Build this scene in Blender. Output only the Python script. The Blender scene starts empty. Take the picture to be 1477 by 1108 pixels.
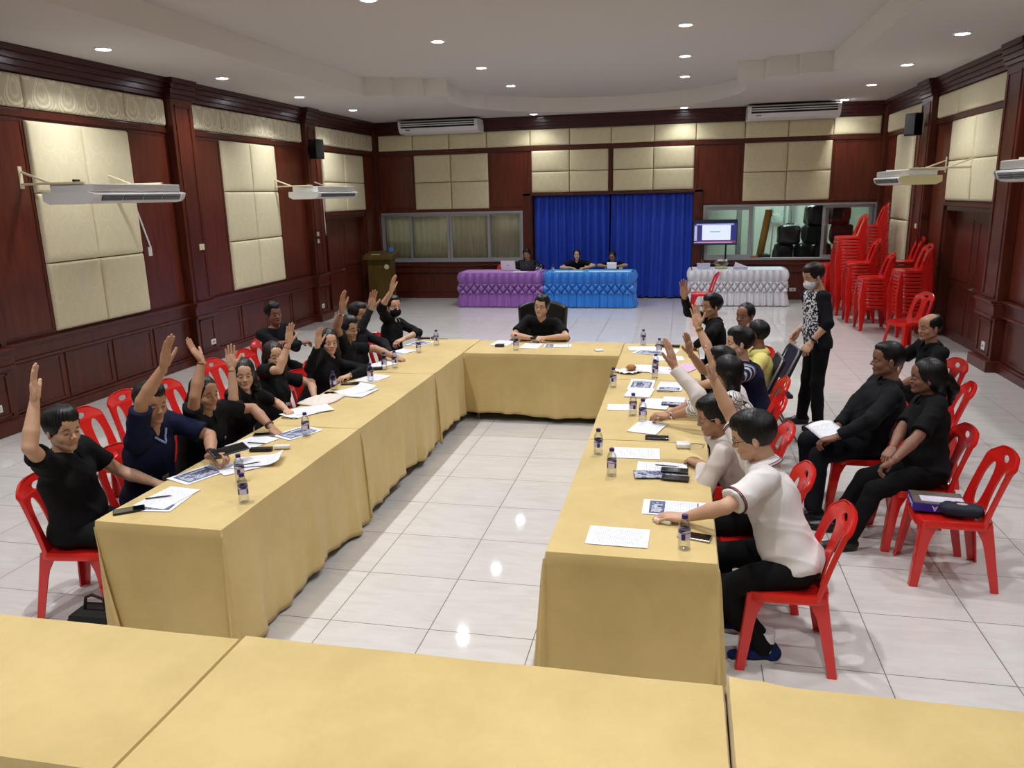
import bpy, bmesh, math, random
import numpy as np
from mathutils import Vector, Matrix, Quaternion, Euler, noise as mnoise

random.seed(7)
rng = np.random.default_rng(7)
PI = math.pi
COL = bpy.context.scene.collection
sc = bpy.context.scene

# ------------------------------------------------------------------ materials
def new_mat(name):
    m = bpy.data.materials.new(name); m.use_nodes = True
    nt = m.node_tree; b = nt.nodes['Principled BSDF']
    return m, nt, b

def hexc(h, a=1.0):
    h = h.lstrip('#'); c = [int(h[i:i+2], 16)/255 for i in (0, 2, 4)]
    c = [x/12.92 if x <= .04045 else ((x+.055)/1.055)**2.4 for x in c]
    return (c[0], c[1], c[2], a)

def simple(name, col, rough=.5, metal=0.0, bump=0.0, bscale=60.0, var=0.0, vscale=6.0, spec=None, coat=0.0, sheen=0.0, trans=0.0, ior=None, emit=None, estr=0.0):
    m, nt, b = new_mat(name)
    c = hexc(col) if isinstance(col, str) else col
    b.inputs['Base Color'].default_value = c
    b.inputs['Roughness'].default_value = rough
    b.inputs['Metallic'].default_value = metal
    if spec is not None: b.inputs['Specular IOR Level'].default_value = spec
    if coat: b.inputs['Coat Weight'].default_value = coat; b.inputs['Coat Roughness'].default_value = .1
    if sheen: b.inputs['Sheen Weight'].default_value = sheen
    if trans: b.inputs['Transmission Weight'].default_value = trans
    if ior: b.inputs['IOR'].default_value = ior
    if emit:
        b.inputs['Emission Color'].default_value = hexc(emit); b.inputs['Emission Strength'].default_value = estr
    tc = None
    if var or bump:
        tc = nt.nodes.new('ShaderNodeTexCoord')
    if var:
        n = nt.nodes.new('ShaderNodeTexNoise'); n.inputs['Scale'].default_value = vscale; n.inputs['Detail'].default_value = 4
        nt.links.new(tc.outputs['Object'], n.inputs['Vector'])
        mx = nt.nodes.new('ShaderNodeMix'); mx.data_type = 'RGBA'
        mx.inputs['A'].default_value = tuple(x*(1-var) for x in c[:3])+(1,)
        mx.inputs['B'].default_value = tuple(min(1, x*(1+var)) for x in c[:3])+(1,)
        nt.links.new(n.outputs['Fac'], mx.inputs['Factor']); nt.links.new(mx.outputs['Result'], b.inputs['Base Color'])
    if bump:
        n2 = nt.nodes.new('ShaderNodeTexNoise'); n2.inputs['Scale'].default_value = bscale; n2.inputs['Detail'].default_value = 3
        nt.links.new(tc.outputs['Object'], n2.inputs['Vector'])
        bp = nt.nodes.new('ShaderNodeBump'); bp.inputs['Strength'].default_value = bump; bp.inputs['Distance'].default_value = .01
        nt.links.new(n2.outputs['Fac'], bp.inputs['Height']); nt.links.new(bp.outputs['Normal'], b.inputs['Normal'])
    return m

def mth(nt, op, a=None, b=None, av=None, bv=None, cv=None):
    n = nt.nodes.new('ShaderNodeMath'); n.operation = op
    if a is not None: nt.links.new(a, n.inputs[0])
    elif av is not None: n.inputs[0].default_value = av
    if b is not None: nt.links.new(b, n.inputs[1])
    elif bv is not None: n.inputs[1].default_value = bv
    if cv is not None: n.inputs[2].default_value = cv
    return n.outputs[0]

def wood_mat(name, c1, c2, rough=.32, scale=(1, 1, .12), coat=.25):
    m, nt, b = new_mat(name)
    tc = nt.nodes.new('ShaderNodeTexCoord'); mp = nt.nodes.new('ShaderNodeMapping')
    mp.inputs['Scale'].default_value = scale
    nt.links.new(tc.outputs['Object'], mp.inputs['Vector'])
    n = nt.nodes.new('ShaderNodeTexNoise'); n.inputs['Scale'].default_value = 14; n.inputs['Detail'].default_value = 8; n.inputs['Roughness'].default_value = .65; n.inputs['Distortion'].default_value = .4
    nt.links.new(mp.outputs['Vector'], n.inputs['Vector'])
    cr = nt.nodes.new('ShaderNodeValToRGB'); cr.color_ramp.elements[0].position = .32; cr.color_ramp.elements[1].position = .7
    cr.color_ramp.elements[0].color = hexc(c1); cr.color_ramp.elements[1].color = hexc(c2)
    nt.links.new(n.outputs['Fac'], cr.inputs['Fac']); nt.links.new(cr.outputs['Color'], b.inputs['Base Color'])
    b.inputs['Roughness'].default_value = rough; b.inputs['Coat Weight'].default_value = coat; b.inputs['Coat Roughness'].default_value = .18
    b.inputs['Specular IOR Level'].default_value = .35
    return m

def damask_mat(name, base, light, amount, horiz):
    # ogee damask on padded cloth; horiz = 'x' or 'y' (world axis along the wall)
    m, nt, b = new_mat(name)
    tc = nt.nodes.new('ShaderNodeTexCoord'); sp = nt.nodes.new('ShaderNodeSeparateXYZ')
    nt.links.new(tc.outputs['Object'], sp.inputs[0])
    u = sp.outputs[0 if horiz == 'x' else 1]; v = sp.outputs[2]
    PU, PV = .38, .40
    def cell(x, per, off):
        q = mth(nt, 'DIVIDE', x, bv=per); q = mth(nt, 'ADD', q, bv=50+off); q = mth(nt, 'FRACT', q); return mth(nt, 'SUBTRACT', q, bv=.5)
    def onion(off, k):
        lx, ly = cell(u, PU, off), cell(v, PV, off)
        w = mth(nt, 'MULTIPLY_ADD', ly, bv=-.42, cv=.26*k); lx = mth(nt, 'DIVIDE', lx, w); ly = mth(nt, 'DIVIDE', ly, bv=.44*k)
        return mth(nt, 'SQRT', mth(nt, 'ADD', mth(nt, 'MULTIPLY', lx, lx), mth(nt, 'MULTIPLY', ly, ly)))
    def ring(r, a, c): return mth(nt, 'MULTIPLY', mth(nt, 'GREATER_THAN', r, bv=a), mth(nt, 'LESS_THAN', r, bv=c))
    rA, rB = onion(0.0, 1.0), onion(.5, .55)
    s = mth(nt, 'MAXIMUM', ring(rA, .84, 1.0), ring(rA, 1.12, 1.2)); s = mth(nt, 'MAXIMUM', s, mth(nt, 'MULTIPLY', ring(rA, .4, .62), bv=.5)); s = mth(nt, 'MAXIMUM', s, mth(nt, 'MULTIPLY', ring(rB, .6, 1.0), bv=.8))
    nz = nt.nodes.new('ShaderNodeTexNoise'); nz.inputs['Scale'].default_value = 24; nz.inputs['Detail'].default_value = 4
    nt.links.new(tc.outputs['Object'], nz.inputs['Vector'])
    s = mth(nt, 'MULTIPLY', s, nz.outputs['Fac']); s = mth(nt, 'MULTIPLY', s, bv=amount*1.9)
    s.node.use_clamp = True
    mx = nt.nodes.new('ShaderNodeMix'); mx.data_type = 'RGBA'; mx.inputs['A'].default_value = hexc(base); mx.inputs['B'].default_value = hexc(light)
    nt.links.new(s, mx.inputs['Factor']); nt.links.new(mx.outputs['Result'], b.inputs['Base Color'])
    rr = mth(nt, 'MULTIPLY_ADD', s, bv=-.35, cv=.72); nt.links.new(rr, b.inputs['Roughness'])
    wv = nt.nodes.new('ShaderNodeTexNoise'); wv.inputs['Scale'].default_value = 220
    nt.links.new(tc.outputs['Object'], wv.inputs['Vector'])
    bp = nt.nodes.new('ShaderNodeBump'); bp.inputs['Strength'].default_value = .25; bp.inputs['Distance'].default_value = .004
    nt.links.new(wv.outputs['Fac'], bp.inputs['Height']); nt.links.new(bp.outputs['Normal'], b.inputs['Normal'])
    return m

def floor_mat():
    m, nt, b = new_mat('polished_tiles')
    tc = nt.nodes.new('ShaderNodeTexCoord'); sp = nt.nodes.new('ShaderNodeSeparateXYZ'); nt.links.new(tc.outputs['Object'], sp.inputs[0])
    def grid(o, off):
        x = mth(nt, 'ADD', sp.outputs[o], bv=off+60.0); x = mth(nt, 'DIVIDE', x, bv=.6)
        f = mth(nt, 'FRACT', x); f = mth(nt, 'SUBTRACT', f, bv=.5); f = mth(nt, 'ABSOLUTE', f)
        g = mth(nt, 'GREATER_THAN', f, bv=.4955); return g, mth(nt, 'FLOOR', x)
    gx, ix = grid(0, 1.9409); gy, iy = grid(1, -3.7623)
    g = mth(nt, 'MAXIMUM', gx, gy)
    cb = nt.nodes.new('ShaderNodeCombineXYZ'); nt.links.new(ix, cb.inputs[0]); nt.links.new(iy, cb.inputs[1])
    wn = nt.nodes.new('ShaderNodeTexWhiteNoise'); nt.links.new(cb.outputs[0], wn.inputs['Vector'])
    # soft marble drift, shifted per tile
    va = nt.nodes.new('ShaderNodeVectorMath'); va.operation = 'MULTIPLY_ADD'
    nt.links.new(wn.outputs['Color'], va.inputs[0]); va.inputs[1].default_value = (9, 9, 9); nt.links.new(tc.outputs['Object'], va.inputs[2])
    mp = nt.nodes.new('ShaderNodeMapping'); mp.inputs['Scale'].default_value = (1.2, 4.5, 1); mp.inputs['Rotation'].default_value = (0, 0, .35); nt.links.new(va.outputs[0], mp.inputs['Vector'])
    n = nt.nodes.new('ShaderNodeTexNoise'); n.inputs['Scale'].default_value = 2.2; n.inputs['Detail'].default_value = 7; n.inputs['Distortion'].default_value = 1.4
    nt.links.new(mp.outputs[0], n.inputs['Vector'])
    cr = nt.nodes.new('ShaderNodeValToRGB'); e = cr.color_ramp.elements
    e[0].position = .3; e[0].color = hexc('#c0bcb8'); e[1].position = .62; e[1].color = hexc('#c8c5c2')
    nt.links.new(n.outputs['Fac'], cr.inputs['Fac'])
    mx = nt.nodes.new('ShaderNodeMix'); mx.data_type = 'RGBA'; nt.links.new(g, mx.inputs['Factor'])
    nt.links.new(cr.outputs['Color'], mx.inputs['A']); mx.inputs['B'].default_value = hexc('#5e5751')
    nt.links.new(mx.outputs['Result'], b.inputs['Base Color'])
    r = mth(nt, 'MULTIPLY_ADD', g, bv=.5, cv=.055); nt.links.new(r, b.inputs['Roughness'])
    b.inputs['Specular IOR Level'].default_value = .55
    return m

M = {}
M['wood'] = wood_mat('red_brown_wood', '#401709', '#5c2718', rough=.36)
M['wood_panel'] = wood_mat('red_brown_veneer', '#4e1e10', '#6a2f1d', rough=.34)
M['wood_low'] = wood_mat('dark_red_wainscot', '#461b12', '#5f2a1e', rough=.34)
M['crown'] = wood_mat('dark_crown_wood', '#2f0e0b', '#451713', scale=(.12, .12, 1))
M['ceiling'] = simple('ceiling_paint', '#b9b4ae', .9, bump=.05, bscale=40)
M['recess'] = simple('recess_face_lightened', '#dedad3', .9)  # lighter than the ceiling to make up for little light on the recess face
M['damask_x'] = damask_mat('damask_strong_x', '#bfb696', '#eee7cd', .62, 'x')
M['damask_y'] = damask_mat('damask_strong_y', '#bfb696', '#eee7cd', .62, 'y')
M['pad_x'] = damask_mat('damask_soft_x', '#d9cfa9', '#c4ba92', .38, 'x')
M['pad_y'] = damask_mat('damask_soft_y', '#dad1ae', '#ebe4c8', .28, 'y')
M['floor'] = floor_mat()
M['white_plastic'] = simple('white_plastic', '#dcdcda', .4)
M['cream_plastic'] = simple('aged_cream_plastic', '#d9cfae', .45)
M['yellow_plastic'] = simple('yellowed_casing', '#d8cf9a', .5)
M['grey_plastic'] = simple('grey_plastic', '#8b8d8f', .45)
M['dark_grille'] = simple('dark_grille', '#4a4c4f', .5)
M['black_plastic'] = simple('black_plastic', '#0c0c0e', .35)
M['black_matte'] = simple('black_matte', '#0b0b0c', .75)
M['alu'] = simple('grey_aluminium', '#a3a5a8', .35, metal=.35)
M['chrome'] = simple('chrome', '#c9c9c9', .18, metal=1)
M['steel'] = simple('brushed_steel', '#8e8e90', .35, metal=.8)
M['brass'] = simple('brass', '#b08a3c', .3, metal=1)
def thin_glass():
    m, nt, b = new_mat('window_glass')
    out = nt.nodes['Material Output']
    t = nt.nodes.new('ShaderNodeBsdfTransparent'); t.inputs['Color'].default_value = (.94, .96, .95, 1)
    g = nt.nodes.new('ShaderNodeBsdfGlossy'); g.inputs['Roughness'].default_value = .03; g.inputs['Color'].default_value = (1, 1, 1, 1)
    f = nt.nodes.new('ShaderNodeFresnel'); f.inputs['IOR'].default_value = 1.5
    mx = nt.nodes.new('ShaderNodeMixShader'); nt.links.new(f.outputs[0], mx.inputs[0]); nt.links.new(t.outputs[0], mx.inputs[1]); nt.links.new(g.outputs[0], mx.inputs[2])
    nt.links.new(mx.outputs[0], out.inputs['Surface']); nt.nodes.remove(b)
    return m
M['glass'] = thin_glass()

# ------------------------------------------------------------------ mesh helpers
class MB:
    """collects shapes into one mesh; every shape may carry its own material slot"""
    def __init__(s): s.v = []; s.f = []; s.m = []; s.mi = 0
    def add(s, vs, fs, mi=None):
        o = len(s.v); s.v += [tuple(v) for v in vs]; s.f += [tuple(i+o for i in f) for f in fs]
        s.m += [s.mi if mi is None else mi]*len(fs); return s
    def addm(s, vs, fs, mats): 
        o = len(s.v); s.v += [tuple(v) for v in vs]; s.f += [tuple(i+o for i in f) for f in fs]; s.m += list(mats); return s
    def box(s, x0, x1, y0, y1, z0, z1, bev=0.0, mi=None, mat=None):
        if x1 < x0: x0, x1 = x1, x0
        if y1 < y0: y0, y1 = y1, y0
        if z1 < z0: z0, z1 = z1, z0
        bm = bmesh.new(); bmesh.ops.create_cube(bm, size=1)
        for v in bm.verts: v.co = Vector(((x0+x1)/2+v.co.x*(x1-x0), (y0+y1)/2+v.co.y*(y1-y0), (z0+z1)/2+v.co.z*(z1-z0)))
        if bev: bmesh.ops.bevel(bm, geom=bm.edges[:], offset=min(bev, .45*min(x1-x0, y1-y0, z1-z0)), segments=2, affect='EDGES', profile=.6)
        return s.bm(bm, mi, mat)
    def bm(s, bm, mi=None, mat=None):
        if mat is not None: bm.transform(mat)
        bm.verts.ensure_lookup_table(); bm.verts.index_update()
        s.add([v.co[:] for v in bm.verts], [[v.index for v in f.verts] for f in bm.faces], mi); bm.free(); return s
    def cyl(s, p0, p1, r0, r1=None, n=12, mi=None, caps=True):
        return s.tube([p0, p1], [r0, r0 if r1 is None else r1], n, mi, caps)
    def tube(s, pts, r, n=10, mi=None, caps=True, closed=False, squash=None):
        pts = [Vector(p) for p in pts]; N = len(pts)
        rs = r if isinstance(r, (list, tuple)) else [r]*N
        vs = []; fs = []; up = None
        for i, p in enumerate(pts):
            a = pts[(i-1) % N] if (closed or i) else p; b = pts[(i+1) % N] if (closed or i < N-1) else p
            t = (b-a).normalized()
            if up is None: up = Vector((0, 0, 1)) if abs(t.z) < .9 else Vector((1, 0, 0))
            sd = t.cross(up)
            if sd.length < 1e-5: sd = t.orthogonal()
            sd.normalize(); up = sd.cross(t).normalized()
            for k in range(n):
                an = 2*PI*k/n; q = squash or (1, 1)
                vs.append(p+sd*math.cos(an)*rs[i]*q[0]+up*math.sin(an)*rs[i]*q[1])
        for i in range(N if closed else N-1):
            j = (i+1) % N
            for k in range(n):
                l = (k+1) % n; fs.append((i*n+k, i*n+l, j*n+l, j*n+k))
        if caps and not closed: fs.append(tuple(range(n))[::-1]); fs.append(tuple((N-1)*n+k for k in range(n)))
        return s.add(vs, fs, mi)
    def lathe(s, prof, c=(0, 0, 0), n=20, mi=None, mats=None, axis='z', squash=(1, 1)):
        vs = []; fs = []; ms = []
        for r, z in prof:
            for k in range(n):
                a = 2*PI*k/n; x, y = r*math.cos(a)*squash[0], r*math.sin(a)*squash[1]
                p = (x, y, z) if axis == 'z' else ((x, z, y) if axis == 'y' else (z, x, y))
                vs.append((c[0]+p[0], c[1]+p[1], c[2]+p[2]))
        for i in range(len(prof)-1):
            for k in range(n):
                l = (k+1) % n; fs.append((i*n+k, i*n+l, (i+1)*n+l, (i+1)*n+k)); ms.append(mats[i] if mats else (s.mi if mi is None else mi))
        fs.append(tuple(range(n))[::-1]); ms.append(ms[0]); fs.append(tuple((len(prof)-1)*n+k for k in range(n))); ms.append(ms[-1])
        return s.addm(vs, fs, ms)
    def prism(s, outline, h0, h1, plane='xy', mi=None):
        n = len(outline)
        def P(a, b, h): return (a, b, h) if plane == 'xy' else ((a, h, b) if plane == 'xz' else (h, a, b))
        vs = [P(a, b, h0) for a, b in outline]+[P(a, b, h1) for a, b in outline]
        fs = [tuple(range(n))[::-1], tuple(range(n, 2*n))]+[(i, (i+1) % n, n+(i+1) % n, n+i) for i in range(n)]
        return s.add(vs, fs, mi)
    def grid(s, fn, nu, nv, mi=None, close_u=False):
        vs = [fn(i/(nu if close_u else nu-1), j/(nv-1)) for j in range(nv) for i in range(nu)]; fs = []
        for j in range(nv-1):
            for i in range(nu if close_u else nu-1):
                k = (i+1) % nu; fs.append((j*nu+i, j*nu+k, (j+1)*nu+k, (j+1)*nu+i))
        return s.add(vs, fs, mi)
    def ell(s, c, r, n=14, mi=None, m=9):
        def fn(u, v):
            a = 2*PI*u; b = PI*(v*.998+.001)-PI/2
            return (c[0]+r[0]*math.cos(b)*math.cos(a), c[1]+r[1]*math.cos(b)*math.sin(a), c[2]+r[2]*math.sin(b))
        return s.grid(fn, n, m, mi, close_u=True)
    def xf(s, mat, start=0):
        s.v = s.v[:start]+[tuple(mat @ Vector(v)) for v in s.v[start:]]; return s
    def build(s, name, mats, parent=None, smooth=False, recalc=True, solid=0.0, loc=None):
        me = bpy.data.meshes.new(name); me.from_pydata(s.v, [], s.f)
        if not isinstance(mats, (list, tuple)): mats = [mats]
        for m in mats: me.materials.append(m)
        me.polygons.foreach_set('material_index', s.m)
        if recalc:
            b = bmesh.new(); b.from_mesh(me); bmesh.ops.recalc_face_normals(b, faces=b.faces[:]); b.to_mesh(me); b.free()
        if smooth:
            me.polygons.foreach_set('use_smooth', [True]*len(me.polygons))
            if smooth != 'all': me.set_sharp_from_angle(angle=math.radians(42))
        me.update()
        o = bpy.data.objects.new(name, me); COL.objects.link(o)
        if parent is not None: o.parent = parent
        if loc is not None: o.location = loc
        if solid:
            md = o.modifiers.new('thick', 'SOLIDIFY'); md.thickness = solid; md.offset = 0
        return o

def thing(name, label, cat, loc=(0, 0, 0), rz=0.0, group=None):
    o = bpy.data.objects.new(name, None); COL.objects.link(o); o.location = loc; o.rotation_euler = (0, 0, rz); o.empty_display_size = .1
    return tag(o, label, cat, group)
def tag(o, label=None, cat=None, group=None, kind=None):
    if label: o['label'] = label
    if cat: o['category'] = cat
    if group: o['group'] = group
    if kind: o['kind'] = kind
    return o
def struct(o): o['kind'] = 'structure'; return o
def dup(root, loc=None, rz=None, label=None, group=None, matrix=None):
    def cp(o, par):
        c = o.copy(); COL.objects.link(c)
        if par is not None: c.parent = par; c.matrix_parent_inverse = o.matrix_parent_inverse.copy()
        for ch in KIDS.get(o.name, [x for x in o.children]): cp(ch, c)
        return c
    r = cp(root, None)
    if loc is not None: r.location = loc
    if rz is not None: r.rotation_euler = (0, 0, rz)
    if matrix is not None: r.matrix_world = matrix
    if label: r['label'] = label
    if group: r['group'] = group
    return r
KIDS = {}

def flat(pts, z): return [(x, y, z) for x, y in pts]

# ------------------------------------------------------------------ room dimensions (metres)
XL, XR, YB, YF, ZC, ZR = -7.15, 4.07, 18.0, -3.6, 4.07, 4.36
# ================================================================== THE ROOM
b = MB(); b.box(XL-.3, XR+.3, YF-.3, YB+.3, -.2, 0); fl = struct(b.build('floor', M['floor']))

# ceiling: border at ZC with a raised centre whose far end steps in and swells into an arc
RX0, RX1 = -5.35, 2.15
arc_c, arc_r = (-1.62, 14.90), 2.63
def far_edge():
    pts = [(RX1, 13.22), (1.69, 13.22), (1.69, 13.42), (1.22, 13.42), (1.22, 13.72), (.80, 13.72)]
    a0 = math.atan2(13.95-arc_c[1], .83-arc_c[0]); a1 = PI-a0
    for i in range(41):
        a = a0+(a1-a0)*i/40; pts.append((arc_c[0]+arc_r*math.cos(a), arc_c[1]+arc_r*math.sin(a)))
    pts += [(-4.05, 13.72), (-4.46, 13.72), (-4.46, 13.42), (-4.92, 13.42), (-4.92, 13.22), (RX0, 13.22)]
    return pts
edge = far_edge()
loop = edge+[(RX0, YF+1.0), (RX1, YF+1.0)]
b = MB()
bm = bmesh.new()
outer = [(XR+.3, YB+.3), (XL-.3, YB+.3), (XL-.3, YF-.3), (XR+.3, YF-.3)]
ov = [bm.verts.new((x, y, ZC)) for x, y in outer]; iv = [bm.verts.new((x, y, ZC)) for x, y in loop]
es = [bm.edges.new((ov[i], ov[(i+1) % 4])) for i in range(4)]+[bm.edges.new((iv[i], iv[(i+1) % len(iv)])) for i in range(len(iv))]
bmesh.ops.triangle_fill(bm, use_beauty=True, use_dissolve=False, edges=es)
bm.faces.ensure_lookup_table()
# drop faces that filled the opening
def inside(x, y):
    c = False; n = len(loop)
    for i in range(n):
        x1, y1 = loop[i]; x2, y2 = loop[(i+1) % n]
        if (y1 > y) != (y2 > y) and x < (x2-x1)*(y-y1)/(y2-y1)+x1: c = not c
    return c
bad = [f for f in bm.faces if inside(*f.calc_center_median()[:2])]
bmesh.ops.delete(bm, geom=bad, context='FACES_ONLY')
b.bm(bm, 0)
n = len(loop)
vs = [(x, y, ZC) for x, y in loop]+[(x, y, ZR) for x, y in loop]
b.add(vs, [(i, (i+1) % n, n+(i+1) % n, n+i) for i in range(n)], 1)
b.add([(x, y, ZR) for x, y in loop], [tuple(range(n))], 0)
b.box(XL-.3, XR+.3, YF-.3, YB+.3, ZR+.02, ZR+.12, mi=0)
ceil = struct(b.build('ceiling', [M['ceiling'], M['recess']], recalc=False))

# panelled wall builder working in (u along wall, z up, d out of wall)
def wall_map(side):
    if side == 'left':  return lambda u, z, d: (XL+d, u, z)
    if side == 'right': return lambda u, z, d: (XR-d, u, z)
    return lambda u, z, d: (u, YB-d, z)
def wbox(b, side, u0, u1, z0, z1, d0, d1, bev=.0, mi=None):
    f = wall_map(side); a = f(u0, z0, d0); c = f(u1, z1, d1); return b.box(a[0], c[0], a[1], c[1], a[2], c[2], bev, mi)
def raised(b, side, u0, u1, z0, z1, d0, mi_frame=0, mi_in=1, w=.035, dep=.014):
    """a frame moulding round a slightly sunken veneer field"""
    for (a0, a1, c0, c1) in ((u0, u1, z0, z0+w), (u0, u1, z1-w, z1), (u0, u0+w, z0+w, z1-w), (u1-w, u1, z0+w, z1-w)):
        wbox(b, side, a0, a1, c0, c1, d0, d0+dep, .005, mi_frame)
    wbox(b, side, u0+w, u1-w, z0+w, z1-w, d0, d0+.004, 0, mi_in)

def rail_profile(b, side, u0, u1, segs, mi=0):
    """segs: list of (z0,z1,depth)"""
    for z0, z1, d in segs: wbox(b, side, u0, u1, z0, z1, 0, d, .006, mi)

CR = [(3.80, 3.86, .05), (3.86, 3.93, .075), (3.93, 4.0, .10), (4.0, ZC, .13)]
RAIL = [(.70, .735, .05), (.735, .86, .035), (.86, .895, .05), (.895, .925, .075)]
BASE = [(0, .10, .055), (.10, .135, .035)]

# left wall slab with its veneer, frames and rails
def opening_wall(side, u0, u1, holes):
    """solid wall slab d in [-0.25,0] with rectangular holes (u0,u1,z0,z1)"""
    b = MB(); us = sorted(set([u0, u1]+[h[0] for h in holes]+[h[1] for h in holes]))
    for a, c in zip(us[:-1], us[1:]):
        hs = [h for h in holes if h[0] <= a+1e-6 and h[1] >= c-1e-6]
        if not hs: wbox(b, side, a, c, 0, ZC, -.25, 0)
        else:
            h = hs[0]
            if h[2] > 0: wbox(b, side, a, c, 0, h[2], -.25, 0)
            wbox(b, side, a, c, h[3], ZC, -.25, 0)
    return b

LD = (15.10, 17.20, 0.0, 2.05)      # left door
RD = (11.63, 13.75, 0.0, 2.06)      # right door
WINL = (-7.09, -3.60, .86, 2.02)
WINR = (.44, 4.0, .87, 2.06)
CURT = (-3.38, .22, 0.0, 2.36)

wl = struct(opening_wall('left', YF, YB+.25, [LD]).build('wall_left', M['wood_panel']))
wr = struct(opening_wall('right', YF, YB+.25, [RD]).build('wall_right', M['wood_panel']))
wb = struct(opening_wall('back', XL-.25, XR+.25, [WINL, WINR, CURT]).build('wall_back', M['wood_panel']))
b = MB(); b.box(XL-.25, XR+.25, YF-.25, YF, 0, ZC); struct(b.build('wall_front', simple('plain_front_wall', '#8f857a', .8)))

def cuts(u0, u1, gaps):
    segs = [(u0, u1)]
    for g0, g1 in gaps:
        n = []
        for a, c in segs:
            if g1 <= a or g0 >= c: n.append((a, c))
            else:
                if g0 > a: n.append((a, g0))
                if g1 < c: n.append((g1, c))
        segs = n
    return segs

# crown, frieze rail, chair rail and skirting along each wall
tn = [0]
def trim(b, mats, par=None):
    tn[0] += 1; return struct(b.build('trim_%d' % tn[0], mats))
walls = {'left': (YF, YB, [(LD[0]-.05, LD[1]+.05)]), 'right': (YF, YB, [(RD[0]-.05, RD[1]+.05)]), 'back': (XL, XR, [(WINL[0], WINL[1]), (CURT[0]-.05, CURT[1]+.05), (WINR[0], XR)])}
for side, (u0, u1, gaps) in walls.items():
    b = MB(); rail_profile(b, side, u0, u1, CR); trim(b, M['crown'])
    b = MB(); wbox(b, side, u0, u1, 3.34, 3.42, 0, .03, .006); trim(b, M['wood'])
    b = MB()
    for a, c in cuts(u0, u1, gaps if side != 'back' else [(CURT[0]-.05, CURT[1]+.05)]):
        rail_profile(b, side, a, c, RAIL if side != 'back' else [(z0-.13 if z0 > .8 else z0-.09, z1-.13 if z1 > .8 else z1-.09, d) for z0, z1, d in RAIL])
    trim(b, M['wood_low'])
    b = MB()
    for a, c in cuts(u0, u1, gaps if side != 'back' else [(CURT[0]-.05, CURT[1]+.05)]): rail_profile(b, side, a, c, BASE)
    o = b.build('baseboard_'+side, M['wood_low']); struct(o)

# wainscot fields (one trim object per wall)
PILL = [(2.0, 2.6), (6.33, 6.86), (10.22, 10.72), (14.30, 14.72)]
PILR = [(3.9, 4.4), (7.2, 7.7), (10.95, 11.52), (14.60, 15.20)]
def wainscot(side, zones, z0=.145, z1=.69):
    b = MB()
    for a, c, n in zones:
        w = (c-a)/n
        for i in range(n): raised(b, side, a+w*i+.03, a+w*(i+1)-.03, z0, z1, 0, 0, 1)
    return trim(b, [M['wood_low'], M['wood_low']])
wainscot('left', [(2.65, 6.28, 4), (6.92, 10.18, 4), (10.76, 14.26, 4), (14.76, 15.02, 1), (17.28, 17.96, 1)])
wainscot('right', [(4.45, 7.1, 3), (7.75, 10.9, 4), (13.85, 14.56, 1), (15.25, 17.96, 3)])
wainscot('back', [(-7.05, -6.6, 1), (-6.6, -3.5, 3), (.35, 4.0, 4)], .145, .60)

# upper veneer fields between pilasters
def uppers(side, zones, z0=.95, z1=3.32):
    b = MB()
    for a, c in zones: raised(b, side, a, c, z0, z1, 0, 0, 1, w=.03, dep=.012)
    return trim(b, [M['wood'], M['wood_panel']])
uppers('left', [(2.62, 3.5), (3.5, 5.3), (5.3, 6.3), (6.9, 7.68), (9.4, 10.2), (10.75, 11.5), (13.22, 14.27)])
uppers('left', [(14.74, 15.08), (17.24, 17.9)], 2.12)
uppers('right', [(4.45, 5.6), (5.6, 7.15), (7.75, 9.6), (9.6, 10.9), (13.8, 14.56), (15.22, 15.80), (17.0, 17.9)])
uppers('back', [(-7.08, -6.2), (-4.36, -3.45), (.28, 1.2), (3.06, 4.0)], 2.1)

# pilasters: one object each, with plinth, shaft, rail band and cap
def pilaster(side, u0, u1):
    b = MB(); d = .13
    wbox(b, side, u0, u1, 0, ZC-.06, 0, d, .008, 0)
    wbox(b, side, u0-.05, u1+.05, 0, .145, 0, d+.06, .01, 1)
    for z0, z1, dd in RAIL: wbox(b, side, u0-.03, u1+.03, z0, z1, 0, d+dd, .006, 1)
    for z0, z1, dd in CR: wbox(b, side, u0-.04, u1+.04, z0, z1-.001, 0, d+dd*.7, .008, 2)
    w = .07
    # sunken shaft field and lower field
    for z0, z1 in ((.95, 3.72), (.19, .66)):
        for (a0, a1, c0, c1) in ((u0+w, u1-w, z0, z0+.03), (u0+w, u1-w, z1-.03, z1), (u0+w, u0+w+.03, z0, z1), (u1-w-.03, u1-w, z0, z1)):
            wbox(b, side, a0, a1, c0, c1, d-.002, d+.012, .004, 0)
    return trim(b, [M['wood'], M['wood_low'], M['crown']])
for p in PILL: pilaster('left', *p)
for p in PILR: pilaster('right', *p)
for side, u in (('left', 17.86),): 
    b = MB(); wbox(b, 'left', 17.84, YB-.002, 0, 4.0, 0, .10, .006); trim(b, M['wood'])
b = MB(); wbox(b, 'right', 17.84, YB-.002, 0, 4.0, 0, .10, .006); trim(b, M['wood'])
for x0, x1 in ((-3.58, -3.40), (.24, .42)):
    b = MB(); wbox(b, 'back', x0, x1, 0, 2.42, 0, .05, .006); trim(b, M['wood'])
b = MB(); wbox(b, 'back', -3.58, .42, 2.345, 2.40, 0, .05, .006); wbox(b, 'back', -1.62, -1.56, 2.40, 3.34, 0, .035, .005); trim(b, M['wood'])

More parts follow.
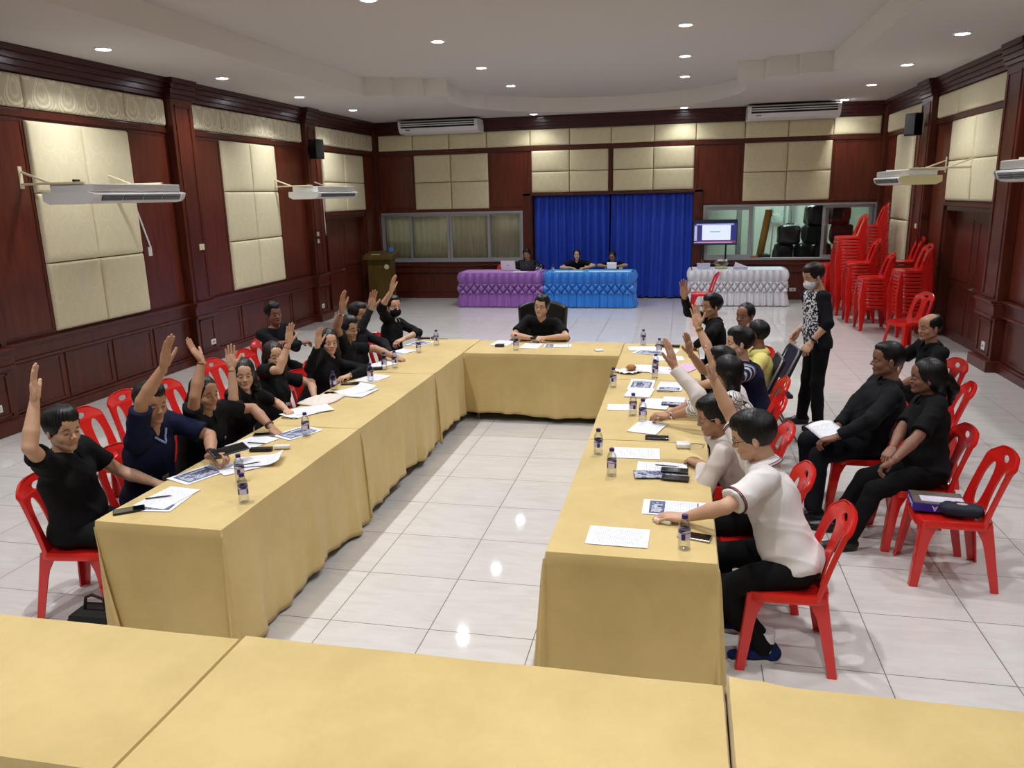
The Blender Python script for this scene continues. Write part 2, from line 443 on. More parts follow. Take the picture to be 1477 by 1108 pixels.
# ---- padded fabric panels: each block lifts away as one thing, each cushion a part
def pad_mesh(side, u0, u1, z0, z1, d0=.0, th=.05, puff=.012):
    f = wall_map(side); b = MB(); nu = max(4, int((u1-u0)/.12)); nz = max(4, int((z1-z0)/.12)); g = .004
    def prof(t, L):
        e = min(t, 1-t)*L; return min(1.0, e/.035)
    def fn(s, t):
        pu = prof(s, u1-u0); pz = prof(t, z1-z0); k = (max(0, pu*(2-pu)))**.5*(max(0, pz*(2-pz)))**.5
        return f(u0+g+(u1-u0-2*g)*s, z0+g+(z1-z0-2*g)*t, d0+.012+(th-.012)*k+puff*math.sin(PI*s)*math.sin(PI*t))
    # finer sampling near the borders
    def warp(i, n, L):
        ks = [0, .006/L, .018/L, .04/L]; m = n-8
        arr = ks+[.04/L+(1-.08/L)*(j+1)/(m+1) for j in range(m)]+[1-k for k in ks[::-1]]
        return arr[i]
    nu += 8; nz += 8; LU, LZ = u1-u0, z1-z0
    vs = [fn(warp(i, nu, LU), warp(j, nz, LZ)) for j in range(nz) for i in range(nu)]
    fs = [(j*nu+i, j*nu+i+1, (j+1)*nu+i+1, (j+1)*nu+i) for j in range(nz-1) for i in range(nu-1)]
    b.add(vs, fs)
    # skirt + back
    bd = [i for i in range(nu)]+[j*nu+nu-1 for j in range(1, nz)]+[(nz-1)*nu+i for i in range(nu-2, -1, -1)]+[j*nu for j in range(nz-2, 0, -1)]
    def drop(v):
        return (v[0] if side == 'back' else (XL+d0 if side == 'left' else XR-d0), v[1] if side != 'back' else YB-d0, v[2])
    o = len(b.v); ring = [drop(vs[i]) for i in bd]; b.v += ring; n = len(bd)
    b.f += [(bd[i], bd[(i+1) % n], o+(i+1) % n, o+i) for i in range(n)]; b.f.append(tuple(o+i for i in range(n))); b.m += [0]*(n+1)
    return b
def panel_block(side, us, zs, mat, label, group=None):
    f = wall_map(side); c = f((us[0]+us[-1])/2, zs[0], 0.004)
    t = thing('acoustic_panel', label, 'wall panel', c, 0, group)
    for z0, z1 in zip(zs[:-1], zs[1:]):
        for u0, u1 in zip(us[:-1], us[1:]):
            bb = pad_mesh(side, u0, u1, z0, z1, .004); bb.v = [(x-c[0], y-c[1], z-c[2]) for x, y, z in bb.v]
            bb.build('cushion', mat, t, smooth=True)
    return t
def lin(a, c, n): return [a+(c-a)*i/n for i in range(n+1)]
DX, DY, PX, PY = M['damask_x'], M['damask_y'], M['pad_x'], M['pad_y']
G1 = 'damask frieze panels under the crown'
panel_block('left', [6.9, 7.73, 9.37, 10.2], [3.43, 3.79], DY, 'long damask frieze panel high on the left wall, nearest the camera', G1)
panel_block('left', [10.76, 11.58, 13.26, 14.28], [3.43, 3.79], DY, 'damask frieze panel on the left wall between its two pilasters', G1)
panel_block('left', [14.76, 16.3, 17.82], [3.43, 3.79], DY, 'damask frieze panel on the left wall next to the far corner', G1)
panel_block('left', [2.66, 4.4, 6.3], [3.43, 3.79], DY, 'damask frieze panel on the left wall outside the photo edge', G1)
panel_block('back', [-7.02, -6.18, -5.3, -4.41, -3.4, -2.5, -1.58, -.65, .24, 1.25, 2.13, 3.02, 3.94], [3.43, 3.79], M['pad_x'], 'long damask frieze panel running across the whole back wall', G1)
panel_block('right', [15.24, 17.82], [3.43, 3.79], PY, 'plain frieze panel on the right wall beyond the black loudspeaker', G1)
panel_block('right', [11.2, 13.6, 14.56], [3.43, 3.79], PY, 'damask frieze panel on the right wall above the door panel', G1)
panel_block('right', [7.75, 9.3, 10.9], [3.43, 3.79], PY, 'damask frieze panel on the right wall nearest the camera', G1)
G2 = 'cream padded panels'
panel_block('left', lin(7.7, 9.37, 2), lin(.95, 3.31, 3), PY, 'tall cream padded panel behind the nearest hanging air conditioner on the left', G2)
panel_block('left', lin(11.52, 13.2, 2), lin(.96, 3.32, 3), PY, 'tall cream padded panel between the two left wall pilasters', G2)
panel_block('left', lin(3.6, 5.25, 2), lin(.96, 3.32, 3), PY, 'tall cream padded panel on the left wall past the photo edge', G2)
panel_block('left', lin(15.12, 17.2, 2), lin(2.12, 3.31, 2), PY, 'square cream padded panel above the left wall door', G2)
panel_block('back', lin(-6.17, -4.39, 2), lin(2.085, 3.32, 2), PX, 'four-cushion padded panel above the curtained window', G2)
panel_block('back', lin(-3.38, -1.64, 2), lin(2.41, 3.33, 2), PX, 'padded panel above the left half of the blue curtain', G2)
panel_block('back', lin(-1.54, .22, 2), lin(2.41, 3.33, 2), PX, 'padded panel above the right half of the blue curtain', G2)
panel_block('back', lin(1.25, 3.02, 2), lin(2.13, 3.34, 2), PX, 'four-cushion padded panel above the storage room window', G2)
panel_block('right', lin(15.85, 17.0, 1), lin(.96, 3.34, 3), PY, 'narrow tall padded panel on the right wall behind the chair stacks', G2)
panel_block('right', lin(11.63, 13.75, 2), lin(2.14, 3.34, 2), PY, 'cream padded panel above the right wall door', G2)

# ---- doors
def door(idx, side, D):
    f = wall_map(side); u0, u1, z0, z1 = D
    b = MB()
    um = (u0+u1)/2
    wbox(b, side, u0, u0+.07, 0, z1-.0, -.2, .02, .005, 0); wbox(b, side, u1-.07, u1, 0, z1, -.2, .02, .005, 0); wbox(b, side, u0, u1, z1-.07, z1, -.2, .02, .005, 0)
    wbox(b, side, u0-.04, u0, 0, z1+.04, 0, .05, .006, 0); wbox(b, side, u1, u1+.04, 0, z1+.04, 0, .05, .006, 0); wbox(b, side, u0-.04, u1+.04, z1, z1+.06, 0, .05, .006, 0)
    fr = struct(b.build('door_%d' % idx, [M['wood']]))
    for k, (a, c) in enumerate(((u0+.075, um-.003), (um+.003, u1-.075))):
        l = MB(); wbox(l, side, a, c, .01, z1-.075, -.16, -.12, .004, 0)
        for zz0, zz1 in ((.14, .80), (.95, z1-.2)):
            raised(l, side, a+.12, c-.12, zz0, zz1, -.12, 0, 1, w=.03, dep=.012)
        raised(l, side, a+.12, c-.12, .84, .91, -.12, 0, 1, w=.015, dep=.008)
        lo = l.build('door_leaf', [M['wood_low'], M['wood_low']], fr); 
        if k == (0 if side == 'left' else 0):
            h = MB(); uu = c-.07 if k == 0 else a+.07
            h.cyl(f(uu, .87, -.12), f(uu, .87, -.06), .012); h.tube([f(uu, .87, -.065), f(uu-.06, .875, -.06), f(uu-.12, .87, -.065)], [.011, .010, .008]); h.lathe([(.026, 0), (.026, .008)], (0, 0, 0), 14, axis='x' )
            h.v[-28:] = [tuple(Vector(f(uu, .87, -.118))+Vector(v)) for v in h.v[-28:]]
            ho = h.build('door_handle', M['chrome'], lo, smooth=True)
    return fr
door(1, 'left', LD); door(2, 'right', RD)

# ---- curtained window on the back wall
def frame_rect(b, x0, x1, z0, z1, y0, y1, w, mi=None):
    b.box(x0, x1, y0, y1, z0, z0+w, .003, mi); b.box(x0, x1, y0, y1, z1-w, z1, .003, mi); b.box(x0, x0+w, y0, y1, z0+w, z1-w, .003, mi); b.box(x1-w, x1, y0, y1, z0+w, z1-w, .003, mi)
x0, x1, z0, z1 = WINL
b = MB(); frame_rect(b, x0, x1, z0, z1, YB-.03, YB+.09, .045)
w1 = struct(b.build('window_1', M['alu']))
def sash(par, a, c, z0, z1, y, w=.055):
    s = MB(); frame_rect(s, a, c, z0, z1, y-.018, y+.018, w); so = s.build('window_frame', M['alu'], par)
    g = MB(); g.box(a+w, c-w, y-.003, y+.003, z0+w, z1-w); g.build('pane', M['glass'], so)
    return so
for a, c, y in ((x0+.04, -6.30, YB+.06), (-6.36, -5.38, YB+.02), (-5.37, -4.40, YB+.02), (-4.44, x1-.04, YB+.06)): s_ = sash(w1, a, c, z0+.04, z1-.04, y)
h = MB(); h.box(-5.47, -5.45, YB-.02, YB+.003, 1.38, 1.56, .004); h.build('window_handle', M['alu'], w1)
def curtain_mesh(x0, x1, z0, z1, y, amp, wl, seed=0, flare=.0, nz=24, droop=0):
    rr = random.Random(seed); ph = [rr.uniform(0, 6.28) for _ in range(6)]; L = x1-x0; nx = int(L/wl*14)
    def fn(s, t):
        x = x0+L*s; z = z1+(z0-z1)*t
        dx = flare*t*math.sin(x*2.3+ph[0])*.06
        k = 2*PI/wl; w = math.sin(k*(x+dx)+1.7*math.sin(x*1.9+ph[1])+.5*t*math.sin(x*5+ph[2]))
        w2 = math.sin(k*.47*x+ph[3]+.8*t)
        return (x+dx*.5+.2*amp*math.cos(k*x), y+amp*(.55+.45*t)*w+.4*amp*w2*(t+.3), z+droop*math.sin(k*x)*t)
    b = MB(); b.grid(fn, nx, nz); return b
M['curtain_gold'] = simple('olive_gold_lightened', '#efe8c8', .75, bump=.2, bscale=120, sheen=.2)  # cloth colour raised to make up for the unlit alcove behind the glass
for k, (a, c) in enumerate(((-7.03, -5.36), (-5.38, -3.66))):
    cu = curtain_mesh(a, c, .9, 1.99, YB+.17, .028, .13, seed=k+3).build('window_curtain', M['curtain_gold'], smooth='all', solid=.003)
    tag(cu, ('pleated olive-gold curtain behind the left panes of the window, nearest the lectern', 'pleated olive-gold curtain behind the right window panes, nearest the purple table')[k], 'curtain', 'olive window curtains')
b = MB(); b.box(WINL[0]-.02, WINL[1]+.02, YB+.27, YB+.29, .8, 2.1); struct(b.build('trim_30', simple('painted_room_shade', '#302a20', .9)))  # dark board, its colour stands in for the unlit room behind the window

# ---- blue curtains in the wide opening
M['curtain_blue'] = simple('royal_blue_curtain', '#123eb6', .5, bump=.1, bscale=90, sheen=.1, var=.12, vscale=3)
for k, (a, c) in enumerate(((-3.36, -1.605), (-1.575, .20))):
    cu = curtain_mesh(a, c, .03, 2.345, YB+.085, .058, .19, seed=k+11, nz=40, flare=1).build('stage_curtain', M['curtain_blue'], smooth='all', solid=.004)
    tag(cu, ('left half of the royal blue floor-length curtain behind the purple table end', 'right half of the royal blue floor-length curtain, nearest the television')[k], 'curtain', 'blue floor-length curtains')
b = MB(); b.box(CURT[0], CURT[1], YB+.20, YB+.22, 0, 2.5); struct(b.build('trim_31', simple('painted_recess_shade', '#0d0d12', .9)))  # near-black board painted as the shade behind the blue curtains

# ---- storage room window on the right of the back wall
x0, x1, z0, z1 = WINR
b = MB(); frame_rect(b, x0, x1, z0, z1, YB-.03, YB+.09, .045)
w2 = struct(b.build('window_2', M['alu']))
sash(w2, x0+.04, 1.48, z0+.04, z1-.04, YB+.02, .075); sash(w2, .95, 1.52, z0+.04, z1-.04, YB+.06, .06) if False else None
sash(w2, 2.92, 3.90, z0+.04, z1-.04, YB+.02, .06); sash(w2, 3.0, 3.96, z0+.04, z1-.04, YB+.06, .05)
# the small room behind
SW = simple('pale_mint_wall', '#cfdcd2', .8, var=.06, vscale=3)
b = MB(); b.box(.2, XR+.6, YB+3.2, YB+3.3, 0, 3); struct(b.build('wall_storage_back', SW))
b = MB(); b.box(.1, .2, YB+.26, YB+3.3, 0, 3); b.box(XR+.6, XR+.7, YB+.26, YB+3.3, 0, 3); struct(b.build('wall_storage_side', SW))
b = MB(); b.box(.1, XR+.7, YB+.26, YB+3.3, 2.95, 3.05); struct(b.build('ceiling_storage', M['ceiling']))
b = MB(); b.box(.1, XR+.7, YB+.301, YB+3.3, -.1, 0); struct(b.build('floor_storage', simple('storage_floor', '#8d8982', .5)))
# pale framed boards/windows on its rear wall
b = MB()
for a, c in ((1.75, 2.55), (2.62, 3.5)):
    frame_rect(b, a, c, .55, 2.6, YB+3.14, YB+3.2, .05)
struct(b.build('trim_32', simple('sage_frames', '#8d9c93', .6)))
b = MB(); b.box(1.30, 1.42, YB+2.2, YB+2.4, 0, 2.95, .01); b.box(2.66, 2.74, YB+2.9, YB+3.0, 0, 2.95, .01); struct(b.build('trim_33', simple('grey_post', '#7e8480', .6)))
b = MB(); b.box(1.9, 2.9, YB+1.2, YB+1.35, 2.9, 2.95, .01); t = b.build('ceiling_light', simple('store_tube', '#ffffff', .4, emit='#e9fff4', estr=90.0)); tag(t, 'long tube light on the ceiling inside the storage room', 'ceiling light')

# ---- downlights
M['lamp'] = simple('lamp_glow', '#ffffff', .4, emit='#eef3ff', estr=60.0)
M['lamp_rim'] = simple('lamp_rim', '#e6e6e6', .35)
def downlight(x, y, z, label, group, k=1.0):
    t = thing('recessed_downlight', label, 'ceiling light', (x, y, z), 0, group)
    r = MB(); r.lathe([(.105, 0), (.105, -.006), (.098, -.012), (.078, -.012), (.076, -.002), (.076, 0)], n=28); r.build('lamp_rim', M['lamp_rim'], t, smooth=True)
    d = MB(); d.lathe([(.075, -.001), (.075, -.004), (.05, -.006)], n=24); d.build('lamp_face', M['lamp'], t, smooth=True)
    l = bpy.data.lights.new('downlight_beam', 'AREA'); l.shape = 'DISK'; l.size = .11; l.energy = LAMP_W*k; l.color = (.985, .985, 1.0); l.spread = math.radians(122)
    lo = bpy.data.objects.new('downlight_beam', l); COL.objects.link(lo); lo.location = (x, y, z-.03); lo.visible_camera = True
    return t
LAMP_W = 27.0
ORD = ['', 'second', 'third', 'fourth', 'fifth', 'sixth', 'seventh', 'eighth', 'ninth', 'tenth']
ys = [17.4, 15.08, 12.85, 10.53, 8.17, 5.82, 3.47, 1.12, -1.2]
def where(i): return 'the one nearest the back wall' if i == 0 else '%s from the back wall' % ORD[i]
for i, y in enumerate(ys):
    if y < 17: downlight(-6.37, y, ZC, 'glowing round downlight near the left wall, %s' % where(i-1), 'downlights along the left wall', .72)
    downlight(3.09, y, ZC, 'glowing round downlight near the right wall, %s' % where(i), 'downlights along the right wall', .35 if i == 0 else .72)
    if y < 16:
        downlight(-3.2, y, ZR, 'downlight in the left row of the raised ceiling, %s' % where(i-1), 'downlights in the raised ceiling', 1.15)
        downlight(-.03, y, ZR, 'downlight in the right row of the raised ceiling, %s' % where(i-1), 'downlights in the raised ceiling', 1.15)
downlight(-3.21, 17.45, ZC, 'downlight beyond the ceiling arc, nearer the left back-wall air conditioner', 'downlights along the back wall', .3)
downlight(-.03, 17.5, ZC, 'downlight beyond the ceiling arc, nearer the right back-wall air conditioner', 'downlights along the back wall', .3)

# ---- wall sockets and switches
def plate(side, u, z, label, cat='socket', mat=None, w=.12, h=.075, toggle=True, d0=0.0):
    f = wall_map(side); t = thing('wall_socket' if cat == 'socket' else 'light_switch', label, cat, f(u, z, d0))
    b = MB(); wbox(b, side, u-w/2, u+w/2, z-h/2, z+h/2, d0, d0+.012, .004); c = f(u, z, d0); b.v = [(x-c[0], y-c[1], zz-c[2]) for x, y, zz in b.v]
    b.build('cover_plate', mat or M['white_plastic'], t)
    if toggle:
        b = MB(); wbox(b, side, u-.02, u+.02, z-.016, z+.016, d0+.012, d0+.018, .003); b.v = [(x-c[0], y-c[1], zz-c[2]) for x, y, zz in b.v]
        b.build('socket_face' if cat == 'socket' else 'rocker', M['grey_plastic'] if cat == 'socket' else (mat or M['white_plastic']), t)
    return t
plate('left', 10.58, .29, 'white socket low on the nearer left pilaster', d0=.131, w=.12, h=.08)
plate('left', 14.43, .30, 'white socket low on the farther left pilaster', d0=.131, w=.12, h=.08)
plate('left', 9.55, 1.74, 'white remote holder ending the cable below the nearest hanging air conditioner', 'switch', w=.07, h=.12)
plate('left', 10.56, 1.73, 'small yellowed switch box on the nearer left pilaster', 'switch', M['cream_plastic'], d0=.131, w=.12, h=.09)
plate('left', 14.45, 1.72, 'yellowed switch box on the farther left pilaster', 'switch', M['cream_plastic'], d0=.131, w=.10, h=.08)
plate('left', 14.45, 1.58, 'white switch under the yellowed box on the farther left pilaster', 'switch', d0=.131, w=.08, h=.08)
plate('left', 6.6, .30, 'white socket on the wainscot at the left photo edge', d0=.131, w=.12, h=.08)
plate('back', 2.40, .22, 'white double socket on the back wall right of the white skirted table', w=.14, h=.075)
plate('right', 11.2, .30, 'white socket low on the pilaster right of the right-hand door', d0=.131, w=.11, h=.11)
plate('right', 14.85, 1.70, 'small cream switch on the pilaster under the right loudspeaker', 'switch', M['cream_plastic'], d0=.131, w=.10, h=.08)
# ================================================================== FURNITURE
M['cloth'] = simple('mustard_tablecloth', '#c9a95c', .72, bump=.18, bscale=300, var=.05, vscale=5, sheen=.15)
def cloth_material():
    m = M['cloth']; nt = m.node_tree; b = nt.nodes['Principled BSDF']
    # faint stains on the cloth
    tc = nt.nodes.new('ShaderNodeTexCoord'); n = nt.nodes.new('ShaderNodeTexNoise'); n.inputs['Scale'].default_value = 1.6; n.inputs['Detail'].default_value = 6; n.inputs['Roughness'].default_value = .7
    nt.links.new(tc.outputs['Object'], n.inputs['Vector'])
    cr = nt.nodes.new('ShaderNodeValToRGB'); cr.color_ramp.elements[0].position = .35; cr.color_ramp.elements[0].color = hexc('#bda56a'); cr.color_ramp.elements[1].position = .6; cr.color_ramp.elements[1].color = hexc('#cab277')
    nt.links.new(n.outputs['Fac'], cr.inputs['Fac']); nt.links.new(cr.outputs['Color'], b.inputs['Base Color'])
cloth_material()
M['laminate'] = simple('table_laminate', '#8f6b42', .4)
M['tube'] = simple('grey_tube', '#6d6e70', .35, metal=.7)

def conference_table(cx, cy, rz, label, group, L=1.79, W=.74):
    t = thing('conference_table', label, 'table', (cx, cy, 0), rz, group)
    b = MB(); b.box(-L/2+.012, L/2-.012, -W/2+.012, W/2-.012, .715, .742, .005); b.build('tabletop', M['laminate'], t)
    for sx in (-1, 1):
        for sy in (-1, 1):
            l = MB(); l.tube([(sx*(L/2-.15), sy*(W/2-.07), .715), (sx*(L/2-.13), sy*(W/2-.06), .02), (sx*(L/2-.13), sy*(W/2-.06), 0)], [.014, .014, .018], 8); l.build('leg', M['tube'], t, smooth=True)
    return t

def sstep(a, b, x): t = min(1, max(0, (x-a)/(b-a))); return t*t*(3-2*t)

def draped(name, x0, x1, y0, y1, z, drops, seed, hem=.05, label='', group=None, par=None, crease=0, lean=0.0):
    """cloth over a rectangle.  drops: dict side-> drop length for 'x0','x1','y0','y1' (0 = tucked short)"""
    rr = random.Random(seed); ph = [rr.uniform(0, 6.28) for _ in range(12)]
    L = {k: drops.get(k, .03) for k in ('x0', 'x1', 'y0', 'y1')}
    st = .035
    def axis(a, c, da, dc):
        vals = [-da+i*st for i in range(int(round(da/st)))] if da > .04 else [-da]
        n = max(2, int((c-a)/.05)); vals = [('lo', -v) for v in vals]
        core = [('in', a+(c-a)*i/n) for i in range(n+1)]
        hi = [('hi', dc*(i+1)/max(1, int(round(dc/st)))) for i in range(max(1, int(round(dc/st))))]
        return vals+core+hi
    ax = axis(x0, x1, L['x0'], L['x1']); ay = axis(y0, y1, L['y0'], L['y1'])
    def wav(s, k, d, T):
        f = (d/.7)**1.2
        a = .018*math.sin(s*9+ph[k])+.018*math.sin(s*19+ph[k+1]+1.5*math.sin(s*4))+.012*math.sin(s*37+ph[k+2]+math.sin(s*7))
        return f*a+.02*f
    vs = []
    def pos(u, v):
        ku, xu = u; kv, yv = v
        x = x0 if ku == 'lo' else (x1 if ku == 'hi' else xu); y = y0 if kv == 'lo' else (y1 if kv == 'hi' else yv)
        du = xu if ku != 'in' else 0; dv = yv if kv != 'in' else 0
        zz = z
        if ku == 'in' and kv == 'in':
            e = min(x-x0, x1-x, y-y0, y1-y); zz = z+.0015*math.sin(x*11+ph[0])*math.sin(y*9+ph[1]) - (.004 if e < .001 else 0)
            if crease and abs(x-x0) < .22 and y > y1-.35:
                w = (1-abs(x-x0)/.22)*(1-(y1-y)/.35); zz += .028*w*abs(math.sin(9*math.atan2(y1+.02-y, x-x0+.02)))
            return (x, y, zz)
        if ku != 'in' and kv != 'in':
            # corner: the spare cloth hangs as a folded cone
            d = max(du, dv); k = d/.72; sx = -1 if ku == 'lo' else 1; sy = -1 if kv == 'lo' else 1
            t = dv/(du+dv+1e-6)
            fold = math.sin(t*PI)*.055*k+math.sin(t*3*PI)*.018*k
            hang = (du**2+dv**2)**.5; hang = min(hang, d*1.02)
            o = .016+fold+.02*k
            return (x+sx*o*(1-t*.75)+(lean*d/.7 if sx < 0 else 0), y+sy*o*(.25+t*.75), max(hem*.35+.01*math.sin(t*9), z-hang))
        if ku != 'in':
            sx = -1 if ku == 'lo' else 1; o = .004*(du > 0)+wav(y, 3, du, 0)
            if du > .1: o = max(o, .004)
            hz = hem+.028*math.sin(y*2.1+ph[7])+.018*math.sin(y*6+ph[8])
            full = L['x0'] if ku == 'lo' else L['x1']
            return (x+sx*(o+.004)+(lean*du/.7 if sx < 0 else 0), y, z-du*((z-hz)/full if full > .3 else 1)-.003)
        sy = -1 if kv == 'lo' else 1; o = wav(x, 6, dv, 0); o = max(o, .004)
        hz = hem+.02*math.sin(x*2.7+ph[9])+.008*math.sin(x*8+ph[10])
        full = L['y0'] if kv == 'lo' else L['y1']
        return (x, y+sy*(o+.004), z-dv*((z-hz)/full if full > .3 else 1)-.003)
    b = MB(); nu, nv = len(ax), len(ay)
    cx, cy = (x0+x1)/2, (y0+y1)/2
    for v in ay:
        for u in ax: p = pos(u, v); b.v.append((p[0]-cx, p[1]-cy, p[2]))
    for j in range(nv-1):
        for i in range(nu-1): b.f.append((j*nu+i, j*nu+i+1, (j+1)*nu+i+1, (j+1)*nu+i)); b.m.append(0)
    o = b.build(name, M['cloth'], par, smooth=True, loc=(cx, cy, 0))
    md = o.modifiers.new('thick', 'SOLIDIFY'); md.thickness = .0025; md.offset = -1
    return tag(o, label, 'tablecloth', group)

ZT = .75
GT, GC = 'folding conference tables under mustard cloths', 'mustard tablecloths'
def tbl(x0, x1, y0, y1, drops, seed, tl, cl, hem=.05, crease=0, lean=0.0):
    cx, cy = (x0+x1)/2, (y0+y1)/2
    rz = 0 if (x1-x0) > (y1-y0) else PI/2
    conference_table(cx, cy, rz, tl, GT, max(x1-x0, y1-y0), min(x1-x0, y1-y0))
    return draped('tablecloth', x0+.002, x1-.002, y0+.002, y1-.002, ZT, drops, seed, hem, cl, GC, crease=crease, lean=lean)
F = .70
tbl(-3.02, -2.27, 3.30, 5.09, dict(x0=F, x1=F, y0=F, y1=.06), 1, 'covered folding table nearest the camera in the left row', 'mustard cloth on the left row table nearest the camera, end hanging over a black bag', hem=.03, lean=.13)
tbl(-3.02, -2.27, 5.10, 6.89, dict(x0=F, x1=F, y0=.06, y1=.06), 2, 'covered folding table in the middle of the left row', 'mustard cloth on the middle table of the left row', hem=.075)
tbl(-3.02, -2.27, 6.90, 8.69, dict(x0=F, x1=F, y0=.06, y1=F), 3, 'covered folding table at the far end of the left row', 'mustard cloth on the far table of the left row', hem=.085)
tbl(-2.26, -.60, 7.90, 8.64, dict(x0=.06, x1=.06, y0=F, y1=F), 4, 'covered folding table crossing the far end in front of the big black office chair', 'mustard cloth on the cross table in front of the man in the office chair', hem=.085)
tbl(-.59, .20, 3.33, 5.08, dict(x0=F, x1=F, y0=F, y1=.06), 5, 'covered folding table nearest the camera in the right row', 'mustard cloth on the right row table nearest the camera, beside the white polo', hem=.03)
tbl(-.59, .20, 5.09, 6.86, dict(x0=F, x1=F, y0=.06, y1=.06), 6, 'covered folding table in the middle of the right row', 'mustard cloth on the middle table of the right row', hem=.07)
tbl(-.59, .20, 6.87, 8.60, dict(x0=F, x1=F, y0=.06, y1=F), 7, 'covered folding table at the far end of the right row', 'mustard cloth on the far table of the right row', hem=.08)
tbl(-3.42, -1.622, 1.67, 2.395, dict(x0=.06, x1=.06, y0=F, y1=F), 8, 'covered folding table in the foreground, left of the diagonal seam', 'mustard cloth in the foreground at the bottom left corner of the photo', hem=.06)
tbl(-1.612, .178, 1.65, 2.42, dict(x0=.06, x1=.06, y0=F, y1=F), 9, 'covered folding table in the middle foreground', 'mustard cloth in the middle foreground between the two seams', hem=.06)
tbl(.196, 1.99, 1.67, 2.45, dict(x0=.06, x1=.06, y0=F, y1=F), 10, 'covered folding table in the foreground on the right', 'mustard cloth in the right foreground with a gathered corner', hem=.06, crease=1)

# ---- smocked skirts for the three tables at the back
def satin(name, c1, c2, rough=.34, sheen=.3):
    m = simple(name, c1, rough, sheen=sheen, spec=.6); return m
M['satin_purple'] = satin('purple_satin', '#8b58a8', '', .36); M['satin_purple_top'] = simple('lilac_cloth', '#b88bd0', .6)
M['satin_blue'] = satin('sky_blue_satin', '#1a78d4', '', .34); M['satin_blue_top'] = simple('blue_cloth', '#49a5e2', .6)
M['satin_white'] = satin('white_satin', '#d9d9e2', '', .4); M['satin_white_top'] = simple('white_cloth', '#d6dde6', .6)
def skirted(x0, x1, y0, y1, key, ltab, lcl, seed, n=None, ends=(True, True)):
    cx, cy = (x0+x1)/2, (y0+y1)/2; z = .75
    t = thing('skirted_table', ltab, 'table', (cx, cy, 0), 0, 'tables under the smocked skirts')
    w, d = (x1-x0)/2, (y1-y0)/2
    b = MB(); b.box(-w+.03, w-.03, -d+.03, d-.03, .71, .738, .005); b.build('tabletop', M['laminate'], t)
    for sx in (-1, 1):
        for sy in (-1, 1): l = MB(); l.cyl((sx*(w-.14), sy*(d-.1), .71), (sx*(w-.14), sy*(d-.1), 0), .014); l.build('leg', M['tube'], t, smooth=True)
    c = thing('skirted_tablecloth', lcl, 'tablecloth', (cx, cy, 0), 0, 'satin smocked table skirts')
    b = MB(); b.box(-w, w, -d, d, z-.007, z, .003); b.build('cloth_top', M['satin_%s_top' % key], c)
    # perimeter: left side, front, right side
    per = [(-w, d)]; P = [(-w, d), (-w, -d), (w, -d), (w, d)]; seg = [2*d, 2*w, 2*d]; tot = sum(seg)
    def along(s):
        s = s*tot
        for i in range(3):
            if s <= seg[i]+1e-9:
                a, q = P[i], P[i+1]; k = s/seg[i]; nx, ny = (q[1]-a[1])/seg[i], -(q[0]-a[0])/seg[i]
                # round the outward normal near the corners
                ang = math.atan2(ny, nx)
                e = .05
                if i < 2 and seg[i]-s < e: ang += (PI/4)*(1-(seg[i]-s)/e)
                if i > 0 and s < e: ang -= (PI/4)*(1-s/e)
                return a[0]+(q[0]-a[0])*k, a[1]+(q[1]-a[1])*k, math.cos(ang), math.sin(ang)
            s -= seg[i]
    p = dict(purple=.165, blue=.165, white=.135)[key]; N = round(tot/p); ZB0, ZB1 = .30, .50
    def fn(s, t):
        s = min(max(s, 1e-6), 1-1e-6); x, y, nx, ny = along(s)
        zz = z-.004-(z-.018)*t; u = s*N
        if zz > ZB1:     # gathered teardrop pleats, pinched at the top of the band
            q = (z-zz)/(z-ZB1); a = .022+.030*math.sin(PI*min(1, q*.95)); 
            f = abs(math.sin(PI*u)); f2 = f**(.5+.9*q); o = a*1.9*f2+.012*math.sin(2*PI*u*2+1)*(1-q)
        elif zz > ZB0:   # diamond lattice
            q = (ZB1-zz)/(ZB1-ZB0)
            d1 = abs(((u+q) % 1)-.5)*2; d2 = abs(((u-q) % 1)-.5)*2      # 1 on the stitched lines
            k = max(d1, d2); o = .075*(1-k**3)-.018*(k > .9)+.012
        else:            # free hanging pleats
            q = (ZB0-zz)/ZB0; o = .016+.045*q*.9+(.05+.03*q)*(abs(math.sin(PI*u))**.6)+.016*q*math.sin(2*PI*u*2+1+seed)+.008*math.sin(u*17)-.01
        return (x+nx*o, y+ny*o, zz)
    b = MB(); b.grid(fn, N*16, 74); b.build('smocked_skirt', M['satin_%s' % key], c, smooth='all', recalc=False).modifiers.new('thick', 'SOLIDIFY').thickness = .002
    return c
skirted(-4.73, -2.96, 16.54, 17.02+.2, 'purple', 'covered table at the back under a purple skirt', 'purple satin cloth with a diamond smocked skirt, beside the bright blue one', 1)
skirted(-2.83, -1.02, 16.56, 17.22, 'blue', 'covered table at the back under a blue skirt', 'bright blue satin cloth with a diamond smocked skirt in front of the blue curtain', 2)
skirted(.23, 2.10, 16.98, 17.70, 'white', 'covered table at the back under a white skirt', 'white satin cloth with a diamond smocked skirt below the television', 3)

